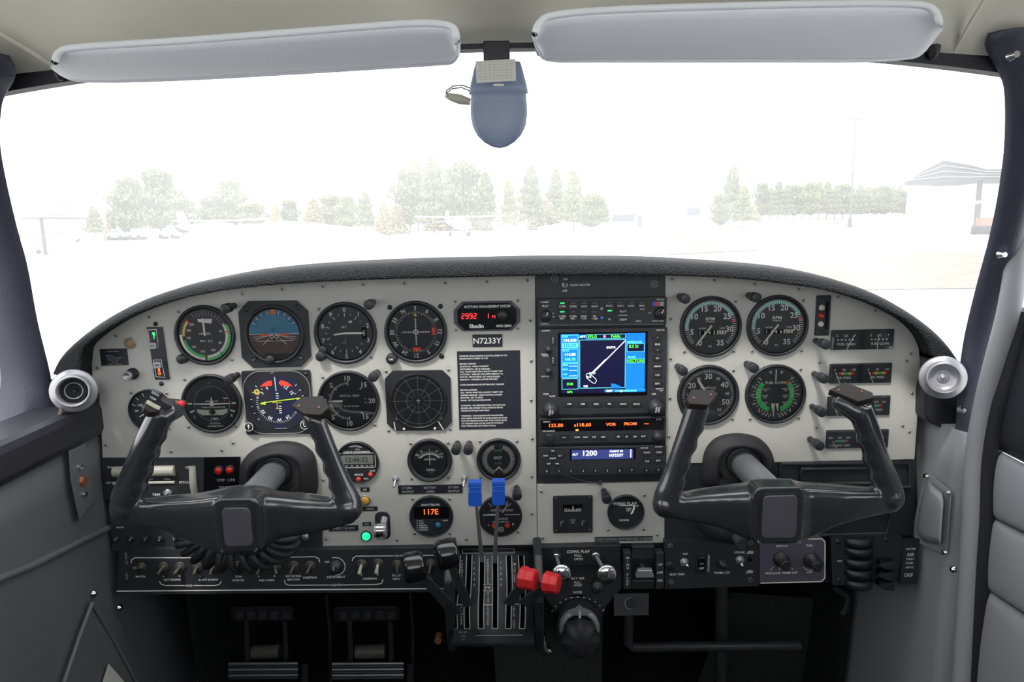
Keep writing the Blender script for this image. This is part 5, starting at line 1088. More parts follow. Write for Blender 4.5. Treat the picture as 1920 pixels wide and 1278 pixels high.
for a in ((1443, 1068, 1450, 1061), (1459, 1068, 1462, 1060), (1471, 1067, 1468, 1060), (1486, 1066, 1479, 1059)): mb.line(*mb.L(a[0], a[1]), *mb.L(a[2], a[3]), .9, -2.4, WHITE)
x, z = mb.L(1520, 1050); mb.arc(x, z, -2.4, 18, 19.2, WHITE, 160, 230); mb.build('face_plate', t, bevel=.0005)
for a, b, ang in ((1463, 1046, 0), (1520, 1048, 0)):
    mb = MB(1486, 1050, -.014); x, z = mb.L(a, b); mb.lathe([(15, -2), (14, -8), (11, -9), (10, -30), (9, -32), (7, -32), (.01, -31)], x, z, BLACK, 24)
    if a > 1500: mb.prism(rrect(x - 16, z - 5, x + 16, z + 7, 5), -22, -8, BLACK)
    mb.build('control_knob', t, bevel=0)
# air levers
t = T('air_vent_levers', 'black stack of heater and fresh air lever slides at lower right', 'control', 1620, 1050, -.012)
mb = MB(1620, 1050, -.008); mb.prism([mb.L(a, b) for a, b in ((1557, 1008), (1690, 1002), (1690, 1040), (1680, 1090), (1560, 1096))], -2, 14, SATIN)
for a, b in ((1570, 1014), (1660, 1010), (1572, 1086)): x, z = mb.L(a, b); mb.lathe([(5, -2), (4.6, -4), (.01, -4.6)], x, z, BLACK, 12)
x, z = mb.L(1573, 1050); mb.text('ON', x, z, 4, -2.4, WHITE); mb.build('face_plate', t, at=mb.o - t.location)
for i, yy in enumerate((1012, 1029, 1050, 1070, 1090)):
    mb = MB(1620, 1050, -.008); x, z = mb.L(1608, yy); w = 25
    secs = []
    for j in range(13):
        u = -1 + 2 * j / 12; d = -22 * math.sqrt(max(0, 1 - (u * .93) ** 2)); secs.append([(x + u * w, d, z + 7), (x + u * w, d, z - 7), (x + u * w, 0, z - 7), (x + u * w, 0, z + 7)])
    mb.loft(secs, BLACK, smooth=True); mb.build('curved_slide', t, at=mb.o - t.location)
for a, b in ((1652, 1049), (1651, 1068), (1650, 1087)):
    mb = MB(1620, 1050, -.008); x, z = mb.L(a, b); mb.prism([(x - 15, z + 3), (x + 14, z + 8), (x + 14, z - 8), (x - 3, z - 7), (x - 15, z)], -26, -20, BLACK); mb.prism([(x - 13, z + 8), (x + 13, z + 8), (x + 13, z - 6), (x - 13, z - 2)], -22, -8, KNOBB); mb.build('lever_tab', t, bevel=.0006, at=mb.o - t.location)
placard('black placard listing HEATER AIR FRESH PANEL VENTS DEF at far right', 1688, 1006, 1719, 1096, [('HEATER', 0, 26, 3.6), ('AIR', 0, 15, 6.4), ('FRESH', 0, 6, 3.6), ('PANEL', 0, -2, 3.6), ('VENTS', 0, -11, 3.6), ('DEF', 0, -26, 6.6)], SATIN, -.008, WHITE, 'air_lever_placard', 4)

# cowl flap / centre pedestal
t = T('cowl_flap_panel', 'black centre pedestal panel with cowl flap lettering and trim selector ears', 'panel', 1085, 1075, -.010)
mb = MB(1085, 1075, -.010); mb.prism([mb.L(a, b) for a, b in ((1008, 1024), (1163, 1020), (1163, 1058), (1010, 1060))], -3, 14, BLACK)
for s_, a, b, z in (('COWL FLAP', 1084, 1032, 5.4), ('PULL', 1084, 1039.5, 4.4), ('OPEN', 1084, 1046, 4.4)): x, z_ = mb.L(a, b); mb.text(s_, x, z_, z, -3.4, WHITE)
mb.build('face_plate', t, bevel=.0008)
mb = MB(1085, 1075, -.006); mb.prism([mb.L(a, b) for a, b in ((1009, 1060), (1165, 1058), (1165, 1100), (1150, 1118), (1132, 1136), (1118, 1130), (1104, 1117), (1085, 1112), (1064, 1116), (1050, 1127), (1036, 1136), (1026, 1122), (1010, 1100))], -3, 14, SATIN)
for s_, a, b, z in (('ALT AIR', 1083, 1082, 5.0), ('PULL', 1083, 1090, 4.2), ('OPEN', 1083, 1095, 4.2), ('NOSE', 1083, 1108, 4.6)): x, z_ = mb.L(a, b); mb.text(s_, x, z_, z, -3.4, WHITE)
for i in range(11): a = -60 + 12 * i; c, d = cl(a); x, z = mb.L(1083, 1168); mb.disc(x + c * 56, z + d * 56, -3.4, 1.3, WHITE, 8)
mb.build('lower_plate', t, bevel=.0008, at=mb.o - t.location)
def pull(lab, x0, y0, x1, y1, r, m, y1w, ring=True):
    t = T('pull_knob', lab, 'knob', x0, y0, -.013); p = W(x1, y1, y1w) - t.location
    if ring: mb = MB(k=.00072); mb.lathe([(9, 0), (9, -3), (7, -5), (6, -4)], 0, 0, CHROME, 20); mb.build('ferrule', t)
    mb = MB(o=t.location); mb.tube([(0, .004, 0), p * .95], .0028, STEEL if ring else BLACK, 10); mb.build('shaft', t)
    mb = MB(k=K(x1, y1, y1w)); ax = p.normalized(); secs = []; u = ax.cross(Vector((1, 0, 0))).normalized(); w_ = u.cross(ax)
    for rr, h in ((.3, -10), (.45, -6), (.98, -4), (1, -1), (.93, 2), (.7, 5), (.35, 7), (.01, 7.6)): secs.append([ax * h + (u * math.cos(2 * math.pi * i / 24) + w_ * math.sin(2 * math.pi * i / 24)) * r * rr for i in range(24)])
    mb.loft(secs, m, caps=False); mb.build('knob', t, at=p)
pull('chrome cowl flap pull knob, the left one', 1043, 1044, 1053, 1076, 19, CHROME, -.075); pull('chrome cowl flap pull knob, the right one', 1117, 1042, 1138, 1077, 19.5, CHROME, -.075)
pull('black alternate air knob behind the right chrome knob', 1118, 1092, 1120, 1101, 12, BLACK, -.035, False)
# nose trim selector
t = T('trim_selector', 'large black rudder trim knob with silver pointer on the centre pedestal', 'knob', 1085, 1170, -.02); k = K(1085, 1170, -.02)
mb = MB(o=t.location); mb.tube([(0, .05, .0), (0, -.004, 0)], [.035, .033], BLACK, 28); mb.build('housing', t)
mb = MB(k=k); mb.lathe([(38, -6), (38, -14), (34, -17), (30, -17)], 0, 0, STEEL, 36); mb.flat([(-20, 33), (0, 50), (20, 33), (10, 28), (-10, 28)], -17.5, STEEL); mb.prism([(-17, 32), (0, 46), (17, 32)], -17, -10, STEEL); mb.tube([(0, -18, 36), (0, -22, 26)], [3, 3], STEEL, 8); mb.build('silver_pointer_ring', t)
mb = MB(k=k); secs = []
for r_, h in ((33, -15), (34, -22), (35, -34), (32, -42), (24, -48), (10, -50), (.1, -50)): secs.append([((r_ + 2.0 * math.cos(8 * 2 * math.pi * i / 64) * min(1, r_ / 20)) * math.cos(2 * math.pi * i / 64), h, (r_ + 2.0 * math.cos(8 * 2 * math.pi * i / 64) * min(1, r_ / 20)) * math.sin(2 * math.pi * i / 64) - 10) for i in range(64)])
mb.loft(secs, RUB, caps=False); mb.build('lobed_knob', t)
mb = MB(o=W(1085, 1175, .02)); mb.addw([W(a, b, y) for y in (-.004, .06) for a, b in ((1022, 1118), (1040, 1150), (1050, 1195), (1075, 1212), (1110, 1212), (1122, 1190), (1130, 1150), (1150, 1118))], [tuple(range(8)), tuple(range(15, 7, -1))] + [(i, (i + 1) % 8, 8 + (i + 1) % 8, 8 + i) for i in range(8)], SATIN)
tag(mb.build('trim_housing', bevel=.002), 'tapering black housing behind the rudder trim knob', 'housing')
# wing flap lever
t = T('wing_flap_control', 'wing flap selector with silver lever between two black lettered strips', 'control', 1206, 1060, -.012)
mb = MB(1206, 1060, -.010)
for x0, x1, s_ in ((1168, 1182, 'WING FLAP'), (1228, 1243, None)):
    mb.prism([mb.L(a, b) for a, b in ((x0, 1032), (x1, 1031), (x1, 1098), (x0, 1100))], -10, 10, SATIN); a, b = mb.L((x0 + x1) / 2, 1066)
    if s_:
        for i, ch in enumerate(s_): mb.text(ch, a, b + 27 - i * 6.6, 4.4, -10.5, WHITE)
    else:
        for i, ch in enumerate(('UP', 'OFF', 'DN')): mb.text(ch, a, b + 14 - i * 16, 4.6, -10.5, WHITE)
mb.build('guide_strip', t, bevel=.0008, at=mb.o - t.location)
mb = MB(1206, 1060, -.010); 
for y0_, y1_ in ((1022, 1046), (1086, 1102)): mb = MB(1206, 1060, -.010); mb.prism([mb.L(a, b) for a, b in ((1184, y0_), (1226, y0_ - 1), (1226, y1_ - 1), (1184, y1_))], -5, 8, BLACK); mb.build('cover_plate', t, bevel=.001, at=mb.o - t.location)
pass
mb = MB(1206, 1060, -.010); a, b = mb.L(1204, 1060); mb.prism([(a - 17, b - 8), (a + 17, b - 8), (a + 13, b + 7), (a - 13, b + 7)], -32, -20, STEEL); mb.tube([(a, -22, b), (a, 4, b)], 5, GUNM, 10); mb.build('silver_lever', t, bevel=.001, at=mb.o - t.location)
placard('grey bracket plate with a round hole under the flap lever', 1151, 1110, 1216, 1154, [], mat('bracket_grey', (.05, .052, .06), .45), -.01, name='bracket_plate', th=2)
mb = MB(1183, 1130, -.0125); mb.disc(0, 0, -1, 11, HOLE, 24); mb.arc(0, 0, -1.2, 11, 12, DIM, 180, 360); tag(mb.build('plate_hole'), 'round dark hole through the grey bracket plate', 'hole')

# ---------------------------------------------------------------- throttle quadrant
t = T('throttle_quadrant', 'black curved throttle quadrant with white outlined lever slots', 'throttle quadrant', 926, 1110, -.03)
QC = W(926, 1140, .10); QR = .175
def qs(px, py, lift=0.):        # point of the curved face seen at (px,py): ray / cylinder intersection
    d = ray(px, py); oy, oz = CAM.y - QC.y, CAM.z - QC.z; R_ = QR + lift
    a = d.y ** 2 + d.z ** 2; b = 2 * (oy * d.y + oz * d.z); c = oy ** 2 + oz ** 2 - R_ ** 2; D_ = max(0, b * b - 4 * a * c)
    return CAM + d * ((-b - math.sqrt(D_)) / (2 * a))
mb = MB(o=t.location); secs = []
for i in range(25):
    py = 1026 + (1212 - 1026) * i / 24; e = 4 * math.sin(math.pi * i / 24) + i * .35; a = qs(853 - e, py); b = qs(1000 + e * .2, py)
    secs.append([a, b, Vector((b.x, .06, b.z)), Vector((a.x, .06, a.z))])
mb.loft(secs, SATIN, world=True, smooth=True, closed=True); mb.build('curved_face', t)
mb = MB(o=t.location)
def qline(pts, w=1.6, m=None, lift=.0006):
    P_ = smooth_path(pts, 12) if len(pts) > 2 else resample(pts, 8)
    for (a, b), (c, d) in zip(P_, P_[1:]):
        dx, dy = c - a, d - b; l_ = math.hypot(dx, dy) or 1; nx, ny = -dy / l_ * w / 2, dx / l_ * w / 2
        mb.addw([qs(a + nx, b + ny, lift), qs(a - nx, b - ny, lift), qs(c - nx, d - ny, lift), qs(c + nx, d + ny, lift)], [(0, 1, 2, 3)], m or QLINE)
QLINE = mat('quadrant_white_line', (.30, .30, .29), .5)
SLOTM = mat('slot_black', (.002, .002, .002), 1., spec=0)
SL = [(858, 1040, 853, 1178), (880, 1040, 876, 1178), (904, 1041, 902, 1178), (928, 1041, 928, 1178), (954, 1041, 953, 1178), (977, 1041, 979, 1178)]
for x0, y0, x1, y1 in SL:
    bow = (916 - x0) * .05
    for sgn in (-5.2, 5.2): qline([(x0 + sgn, y0), (x0 + sgn - bow, y0 + 60), (x1 + sgn - bow * .5, y1 - 40), (x1 + sgn, y1)], 1.7)
    qline([(x1 - 5.2, y1), (x1 + 5.2, y1)], 1.7)
    P_ = resample([(x0, y0), (x1, y1)], 12)
    for (a, b), (c, d) in zip(P_, P_[1:]): mb.addw([qs(a - 4, b, .0003), qs(a + 4, b, .0003), qs(c + 4, d, .0003), qs(c - 4, d, .0003)], [(0, 1, 2, 3)], SLOTM)
qline([(867, 1029), (964, 1028)], 1); qline([(867, 1037), (964, 1036)], 1); qline([(867, 1029), (867, 1037)], 1); qline([(964, 1028), (964, 1036)], 1)
def qt(s_, px, py, size):
    vs, fs, a, b = glyphs(s_); q = size / .7; mb.addw([qs(px + (v[0] - (a + b) / 2) * q, py - (v[1] - .35) * q, .0008) for v in vs], fs, DIM)
for x_, wd_, y0_, st_ in ((866, 'THROTT', 1052, 5.6), (915, 'PROPELLER', 1050, 5.2), (965, 'MIXTURE', 1057, 5.4), (865, 'CLOSED', 1138, 6), (915, 'FEATHER', 1136, 5.6), (964, 'IDLE CUT', 1136, 5.6), (915, 'HIGH', 1112, 5)):
    for i, ch in enumerate(wd_):
        if ch != ' ': qt(ch, x_, y0_ + i * st_, 4)
for x_ in (889, 939):
    for i in range(5): qt(str(i + 1), x_, 1054 + i * 10.5, 4)
qt('RPM', 914, 1101, 4); qline([(906, 1095), (923, 1095)], 1); qline([(906, 1107), (923, 1107)], 2); qline([(906, 1133), (923, 1133)], 2); qline([(857, 1133), (872, 1133)], 2); qline([(957, 1132), (973, 1132)], 2); qline([(888, 1191), (980, 1190)], 1)
mb.build('slot_markings', t, recalc=False)
mb = MB(o=t.location)
for xx in ((832, 1082, 850), (995, 1018, 1008)):
    a = W(xx[0], xx[1], .0); 
for (x_, xa) in ((848, -1), (1003, 1)):
    sec = []
    pts = [(-.02, 1018), (-.050, 1040), (-.082, 1090), (-.085, 1130), (-.075, 1180), (-.05, 1222)]
    P_ = [W(x_, b, a) for a, b in pts]; vs = [Vector((P_[2].x, p.y, p.z)) for p in P_] + [Vector((P_[2].x, .06, P_[-1].z)), Vector((P_[2].x, .06, P_[0].z))]
    n = len(vs); w2 = Vector((xa * .012, 0, 0)); mb.addw(vs + [v + w2 for v in vs], [tuple(range(n)), tuple(range(2 * n - 1, n - 1, -1))] + [(i, (i + 1) % n, n + (i + 1) % n, n + i) for i in range(n)], BLACK); mb.build('side_cheek', t, bevel=.003); mb = MB(o=t.location)
placard('small black fuel pump placard at lower left of the throttle quadrant', 850, 1178, 891, 1204, [('FULL AFT', -2, 8, 2.8), ('PUMP', -2, 0, 2.4), ('OFF', -2, -7, 2.4)], SATIN, -.088, DIM)
def lever(lab, name, base, knob, yb, yk, w, kind, km):
    t = T(name, lab, 'lever', base[0], base[1], yb); a = W(base[0], base[1], yb) - t.location; b = W(knob[0], knob[1], yk) - t.location
    mb = MB(o=t.location); d = (b - a).normalized(); sd = Vector((0, -1, 0)).cross(d).normalized(); nn = d.cross(sd)
    secs = []
    for u, ww in ((-.0, 1), (.5, .85), (.97, .6)): p = a.lerp(b, u); secs.append([p + sd * w * ww + nn * .0015, p - sd * w * ww + nn * .0015, p - sd * w * ww - nn * .0015, p + sd * w * ww - nn * .0015])
    mb.loft(secs, GUNM if kind != 'blue' else STEEL, smooth=False); mb.build('lever_arm', t, bevel=.0004)
    k = K(knob[0], knob[1], yk); mb = MB(k=k)
    if kind == 'black':
        ax = Vector((-1, -.35, -.08)).normalized(); u = ax.cross(Vector((0, 0, 1))).normalized(); w_ = u.cross(ax); secs = []
        for rr, h in ((24, -19), (27, -17), (28, -12), (28, 12), (25, 18), (21, 20), (.1, 20.5)): secs.append([ax * h + (u * math.cos(2 * math.pi * i / 32) + w_ * math.sin(2 * math.pi * i / 32)) * rr for i in range(32)])
        mb.loft(secs, km); mb.build('knob', t, at=b)
    elif kind == 'blue':
        prof = [(-11, 22), (-12, 20), (-12, 12), (-9.5, 9), (-9.5, 5), (-12, 3), (-13, -8), (-13, -22), (-10, -25), (10, -25), (12, -22), (12, -10), (11, 3), (9.5, 5), (9.5, 9), (12, 12), (12, 20), (11, 22)]
        mb.prism([(x * 1.0, z) for x, z in prof], -9, 9, km)
        for z in (18, 12, 3): mb.box(-12.4, 12.4, -9.6, 9.6, z - .8, z + .8, km)
        mb.build('knob', t, bevel=.0012, at=b)
    else:
        ax = Vector((1, -.45, 0)).normalized(); u = ax.cross(Vector((0, 0, 1))).normalized(); w_ = u.cross(ax); secs = []
        sc_ = .84 if kind == 'red' else .78
        for rr, h in ((20, -18), (26, -14), (26, 0), (23, 3), (24, 8), (24, 20), (21, 22)): secs.append([ax * h * sc_ + (u * math.cos(2 * math.pi * (i + .5) / 8) + w_ * math.sin(2 * math.pi * (i + .5) / 8)) * rr * sc_ for i in range(8)])
        mb.loft(secs, km, smooth=False); mb.build('knob', t, bevel=.0012, at=b)
lever('left throttle lever with glossy black round knob', 'throttle_lever', (856, 1150), (775, 1062), -.06, -.155, .0085, 'black', KNOBB)
lever('right throttle lever with glossy black round knob, higher than the other', 'throttle_lever', (878, 1135), (837, 1038), -.07, -.15, .007, 'black', KNOBB)
lever('left propeller lever with bright blue knob', 'propeller_lever', (904, 1052), (891, 922), -.045, -.12, .003, 'blue', BLUEK)
lever('right propeller lever with bright blue knob', 'propeller_lever', (927, 1054), (935, 920), -.045, -.12, .003, 'blue', BLUEK)
lever('left mixture lever with faceted red knob', 'mixture_lever', (953, 1132), (988, 1084), -.06, -.13, .008, 'red', REDK)
lever('right mixture lever with faceted red knob beside the chrome knob', 'mixture_lever', (980, 1132), (1032, 1092), -.06, -.135, .008, 'red2', REDK)

# ---------------------------------------------------------------- yokes
def yoke(lab, yy, tube0, hub, cols, gripL, gripR, pad, capL, capR, boot, bc, hornR, trim):
    t = T('control_yoke', lab, 'control yoke', hub[0], hub[1], yy); o = t.location
    mb = MB(o=o); secs = []
    for (px, p0, p1, th) in smooth_path(cols, 36):
        c0, c1 = W(px, p0, yy), W(px, p1, yy); c = (c0 + c1) / 2; h = (c0 - c1).length / 2; sec = []
        for i in range(20):
            a = 2 * math.pi * i / 20; ca, sa = math.cos(a), math.sin(a)
            sec.append(c + Vector((0, -th * abs(ca) ** .4 * (1 if ca > 0 else -1), h * abs(sa) ** .55 * (1 if sa > 0 else -1))))
        secs.append(sec)
    mb.loft(secs, YOKE, world=True)
    for g, ridge in ((gripL, 1), (gripR, -1)):
        pts = smooth_path(g, 44); P_ = [(W(a, b, yy + dy), w * K(a, b, yy) / 2) for a, b, w, dy in pts]; secs = []
        for i, (p, w) in enumerate(P_):
            tn = (P_[min(i + 1, 43)][0] - P_[max(i - 1, 0)][0]).normalized(); s_ = Vector((0, -1, 0)).cross(tn).normalized(); n_ = tn.cross(s_)
            if s_.x < 0: s_, n_ = -s_, -n_
            rd = .0016 * math.sin(i * .95) if 6 < i < 34 else 0
            sec = []
            for j in range(18):
                a = 2 * math.pi * j / 18; sx_ = math.cos(a) * w; sx_ += rd if math.cos(a) * ridge > .3 else 0
                sec.append(p + s_ * sx_ + n_ * math.sin(a) * w * .78)
            secs.append(sec)
        mb.loft(secs, YOKE, world=True)
        e = P_[-1]; mb.sphere(tuple(e[0] - o), e[1] * .98, YOKE, 16)
    for horn in hornR:
        P_ = [W(a, b, yy + dy) - o for a, b, dy, r_ in horn]; mb.tube(P_, [r_ * K(horn[0][0], horn[0][1], yy) for *_, r_ in horn], YOKE, 14)
    p = W(*pad[4], yy) - o
    x0, z1 = (W(pad[0], pad[1], yy - .02) - o).xz; x1, z0 = (W(pad[2], pad[3], yy - .02) - o).xz
    q = MB(o=o); q.prism(rrect(x0 - .010, z0 - .009, x1 + .010, z1 + .009, .008), -.031, .0, YOKE)
    mb.add(q.v, q.f, YOKE)
    mb.build('yoke_body', t, remesh=.0022)
    mb = MB(o=o); q = rrect(x0 - .002, z0 - .002, x1 + .002, z1 + .002, .007); mb.prism(q, -.0330, -.028, RUB); mb.build('pad_recess', t)
    mb = MB(o=o); mb.prism(rrect(x0, z0, x1, z1, .006), -.0350, -.031, PADM); mb.build('centre_pad', t, bevel=.001)
    for a in (x0 - .003, x1 + .003): mb = MB(o=o); mb.tube([(a, -.0335, z0 - .005), (a, -.0365, z0 - .005)], [.0022, .0016], CHROME, 10); mb.build('screw', t)
    for cap in (capL, capR):
        mb = MB(o=o); v = [W(a, b, yy + dy) - o for a, b, dy in cap]; n = len(v); nn = (v[n // 3] - v[0]).cross(v[2 * n // 3] - v[0]).normalized(); P0 = v[0] + o; v = [CAM + ray(a, b) * ((P0 - CAM).dot(nn) / ray(a, b).dot(nn)) - o for a, b, dy in cap]
        if nn.z < 0: nn = -nn
        mb.add([p + nn * .0075 for p in v] + [p - nn * .002 for p in v], [tuple(range(n)), tuple(range(2 * n - 1, n - 1, -1))] + [(i, (i + 1) % n, n + (i + 1) % n, n + i) for i in range(n)], CAPM); gc_ = mb.build('grip_cap', t, bevel=.0012)
        for f_ in (.22, .75): p = v[0].lerp(v[n // 2], f_) + nn * .0075; mb = MB(o=o); mb.tube([p, p + nn * .0012], [.0016, .001], COPPER, 8); mb.build('cap_screw', gc_)
    # shaft
    s = MB(o=o); a = W(*tube0, .01) - o; b = W(*hub, yy + .02) - o; b = Vector((a.x, b.y, a.z)); b2 = Vector(b)
    s.tube([a, b2], .0185, STEEL, 28); s.build('shaft', t)
    # boot on the panel
    t2 = T('yoke_boot', 'moulded black rubber boot around the shaft of the ' + bc, 'boot', *tube0, 0)
    mb = MB(tube0[0], tube0[1], 0); secs = []; B_ = [mb.L(a, b) for a, b in boot]
    for s_, y_, m_ in ((1, 1, 0), (1.0, -8, 0), (.965, -14, 0), (.86, -20, 0), (.78, -28, 0), (.70, -30, 0), (.64, -26, 0), (.56, -10, 0)): secs.append([(x * s_, y_, z * s_ + (1 - s_) * -4) for x, z in B_])
    mb.loft(secs, RUB, caps=False); mb.build('moulded_cover', t2, sub=1)
    mb = MB(tube0[0], tube0[1], 0); mb.disc(0, 0, -12, 44, HOLE, 32); mb.lathe([(30, -12), (29, -16), (25, -17), (24, -12)], 0, 0, BLACK, 32); mb.build('bearing_collar', t2)
    return t
bootR = smooth_path([(1450, 871), (1445, 845), (1423, 820), (1384, 811), (1345, 818), (1323, 840), (1316, 870), (1316, 905), (1345, 918), (1390, 922), (1430, 915), (1445, 898), (1450, 871)], 37)[:-1]
bootL = smooth_path([(594, 868), (588, 848), (563, 830), (523, 826), (482, 838), (456, 862), (451, 895), (455, 930), (490, 940), (540, 942), (580, 938), (597, 915), (594, 868)], 37)[:-1]
TL, TR = (521, 879), (1387, 862)
yr = yoke('right control yoke, glossy black with two grips and rectangular centre pad', -.15, TR, (1453, 960),
     [(1238, 935, 962, .010), (1290, 924, 972, .015), (1340, 917, 981, .019), (1400, 910, 1003, .024), (1430, 904, 1008, .026), (1480, 904, 1009, .026), (1512, 908, 1003, .020), (1560, 911, 980, .019), (1620, 915, 965, .015), (1678, 918, 955, .011)],
     [(1308, 762, 44, -.0), (1296, 800, 44, 0), (1280, 845, 42, 0), (1266, 890, 45, 0), (1254, 925, 52, 0), (1247, 946, 50, 0)],
     [(1612, 765, 44, 0), (1626, 805, 46, 0), (1640, 850, 46, 0), (1655, 890, 50, 0), (1665, 920, 54, 0), (1669, 932, 52, 0)],
     (1424, 921, 1484, 998, (1453, 960)),
     [(1283, 757, -.012), (1292, 737, .01), (1330, 739, .014), (1343, 745, .012), (1324, 767, -.012), (1290, 765, -.016)],
     [(1552, 738, .012), (1582, 723, .02), (1634, 743, .008), (1636, 753, -.006), (1608, 761, -.012)],
     bootR, 'right yoke', [[(1612, 775, 0, 21), (1600, 768, .002, 20), (1582, 757, .006, 18), (1564, 748, .010, 14)], [(1308, 768, 0, 20), (1314, 757, .003, 17), (1322, 752, .01, 12)]], False)
yl = yoke('left control yoke, glossy black with trim switch and rectangular centre pad', -.19, TL, (452, 983),
     [(215, 950, 978, .010), (262, 940, 980, .012), (310, 934, 986, .018), (370, 929, 1010, .021), (412, 922, 1027, .025), (440, 917, 1030, .027), (490, 918, 1029, .026), (520, 925, 1006, .018), (570, 929, 996, .019), (620, 935, 987, .015), (665, 940, 976, .011)],
     [(302, 775, 46, 0), (286, 812, 50, 0), (268, 855, 52, 0), (252, 895, 54, 0), (240, 930, 60, 0), (234, 952, 54, 0)],
     [(592, 788, 38, 0), (606, 825, 38, 0), (624, 870, 38, 0), (640, 910, 44, 0), (650, 938, 54, 0), (654, 952, 54, 0)],
     (424, 943, 482, 1013, (452, 983)),
     [(266, 772, -.014), (268, 760, -.004), (300, 752, .014), (345, 757, .03), (348, 764, .028), (300, 780, -.010), (276, 780, -.016)],
     [(551, 767, .012), (572, 751, .018), (610, 748, .01), (622, 772, -.006), (606, 785, -.014), (576, 783, -.012)],
     bootL, 'left yoke', [[(302, 782, 0, 22), (318, 772, .006, 19), (340, 768, .022, 13)], [(592, 795, 0, 18), (588, 780, .004, 20), (590, 774, .004, 18)]], True)
# trim switch on left yoke
mb = MB(290, 755, -.19)
mb.prism([(-8, -4), (20, -14), (34, -4), (6, 14)], -10, 4, BLACK); mb.prism([(-6, 14), (14, 4), (18, 20), (0, 28)], -12, -2, BLACK); mb.prism([(-18, -4), (-4, 6), (12, -6), (-2, -14)], -15, -10, STEEL)
mb.prism([(-9, 3), (14, -10), (17, -5), (-6, 9)], -15.5, -12, CREAM); mb.text('TRIM', 4, 12, 4, -12.6, WHITE, rot=-28); mb.prism([(2, 22), (16, 15), (15, 19), (4, 26)], -12.6, -12, DIM)
mb.build('trim_switch', yl, bevel=.0006, at=mb.o - yl.location)
mb = MB(338, 758, -.17); mb.lathe([(7, 6), (7, -6), (5, -9), (.01, -9)], 0, 0, REDK, 14, y=0); mb.build('push_button', yl, at=mb.o - yl.location)
# coiled hose behind left hub and knob below right hub
mb = MB(o=W(445, 1010, -.12)); pts = []
for i in range(340):
    u = i / 339; th = math.pi * (1.0 - u) ; cx_ = 445 - 78 * math.cos(math.pi * (1 - u)) * -1; cy_ = 1003 + 42 * math.sin(math.pi * u)
    c = W(445 + 88 * math.cos(math.pi * (1 - u)), 1003 + 42 * math.sin(math.pi * u), -.10) - mb.o; ph = 2 * math.pi * 12 * u
    rad = Vector((math.cos(math.pi * (1 - u)), 0, -math.sin(math.pi * u))); pts.append(c + rad * .019 * math.cos(ph) + Vector((0, .012 * math.sin(ph), 0)))
mb.tube(pts, .0046, RUB, 8); tag(mb.build('coiled_cord'), 'black coiled cord looping under the hub of the left yoke', 'cord')
mb = MB(o=W(1380, 1005, -.05)); mb.tube([(-.02, .04, .01), (0, 0, 0)], [.008, .008], BLACK, 16); mb.tube([(0, 0, 0), (.002, -.02, -.002)], [.0078, .0074], GUNM, 18); tag(mb.build('parking_brake_knob'), 'cylindrical metal knob under the right yoke left of its hub', 'knob')
mb = MB(o=W(1345, 985, -.02)); mb.tube([(-.02, 0, .014), (.0, -.012, .004), (.03, -.016, -.002)], [.02, .022, .02], RUB, 18); tag(mb.build('rubber_bellows'), 'dark rubber bellows under the left half of the right yoke', 'bellows')
# hanging chrome hook below quadrant
mb = MB(o=W(1020, 1200, -.02)); P_ = [W(a, b, -.02) - mb.o for a, b in ((1018, 1190), (1018, 1200), (1021, 1212), (1028, 1221), (1034, 1222))]; mb.tube(P_, [.003, .003, .004, .007, .003], CHROME, 10); tag(mb.build('chrome_hook'), 'small chrome hook hanging below the red mixture knobs', 'hook')
mb = MB(o=W(822, 1197, .0)); mb.tube([(0, .01, 0), (0, -.006, 0)], [.0055, .0055], COPPER, 14); tag(mb.build('copper_button'), 'small copper coloured button left of the throttle quadrant', 'button')
# ---------------------------------------------------------------- pedals and footwell
def pedal(lab, x0, x1, y):
    cx_ = (x0 + x1) / 2; t = T('rudder_pedal', lab, 'pedal', cx_, 1270, y, "pilot's rudder pedals"); o = t.location
    def box(nm, pts, d0, d1, m, bv=.002):
        mb = MB(o=o); n = len(pts); mb.addw([W(a, b, y + d0) for a, b in pts] + [W(a, b, y + d1) for a, b in pts], [tuple(range(n)), tuple(range(2 * n - 1, n - 1, -1))] + [(i, (i + 1) % n, n + (i + 1) % n, n + i) for i in range(n)], m); return mb.build(nm, t, bevel=bv)
    box('toe_brake', [(x0, 1142), (x0 + 10, 1137), (x1 - 10, 1136), (x1, 1141), (x1, 1163), (x0 + 2, 1166)], -.02, .01, RUB)
    for i in range(5): a = x0 + 11 + i * (x1 - x0 - 20) / 4.6; box('tread_block', [(a, 1146), (a + 15, 1145), (a + 15, 1160), (a, 1161)], -.025, -.018, MATS['tread'] if 'tread' in MATS else mat('tread', (.05, .05, .075), .3), .001)
    for a in (x0 + 26, x1 - 22): box('leg', [(a, 1165), (a + 9, 1165), (a + 12, 1238), (a + 2, 1240)], -.004, .004, DARKM)
    mb = MB(o=o); mb.tube([W(x0 + 42, 1222, y + .02) - o, W(x1 - 26, 1220, y + .02) - o], .014, mat('pedal_tube', (.12, .12, .115), .5) if 'pedal_tube' not in MATS else MATS['pedal_tube'], 16); mb.build('cross_tube', t)
    mb = MB(o=o)
    for i in range(6): mb.tube([W(x0 - 2, 1244 + i * 5.4, y - .02) - o, W(x1 + 8, 1243 + i * 5.4, y - .02) - o], .0032, DARKM if i % 2 else STEEL, 8)
    mb.build('foot_bar', t); box('clevis', [(x1 + 14, 1244), (x1 + 27, 1244), (x1 + 27, 1278), (x1 + 14, 1278)], -.01, .0, DARKM)
pedal('left rudder pedal of the pilot with ribbed toe brake', 431, 551, .34); pedal('right rudder pedal of the pilot with ribbed toe brake', 625, 749, .34)
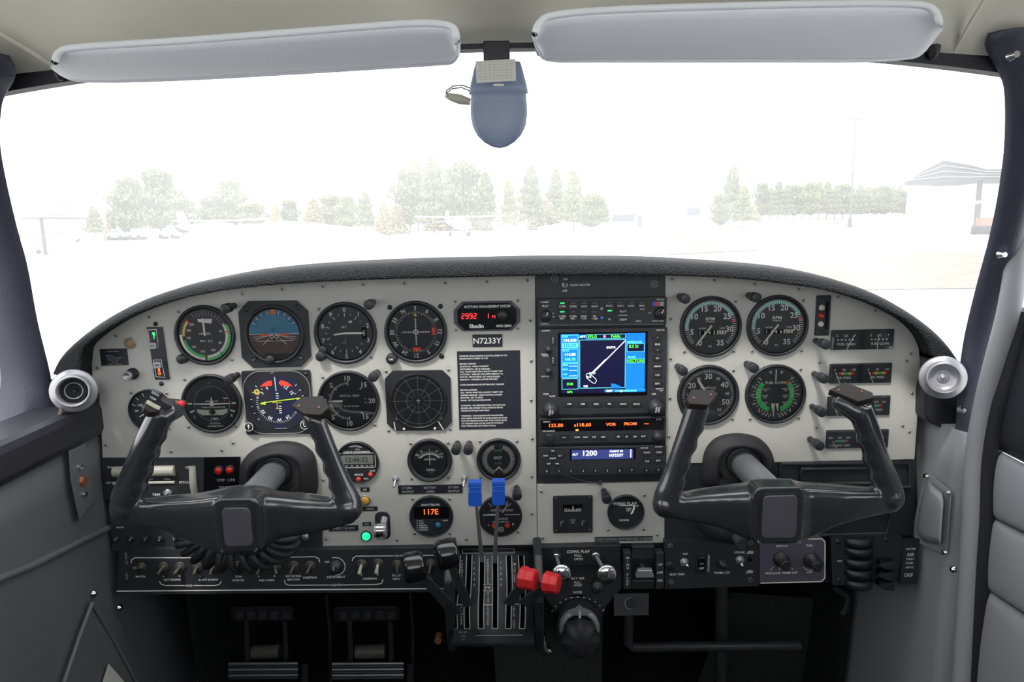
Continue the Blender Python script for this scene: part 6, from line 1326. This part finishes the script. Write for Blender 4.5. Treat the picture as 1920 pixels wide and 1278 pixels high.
def rod(nm, lab, pts, y, r, m=DARKM, cat='rod'):
    o = W(pts[0][0], pts[0][1], y); mb = MB(o=o); mb.tube([W(a, b, y) - o for a, b in pts], r, m, 12); tag(mb.build(nm), lab, cat)
rod('control_rod', 'thin dark control rod between the two pilot rudder pedals', [(612, 1112), (618, 1180), (621, 1300)], .40, .004)
rod('control_rod', 'thin dark control rod right of the pilot rudder pedals', [(769, 1112), (774, 1180), (773, 1300)], .38, .003)
rod('heater_duct', 'dark vertical tube hanging behind the right switch panel', [(1353, 1060), (1352, 1420)], .20, .012, DARKM, 'duct')
rod('pedal_bar', 'dark horizontal passenger pedal bar in the right footwell', [(1178, 1150), (1178, 1205), (1186, 1213), (1326, 1211), (1500, 1209)], .12, .0085, DARKM, 'bar')
rod('small_bracket_rod', 'short dark rod with hook under the right air levers', [(1560, 1098), (1590, 1118), (1586, 1140), (1578, 1150)], .1, .005, SATIN)
mb = MB(o=W(1100, 1200, .16)); mb.addw([W(a, b, y) for y in (.16, .5) for a, b in ((1030, 1090), (1132, 1090), (1128, 1290), (930, 1290), (925, 1200))], [tuple(range(5)), tuple(range(9, 4, -1))] + [(i, (i + 1) % 5, 5 + (i + 1) % 5, 5 + i) for i in range(5)], CARPETG)
tag(mb.build('centre_tunnel'), 'green-grey carpeted centre tunnel below the throttle quadrant', 'carpeted tunnel')
mb = MB(o=W(1510, 1230, .3)); mb.addw([W(a, b, .34) for a, b in ((1370, 1110), (1622, 1128), (1628, 1300), (1300, 1300))] + [W(a, b, .37) for a, b in ((1370, 1110), (1622, 1128), (1628, 1300), (1300, 1300))], [(0, 1, 2, 3), (7, 6, 5, 4), (0, 3, 7, 4), (1, 5, 6, 2), (0, 4, 5, 1), (3, 2, 6, 7)], CARPETG)
tag(mb.build('kick_mat'), 'dark green-grey carpet mat in the right footwell', 'mat')
mb = MB(o=W(1627, 1200, .32)); mb.tube([W(a, b, .33) - mb.o for a, b in ((1614, 1128), (1624, 1134), (1628, 1160), (1630, 1290))], .006, RUB, 8); tag(mb.build('mat_edge_trim'), 'black edge trim along the right carpet mat', 'trim')
# ================================================================ OUTSIDE
TARM = mat('tarmac', (.37, .37, .365), .9, var=.08, vscale=.15); SNOW = mat('snow', (.85, .86, .88), .8)
mb = MB(o=(0, 0, 0)); mb.addw([(-900, -60, 0), (900, -60, 0), (900, 1500, 0), (-900, 1500, 0)], [(0, 1, 2, 3)], TARM)
o = mb.build('ground'); struct(o)
DRY = mat('dry_grass', (.12, .09, .065), .9, var=.3, vscale=1.5)
def gp(px, py): return WZ(px, py, 0.0)
for i, (pts, m_, lab) in enumerate((([(1500, 500), (1700, 470), (1900, 478), (1900, 540), (1560, 545)], DRY, 'strip of dry grass beyond the right end of the panel'),
                     ([(1180, 446), (1400, 440), (1420, 470), (1200, 480)], DRY, 'patch of dry grass on the far side of the apron, centre right'), ([(1300, 398 + 10), (1770, 398 + 6), (1800, 420), (1330, 428)], DRY, 'field of dry grass in front of the right tree line'))):
    mb = MB(o=gp(*pts[0])); q = [gp(a, b) for a, b in pts]; mb.addw([v + Vector((0, 0, .02 + .01 * i)) for v in q], [tuple(range(len(q)))], m_); tag(mb.build('grass'), lab, 'grass', kind='stuff')
def mound(px, py, dist_w, h, lab):
    c = gp(px, py); mb = MB(o=c); n = 24; secs = []
    for i in range(9):
        u = i / 8; r_ = dist_w * math.cos(u * math.pi / 2) + .01; z = h * math.sin(u * math.pi / 2) * .9
        secs.append([(r_ * math.cos(2 * math.pi * j / n) * (1 + .15 * noise.noise(Vector((j * .7, i, px * .1)))), r_ * .35 * math.sin(2 * math.pi * j / n), z * (1 + .2 * noise.noise(Vector((j * .5, i * .6, px)))) - .02) for j in range(n)])
    mb.loft(secs, SNOW, caps=False); tag(mb.build('snow_mound'), lab, 'snow mound')
mound(530, 462, 9.0, 2.1, 'long white snow mound left of the distant white airplane'); mound(1655, 418, 9, 1.6, 'white snow mound before the right tree line'); mound(1330, 425, 12, 1.3, 'low white snow mound in front of the centre right buildings'); mound(1095, 432, 7, 1.4, 'small white snow mound between airplane and building')
BARK = mat('bark', (.14, .10, .07), .9)
PINE = [mat('pine_green_a', (.10, .13, .065), .8, var=.3, vscale=1), mat('pine_green_b', (.13, .15, .07), .8, var=.3, vscale=1), mat('bare_brush', (.22, .19, .11), .8, var=.2, vscale=1)]
def crown(kind, seed):
    rnd = random.Random(seed); vs = []; fs = []; N = 2400
    for i in range(N):
        if kind == 'pine': h = rnd.random() ** .8; R_ = (.30 * (1 - h) ** .7 + .03) * (.75 + .5 * abs(math.sin(h * 17 + seed))); z = .16 + .84 * h
        elif kind == 'round': th = rnd.random() * math.pi; z = .58 + .42 * math.cos(th); R_ = .34 * math.sin(th) ** .8 * (1 + .25 * math.sin(z * 19 + seed))
        else: z = rnd.random() ** .9; R_ = .32 * (1 - z * .5) * (1 - z) ** .25
        a = rnd.random() * 2 * math.pi; R_ *= (1 + .22 * math.sin(a * 3 + seed + z * 6)); q = R_ * (rnd.random() ** .35); c = Vector((q * math.cos(a), q * math.sin(a), z)); s_ = .026 + .026 * rnd.random()
        u = Vector((rnd.gauss(0, 1), rnd.gauss(0, 1), rnd.gauss(0, 1))).normalized(); v = u.cross(Vector((rnd.gauss(0, 1), rnd.gauss(0, 1), rnd.gauss(0, 1)))).normalized(); w = u.cross(v) * .7; n = len(vs)
        vs += [c + u * s_, c - u * s_ * .5 + v * s_, c - u * s_ * .5 - v * s_, c + w * s_]; fs += [(n, n + 1, n + 2), (n, n + 1, n + 3), (n + 1, n + 2, n + 3), (n, n + 2, n + 3)]
    return vs, fs
TREES = {}
def tree(kind, seed, mi, loc, h, w, lab, group):
    key = (kind, seed, mi)
    if key not in TREES:
        t = thing('pine_tree' if kind != 'brush' else 'bare_bush', lab, 'tree', loc, group); mb = MB(); vs, fs = crown(kind, seed); mb.add(vs, fs, PINE[mi]); mb.build('foliage', t, recalc=False)
        mb = MB(); mb.tube([(0, 0, 0), (.004, 0, .5), (0, 0, .9)], [.018, .012, .004], BARK, 6); mb.build('trunk', t); TREES[key] = t
    else: t = dup(TREES[key], loc, None, lab, group)
    t.scale = (w, w, h); t.location = loc; return t
def tr(px, py_base, top, wpx, kind, seed, mi, lab, group='trees beyond the apron', d=None):
    d = d or 110.; g = ray(px, py_base); c = CAM + g * d; c.z = 0
    zt = (CAM + ray(px, top) * d).z; w = wpx * d / F_PX / .66
    tree(kind, seed, mi, c, zt, w, lab, group)
# left group
TR = [(247, 450, 336, 60, 'round', 1, 0, 'grey-green pine at the left end of the tall left group'), (303, 450, 322, 66, 'round', 2, 0, 'tallest pine of the left tree group'), (270, 450, 352, 50, 'pine', 1, 1, 'lower pine between the two tallest of the left group'), (345, 448, 372, 50, 'round', 3, 0, 'low round pine at the right side of the left group'),
      (180, 452, 388, 34, 'pine', 2, 1, 'small yellowish pine behind the parked cars at left'), (210, 452, 392, 26, 'brush', 3, 2, 'small bare tree behind the parked cars at left'),
      (435, 446, 340, 55, 'round', 1, 0, 'rounded lone pine above the long white wing'), (400, 446, 372, 50, 'round', 2, 0, 'low tree left of the rounded lone pine'), (475, 446, 380, 50, 'round', 3, 1, 'low tree right of the rounded lone pine'),
      (545, 446, 376, 34, 'round', 2, 0, 'short bluish tree in the low left centre row'), (520, 446, 380, 30, 'brush', 1, 2, 'thin bare tree in the low left centre row'), (590, 446, 374, 50, 'brush', 2, 2, 'yellowish brush in the low left centre row'), (625, 446, 366, 44, 'round', 3, 1, 'pale tree ending the low left centre row'), (653, 445, 368, 36, 'round', 1, 1, 'small tree left of the pointed one'), (687, 445, 360, 38, 'pine', 1, 1, 'small pointed pine left of the big centre group'), (720, 445, 380, 40, 'brush', 3, 2, 'low brush left of the big centre group'),
      (770, 444, 318, 60, 'round', 2, 0, 'leftmost big pine of the centre group'), (785, 443, 304, 58, 'pine', 3, 0, 'big pine behind the leftmost one of the centre group'), (815, 443, 298, 60, 'pine', 4, 0, 'tallest pine of the big centre group'), (845, 442, 330, 56, 'round', 3, 1, 'lower yellow-green pine in the big centre group'), (870, 442, 306, 62, 'round', 4, 0, 'broad pine right of the tallest in the centre group'), (912, 441, 326, 46, 'pine', 2, 0, 'pine at the right end of the big centre group'), (830, 442, 372, 90, 'brush', 1, 2, 'olive brush under the big centre group'), (745, 444, 385, 50, 'brush', 2, 2, 'olive brush at the left foot of the centre group'), (900, 440, 380, 60, 'brush', 3, 2, 'olive brush behind the distant airplane tail'),
      (955, 440, 340, 34, 'pine', 4, 1, 'thin pine in the gap right of the centre group'), (997, 438, 314, 48, 'pine', 1, 0, 'tall pointed pine right of centre, the left one'), (1042, 437, 320, 40, 'pine', 2, 0, 'tall pine right of centre, the middle one'), (1075, 436, 322, 46, 'pine', 3, 1, 'tall pine right of centre, the right one'), (1020, 437, 375, 70, 'brush', 2, 2, 'brush under the tall pines right of centre'), (1110, 435, 364, 44, 'round', 4, 1, 'low rounded tree left of the green roofed building'), (1130, 434, 374, 26, 'pine', 4, 1, 'small pine touching the green roofed building'),
      (1372, 424, 314, 40, 'pine', 1, 0, 'lone pointed conifer right of the buildings'), (1392, 424, 350, 40, 'pine', 2, 1, 'smaller conifer beside the lone pointed one'), (1410, 422, 385, 40, 'brush', 1, 2, 'pale brush right of the lone pointed conifer'), (1350, 424, 366, 34, 'round', 2, 0, 'low tree left of the lone pointed conifer')]
for i, a in enumerate(TR): tr(*a, d=96. + (i * 7 % 5) * 8)
rr = random.Random(3)
for i in range(24):
    px = 1428 + i * 15.2; tr(px, 402 - i * .1, 347 + rr.uniform(-6, 8), 30, rr.choice(('pine', 'pine', 'round')), rr.choice((1, 2, 3)), rr.choice((0, 0, 1)), 'conifer in the even tree line at the far right', 'conifers of the far right tree line', 215. + (i % 3) * 16)
# light pole
c = CAM + ray(1592, 441) * 95; c.z = 0; zt = (CAM + ray(1597, 229) * 95).z
t = thing('light_pole', 'tall thin light pole standing on the apron at right', 'pole', c); mb = MB(); mb.tube([(0, 0, 0), (0, 0, zt)], [.13, .07], mat('pole_grey', (.05, .05, .055), .6), 10); mb.build('pole', t)
mb = MB(); mb.tube([(0, 0, 0), (0, 0, 1.2)], [.28, .26], MATS['pole_grey'], 10); mb.build('base', t); mb = MB(); mb.box(-.6, .6, -.15, .15, zt, zt + .15, MATS['pole_grey']); mb.build('lamp_head', t)
ROOFG = mat('green_roof', (.16, .22, .20), .6); ROOFD = mat('dark_roof_underside', (.03, .035, .05), .7); WHT = mat('white_cladding', (.8, .8, .8), .6); WNDW = mat('dark_window', (.08, .10, .12), .3); ROOFM = mat('roof_metal', (.22, .22, .22), .5)
# green roofed terminal
def world_box(par, nm, px0, px1, top, base, d, th, m):
    a = CAM + ray(px0, base) * d; b = CAM + ray(px1, base) * d; zt = (CAM + ray((px0 + px1) / 2, top) * d).z; zb = -.05 if nm in ('wall', 'shaft', 'chassis') and base > 420 else max(0, (CAM + ray((px0 + px1) / 2, base) * d).z); o = par.location
    mb = MB(o=o); y_ = (a.y + b.y) / 2; mb.addw([(x, y, z) for x in (a.x, b.x) for y in (y_, y_ + th) for z in (zb, zt)], [(0, 1, 3, 2), (4, 6, 7, 5), (0, 4, 5, 1), (2, 3, 7, 6), (0, 2, 6, 4), (1, 5, 7, 3)], m); return mb.build(nm, par)
def base_at(px, py, d): c = CAM + ray(px, py) * d; c.z = 0; return c
t = thing('terminal_building', 'low white building with long green-grey roof right of the tall pines', 'building', base_at(1180, 428, 120))
world_box(t, 'wall', 1138, 1340, 388, 430, 120, 12, WHT); world_box(t, 'roof', 1135, 1218, 379, 389, 119.5, 13, ROOFG); world_box(t, 'roof', 1218, 1282, 385, 391, 119.4, 13, ROOFG); world_box(t, 'window_band', 1148, 1190, 402, 415, 119.3, .4, WNDW); world_box(t, 'doorway', 1195, 1204, 404, 424, 119.3, .4, WNDW); world_box(t, 'window_band', 1212, 1244, 403, 413, 119.3, .4, WNDW)
t = thing('hangar', 'white hangar with pale pitched roof left of the lone conifer', 'building', base_at(1300, 422, 100))
world_box(t, 'wall', 1232, 1338, 384, 424, 100, 10, WHT); world_box(t, 'door_opening', 1288, 1312, 388, 404, 99.7, .4, WNDW)
mb = MB(o=t.location); P_ = [CAM + ray(a, b) * 99.5 for a, b in ((1225, 386), (1262, 370), (1312, 368), (1342, 382))]; mb.addw(P_ + [p + Vector((0, 12, 0)) for p in P_], [(0, 1, 2, 3), (7, 6, 5, 4), (0, 4, 5, 1), (1, 5, 6, 2), (2, 6, 7, 3), (3, 7, 4, 0)], WHT); mb.build('roof', t)
# big shelters
def shelter(lab, top, eav, posts, d, lab2=None):
    t = thing('aircraft_shelter', lab, 'shelter', base_at(posts[0][0], posts[0][2], d)); mb = MB(o=t.location)
    F_ = [CAM + ray(a, b) * d for a, b in top]; E_ = [CAM + ray(a, b) * d for a, b in eav]; n = len(F_)
    v = F_ + E_ + [p + Vector((0, 14, 0)) for p in F_] + [p + Vector((0, 14, .3)) for p in E_]; f = []
    rc_ = Vector(((F_[0].x - CAM.x) / (F_[0].y - CAM.y) if F_[0].x > 0 else (F_[-1].x - CAM.x) / (F_[-1].y - CAM.y), 1, 0)) * 10; pr = F_ + list(reversed(E_)); m_ = len(pr); v = pr + [p + rc_ for p in pr]; f = [tuple(range(m_)), tuple(range(2 * m_ - 1, m_ - 1, -1))] + [(i, (i + 1) % m_, m_ + (i + 1) % m_, m_ + i) for i in range(m_)]
    mb.addw(v, f, ROOFD); mb.build('roof', t)
    mb = MB(o=t.location)
    for u in (.25, .5, .75):
        a_ = [F_[i].lerp(E_[i], u) + Vector((0, -.08, 0)) - t.location for i in range(n)]; mb.tube(a_, .035, ROOFM, 6)
    mb.tube([p + Vector((0, -.05, 0)) - t.location for p in F_], .09, ROOFM, 6); mb.build('purlins', t)
    for (px, pt, pb, r_) in posts: mb = MB(o=t.location); a = CAM + ray(px, pt) * (d + 1); b = Vector((a.x, a.y, 0)); mb.tube([b - t.location, a - t.location], r_, ROOFD, 8); mb.build('post', t)
    return t
shelter('large open aircraft shelter with dark ribbed roof at far right', [(1696, 338), (1733, 318), (1768, 300), (1815, 308), (1850, 317), (1900, 316)], [(1698, 340), (1735, 340), (1770, 342), (1815, 340), (1850, 336), (1900, 336)], [(1838, 336, 430, .22)], 60.)
shelter('flat dark aircraft shelter roof at far left with single post', [(20, 404), (70, 404), (105, 398), (130, 399), (150, 403), (165, 406)], [(20, 408), (70, 408), (105, 409), (130, 409), (150, 408), (165, 407)], [(77, 408, 470, .12)], 48.)
t = thing('control_tower', 'tiny control tower cab above the left shelter roof', 'tower', base_at(115, 450, 130)); world_box(t, 'cab', 106, 124, 386, 392, 130, 2, WNDW); world_box(t, 'shaft', 111, 119, 392, 440, 130.4, 1.5, WHT)
t = thing('white_hangar', 'white box hangar behind the right shelter post', 'building', base_at(1810, 420, 75)); world_box(t, 'wall', 1774, 1905, 348, 424, 75, 8, WHT); world_box(t, 'roof', 1772, 1905, 344, 349, 74.8, 8.6, WHT)
# tractor
t = thing('tug', 'small red and grey airport tug parked under the right shelter', 'vehicle', base_at(1847, 433, 58)); RD = mat('vehicle_red', (.55, .10, .07), .4)
world_box(t, 'body', 1842, 1866, 408, 424, 58, .9, RD); world_box(t, 'canopy', 1834, 1868, 376, 381, 58, .9, WHT); world_box(t, 'chassis', 1834, 1864, 423, 429, 57.9, .9, ROOFD); world_box(t, 'canopy_post', 1836, 1838, 380, 410, 58, .1, ROOFD)
for px in (1834, 1856): mb = MB(o=t.location); a = CAM + ray(px, 428) * 57.8; a.z = .3; mb.tube([a - t.location, a - t.location + Vector((0, .4, 0))], .3, RUB, 14); mb.build('wheel', t)
# cars in the distance at the left
CARS = [(47, 447, 26, RD, 'red car parked at far left under the shelter roof', 75.), (118, 442, 60, WHT, 'long white car body in the parking row at left', 90.), (222, 446, 34, mat('car_blue_grey', (.35, .42, .55), .4), 'bluish car parked under the tall left tree group', 95.), (258, 445, 26, WHT, 'white car right of the bluish one', 95.), (318, 442, 34, WHT, 'white car at the right end of the parking row', 98.)]
def car(px, py, w, m, lab, d):
    c = base_at(px, py, d); W_ = w * d / F_PX; t = thing('parked_car', lab, 'car', c, None); mb = MB(); L2 = W_ / 2
    pr = [(-L2, .35), (-L2, .85), (-L2 * .6, 1.0), (-L2 * .35, 1.45), (L2 * .35, 1.45), (L2 * .65, .98), (L2, .85), (L2, .35)]
    mb.prism(pr, -.85, .85, m); mb.build('body', t, bevel=.08); mb = MB(); mb.prism([(-L2 * .52, 1.0), (-L2 * .32, 1.38), (L2 * .32, 1.38), (L2 * .56, 1.0)], -.88, -.84, WNDW); mb.build('side_window', t)
    for sx_ in (-.62, .62): mb = MB(); mb.tube([(sx_ * L2, -.9, .33), (sx_ * L2, .9, .33)], .33, RUB, 14); mb.build('wheel', t)
for a in CARS: car(*a)
# airplanes
def airplane(lab, px, py, d, s_, yaw, m, tail_m):
    c = base_at(px, py, d); t = thing('parked_airplane', lab, 'airplane', c, 'airplanes parked on the apron'); t.rotation_euler = (0, 0, yaw); t.scale = (s_, s_, s_)
    mb = MB(); secs = []
    for (y, r_, z) in ((-2.6, .05, 1.25), (-2.4, .35, 1.25), (-1.4, .55, 1.3), (0, .68, 1.45), (1.2, .62, 1.5), (3, .35, 1.55), (5, .14, 1.65)): secs.append([(r_ * math.cos(2 * math.pi * i / 16), y, z + r_ * math.sin(2 * math.pi * i / 16) * 1.1) for i in range(16)])
    mb.loft(secs, m); mb.build('fuselage', t); mb = MB(); mb.loft([[(x, y * (1 - .3 * abs(x) / 5.5), 2.15 + z + abs(x) * .02) for y, z in ((-.6, 0), (-.4, .1), (.9, .02), (-.4, -.06))] for x in (-5.5, -2, 2, 5.5)], m, smooth=False); mb.build('wing', t)
    mb = MB(); mb.prism([(0, 0), (0, 0)], 0, 0, m) if False else None
    mb.add([(x, y, z) for x in (-.06, .06) for y, z in ((3.6, 1.6), (4.6, 3.0), (5.3, 3.0), (5.2, 1.7))], [(0, 1, 2, 3), (7, 6, 5, 4), (0, 4, 5, 1), (1, 5, 6, 2), (2, 6, 7, 3), (3, 7, 4, 0)], tail_m); mb.build('fin', t)
    mb = MB(); mb.box(-1.7, 1.7, 4.2, 5.0, 1.68, 1.76, m); mb.build('tailplane', t)
    for x, y in ((-1.2, .6), (1.2, .6), (0, -1.8)): mb = MB(); mb.tube([(x - .08, y, .25), (x + .08, y, .25)], .25, RUB, 12); mb.tube([(x, y, .25), (x * .5, y, 1.1)], .05, STEEL, 6); mb.build('wheel', t)
    mb = MB(); mb.box(-.95, .95, -2.72, -2.66, 1.2, 1.3, RUB); mb.build('propeller', t)
    mb = MB(); mb.prism([(-.5, 1.5), (-.4, 1.95), (.4, 1.95), (.5, 1.5)], -1.45, -1.3, WNDW); mb.build('windscreen', t)
    mb = MB(); mb.box(-.55, .55, -1.6, .8, .78, .98, MATS['car_blue_grey']); mb.build('belly', t)
airplane('small white high-wing airplane in front of the big centre pines', 866, 442, 84., 1.0, math.radians(25), WHT, WHT)
airplane('white airplane with purple tail and long wing at left behind the snow mound', 415, 452, 70., 1.0, math.radians(160), WHT, mat('tail_purple', (.35, .33, .55), .5))
airplane('white airplane at far left partly hidden by the shelter post', 62, 468, 52., .55, math.radians(-60), WHT, WHT)
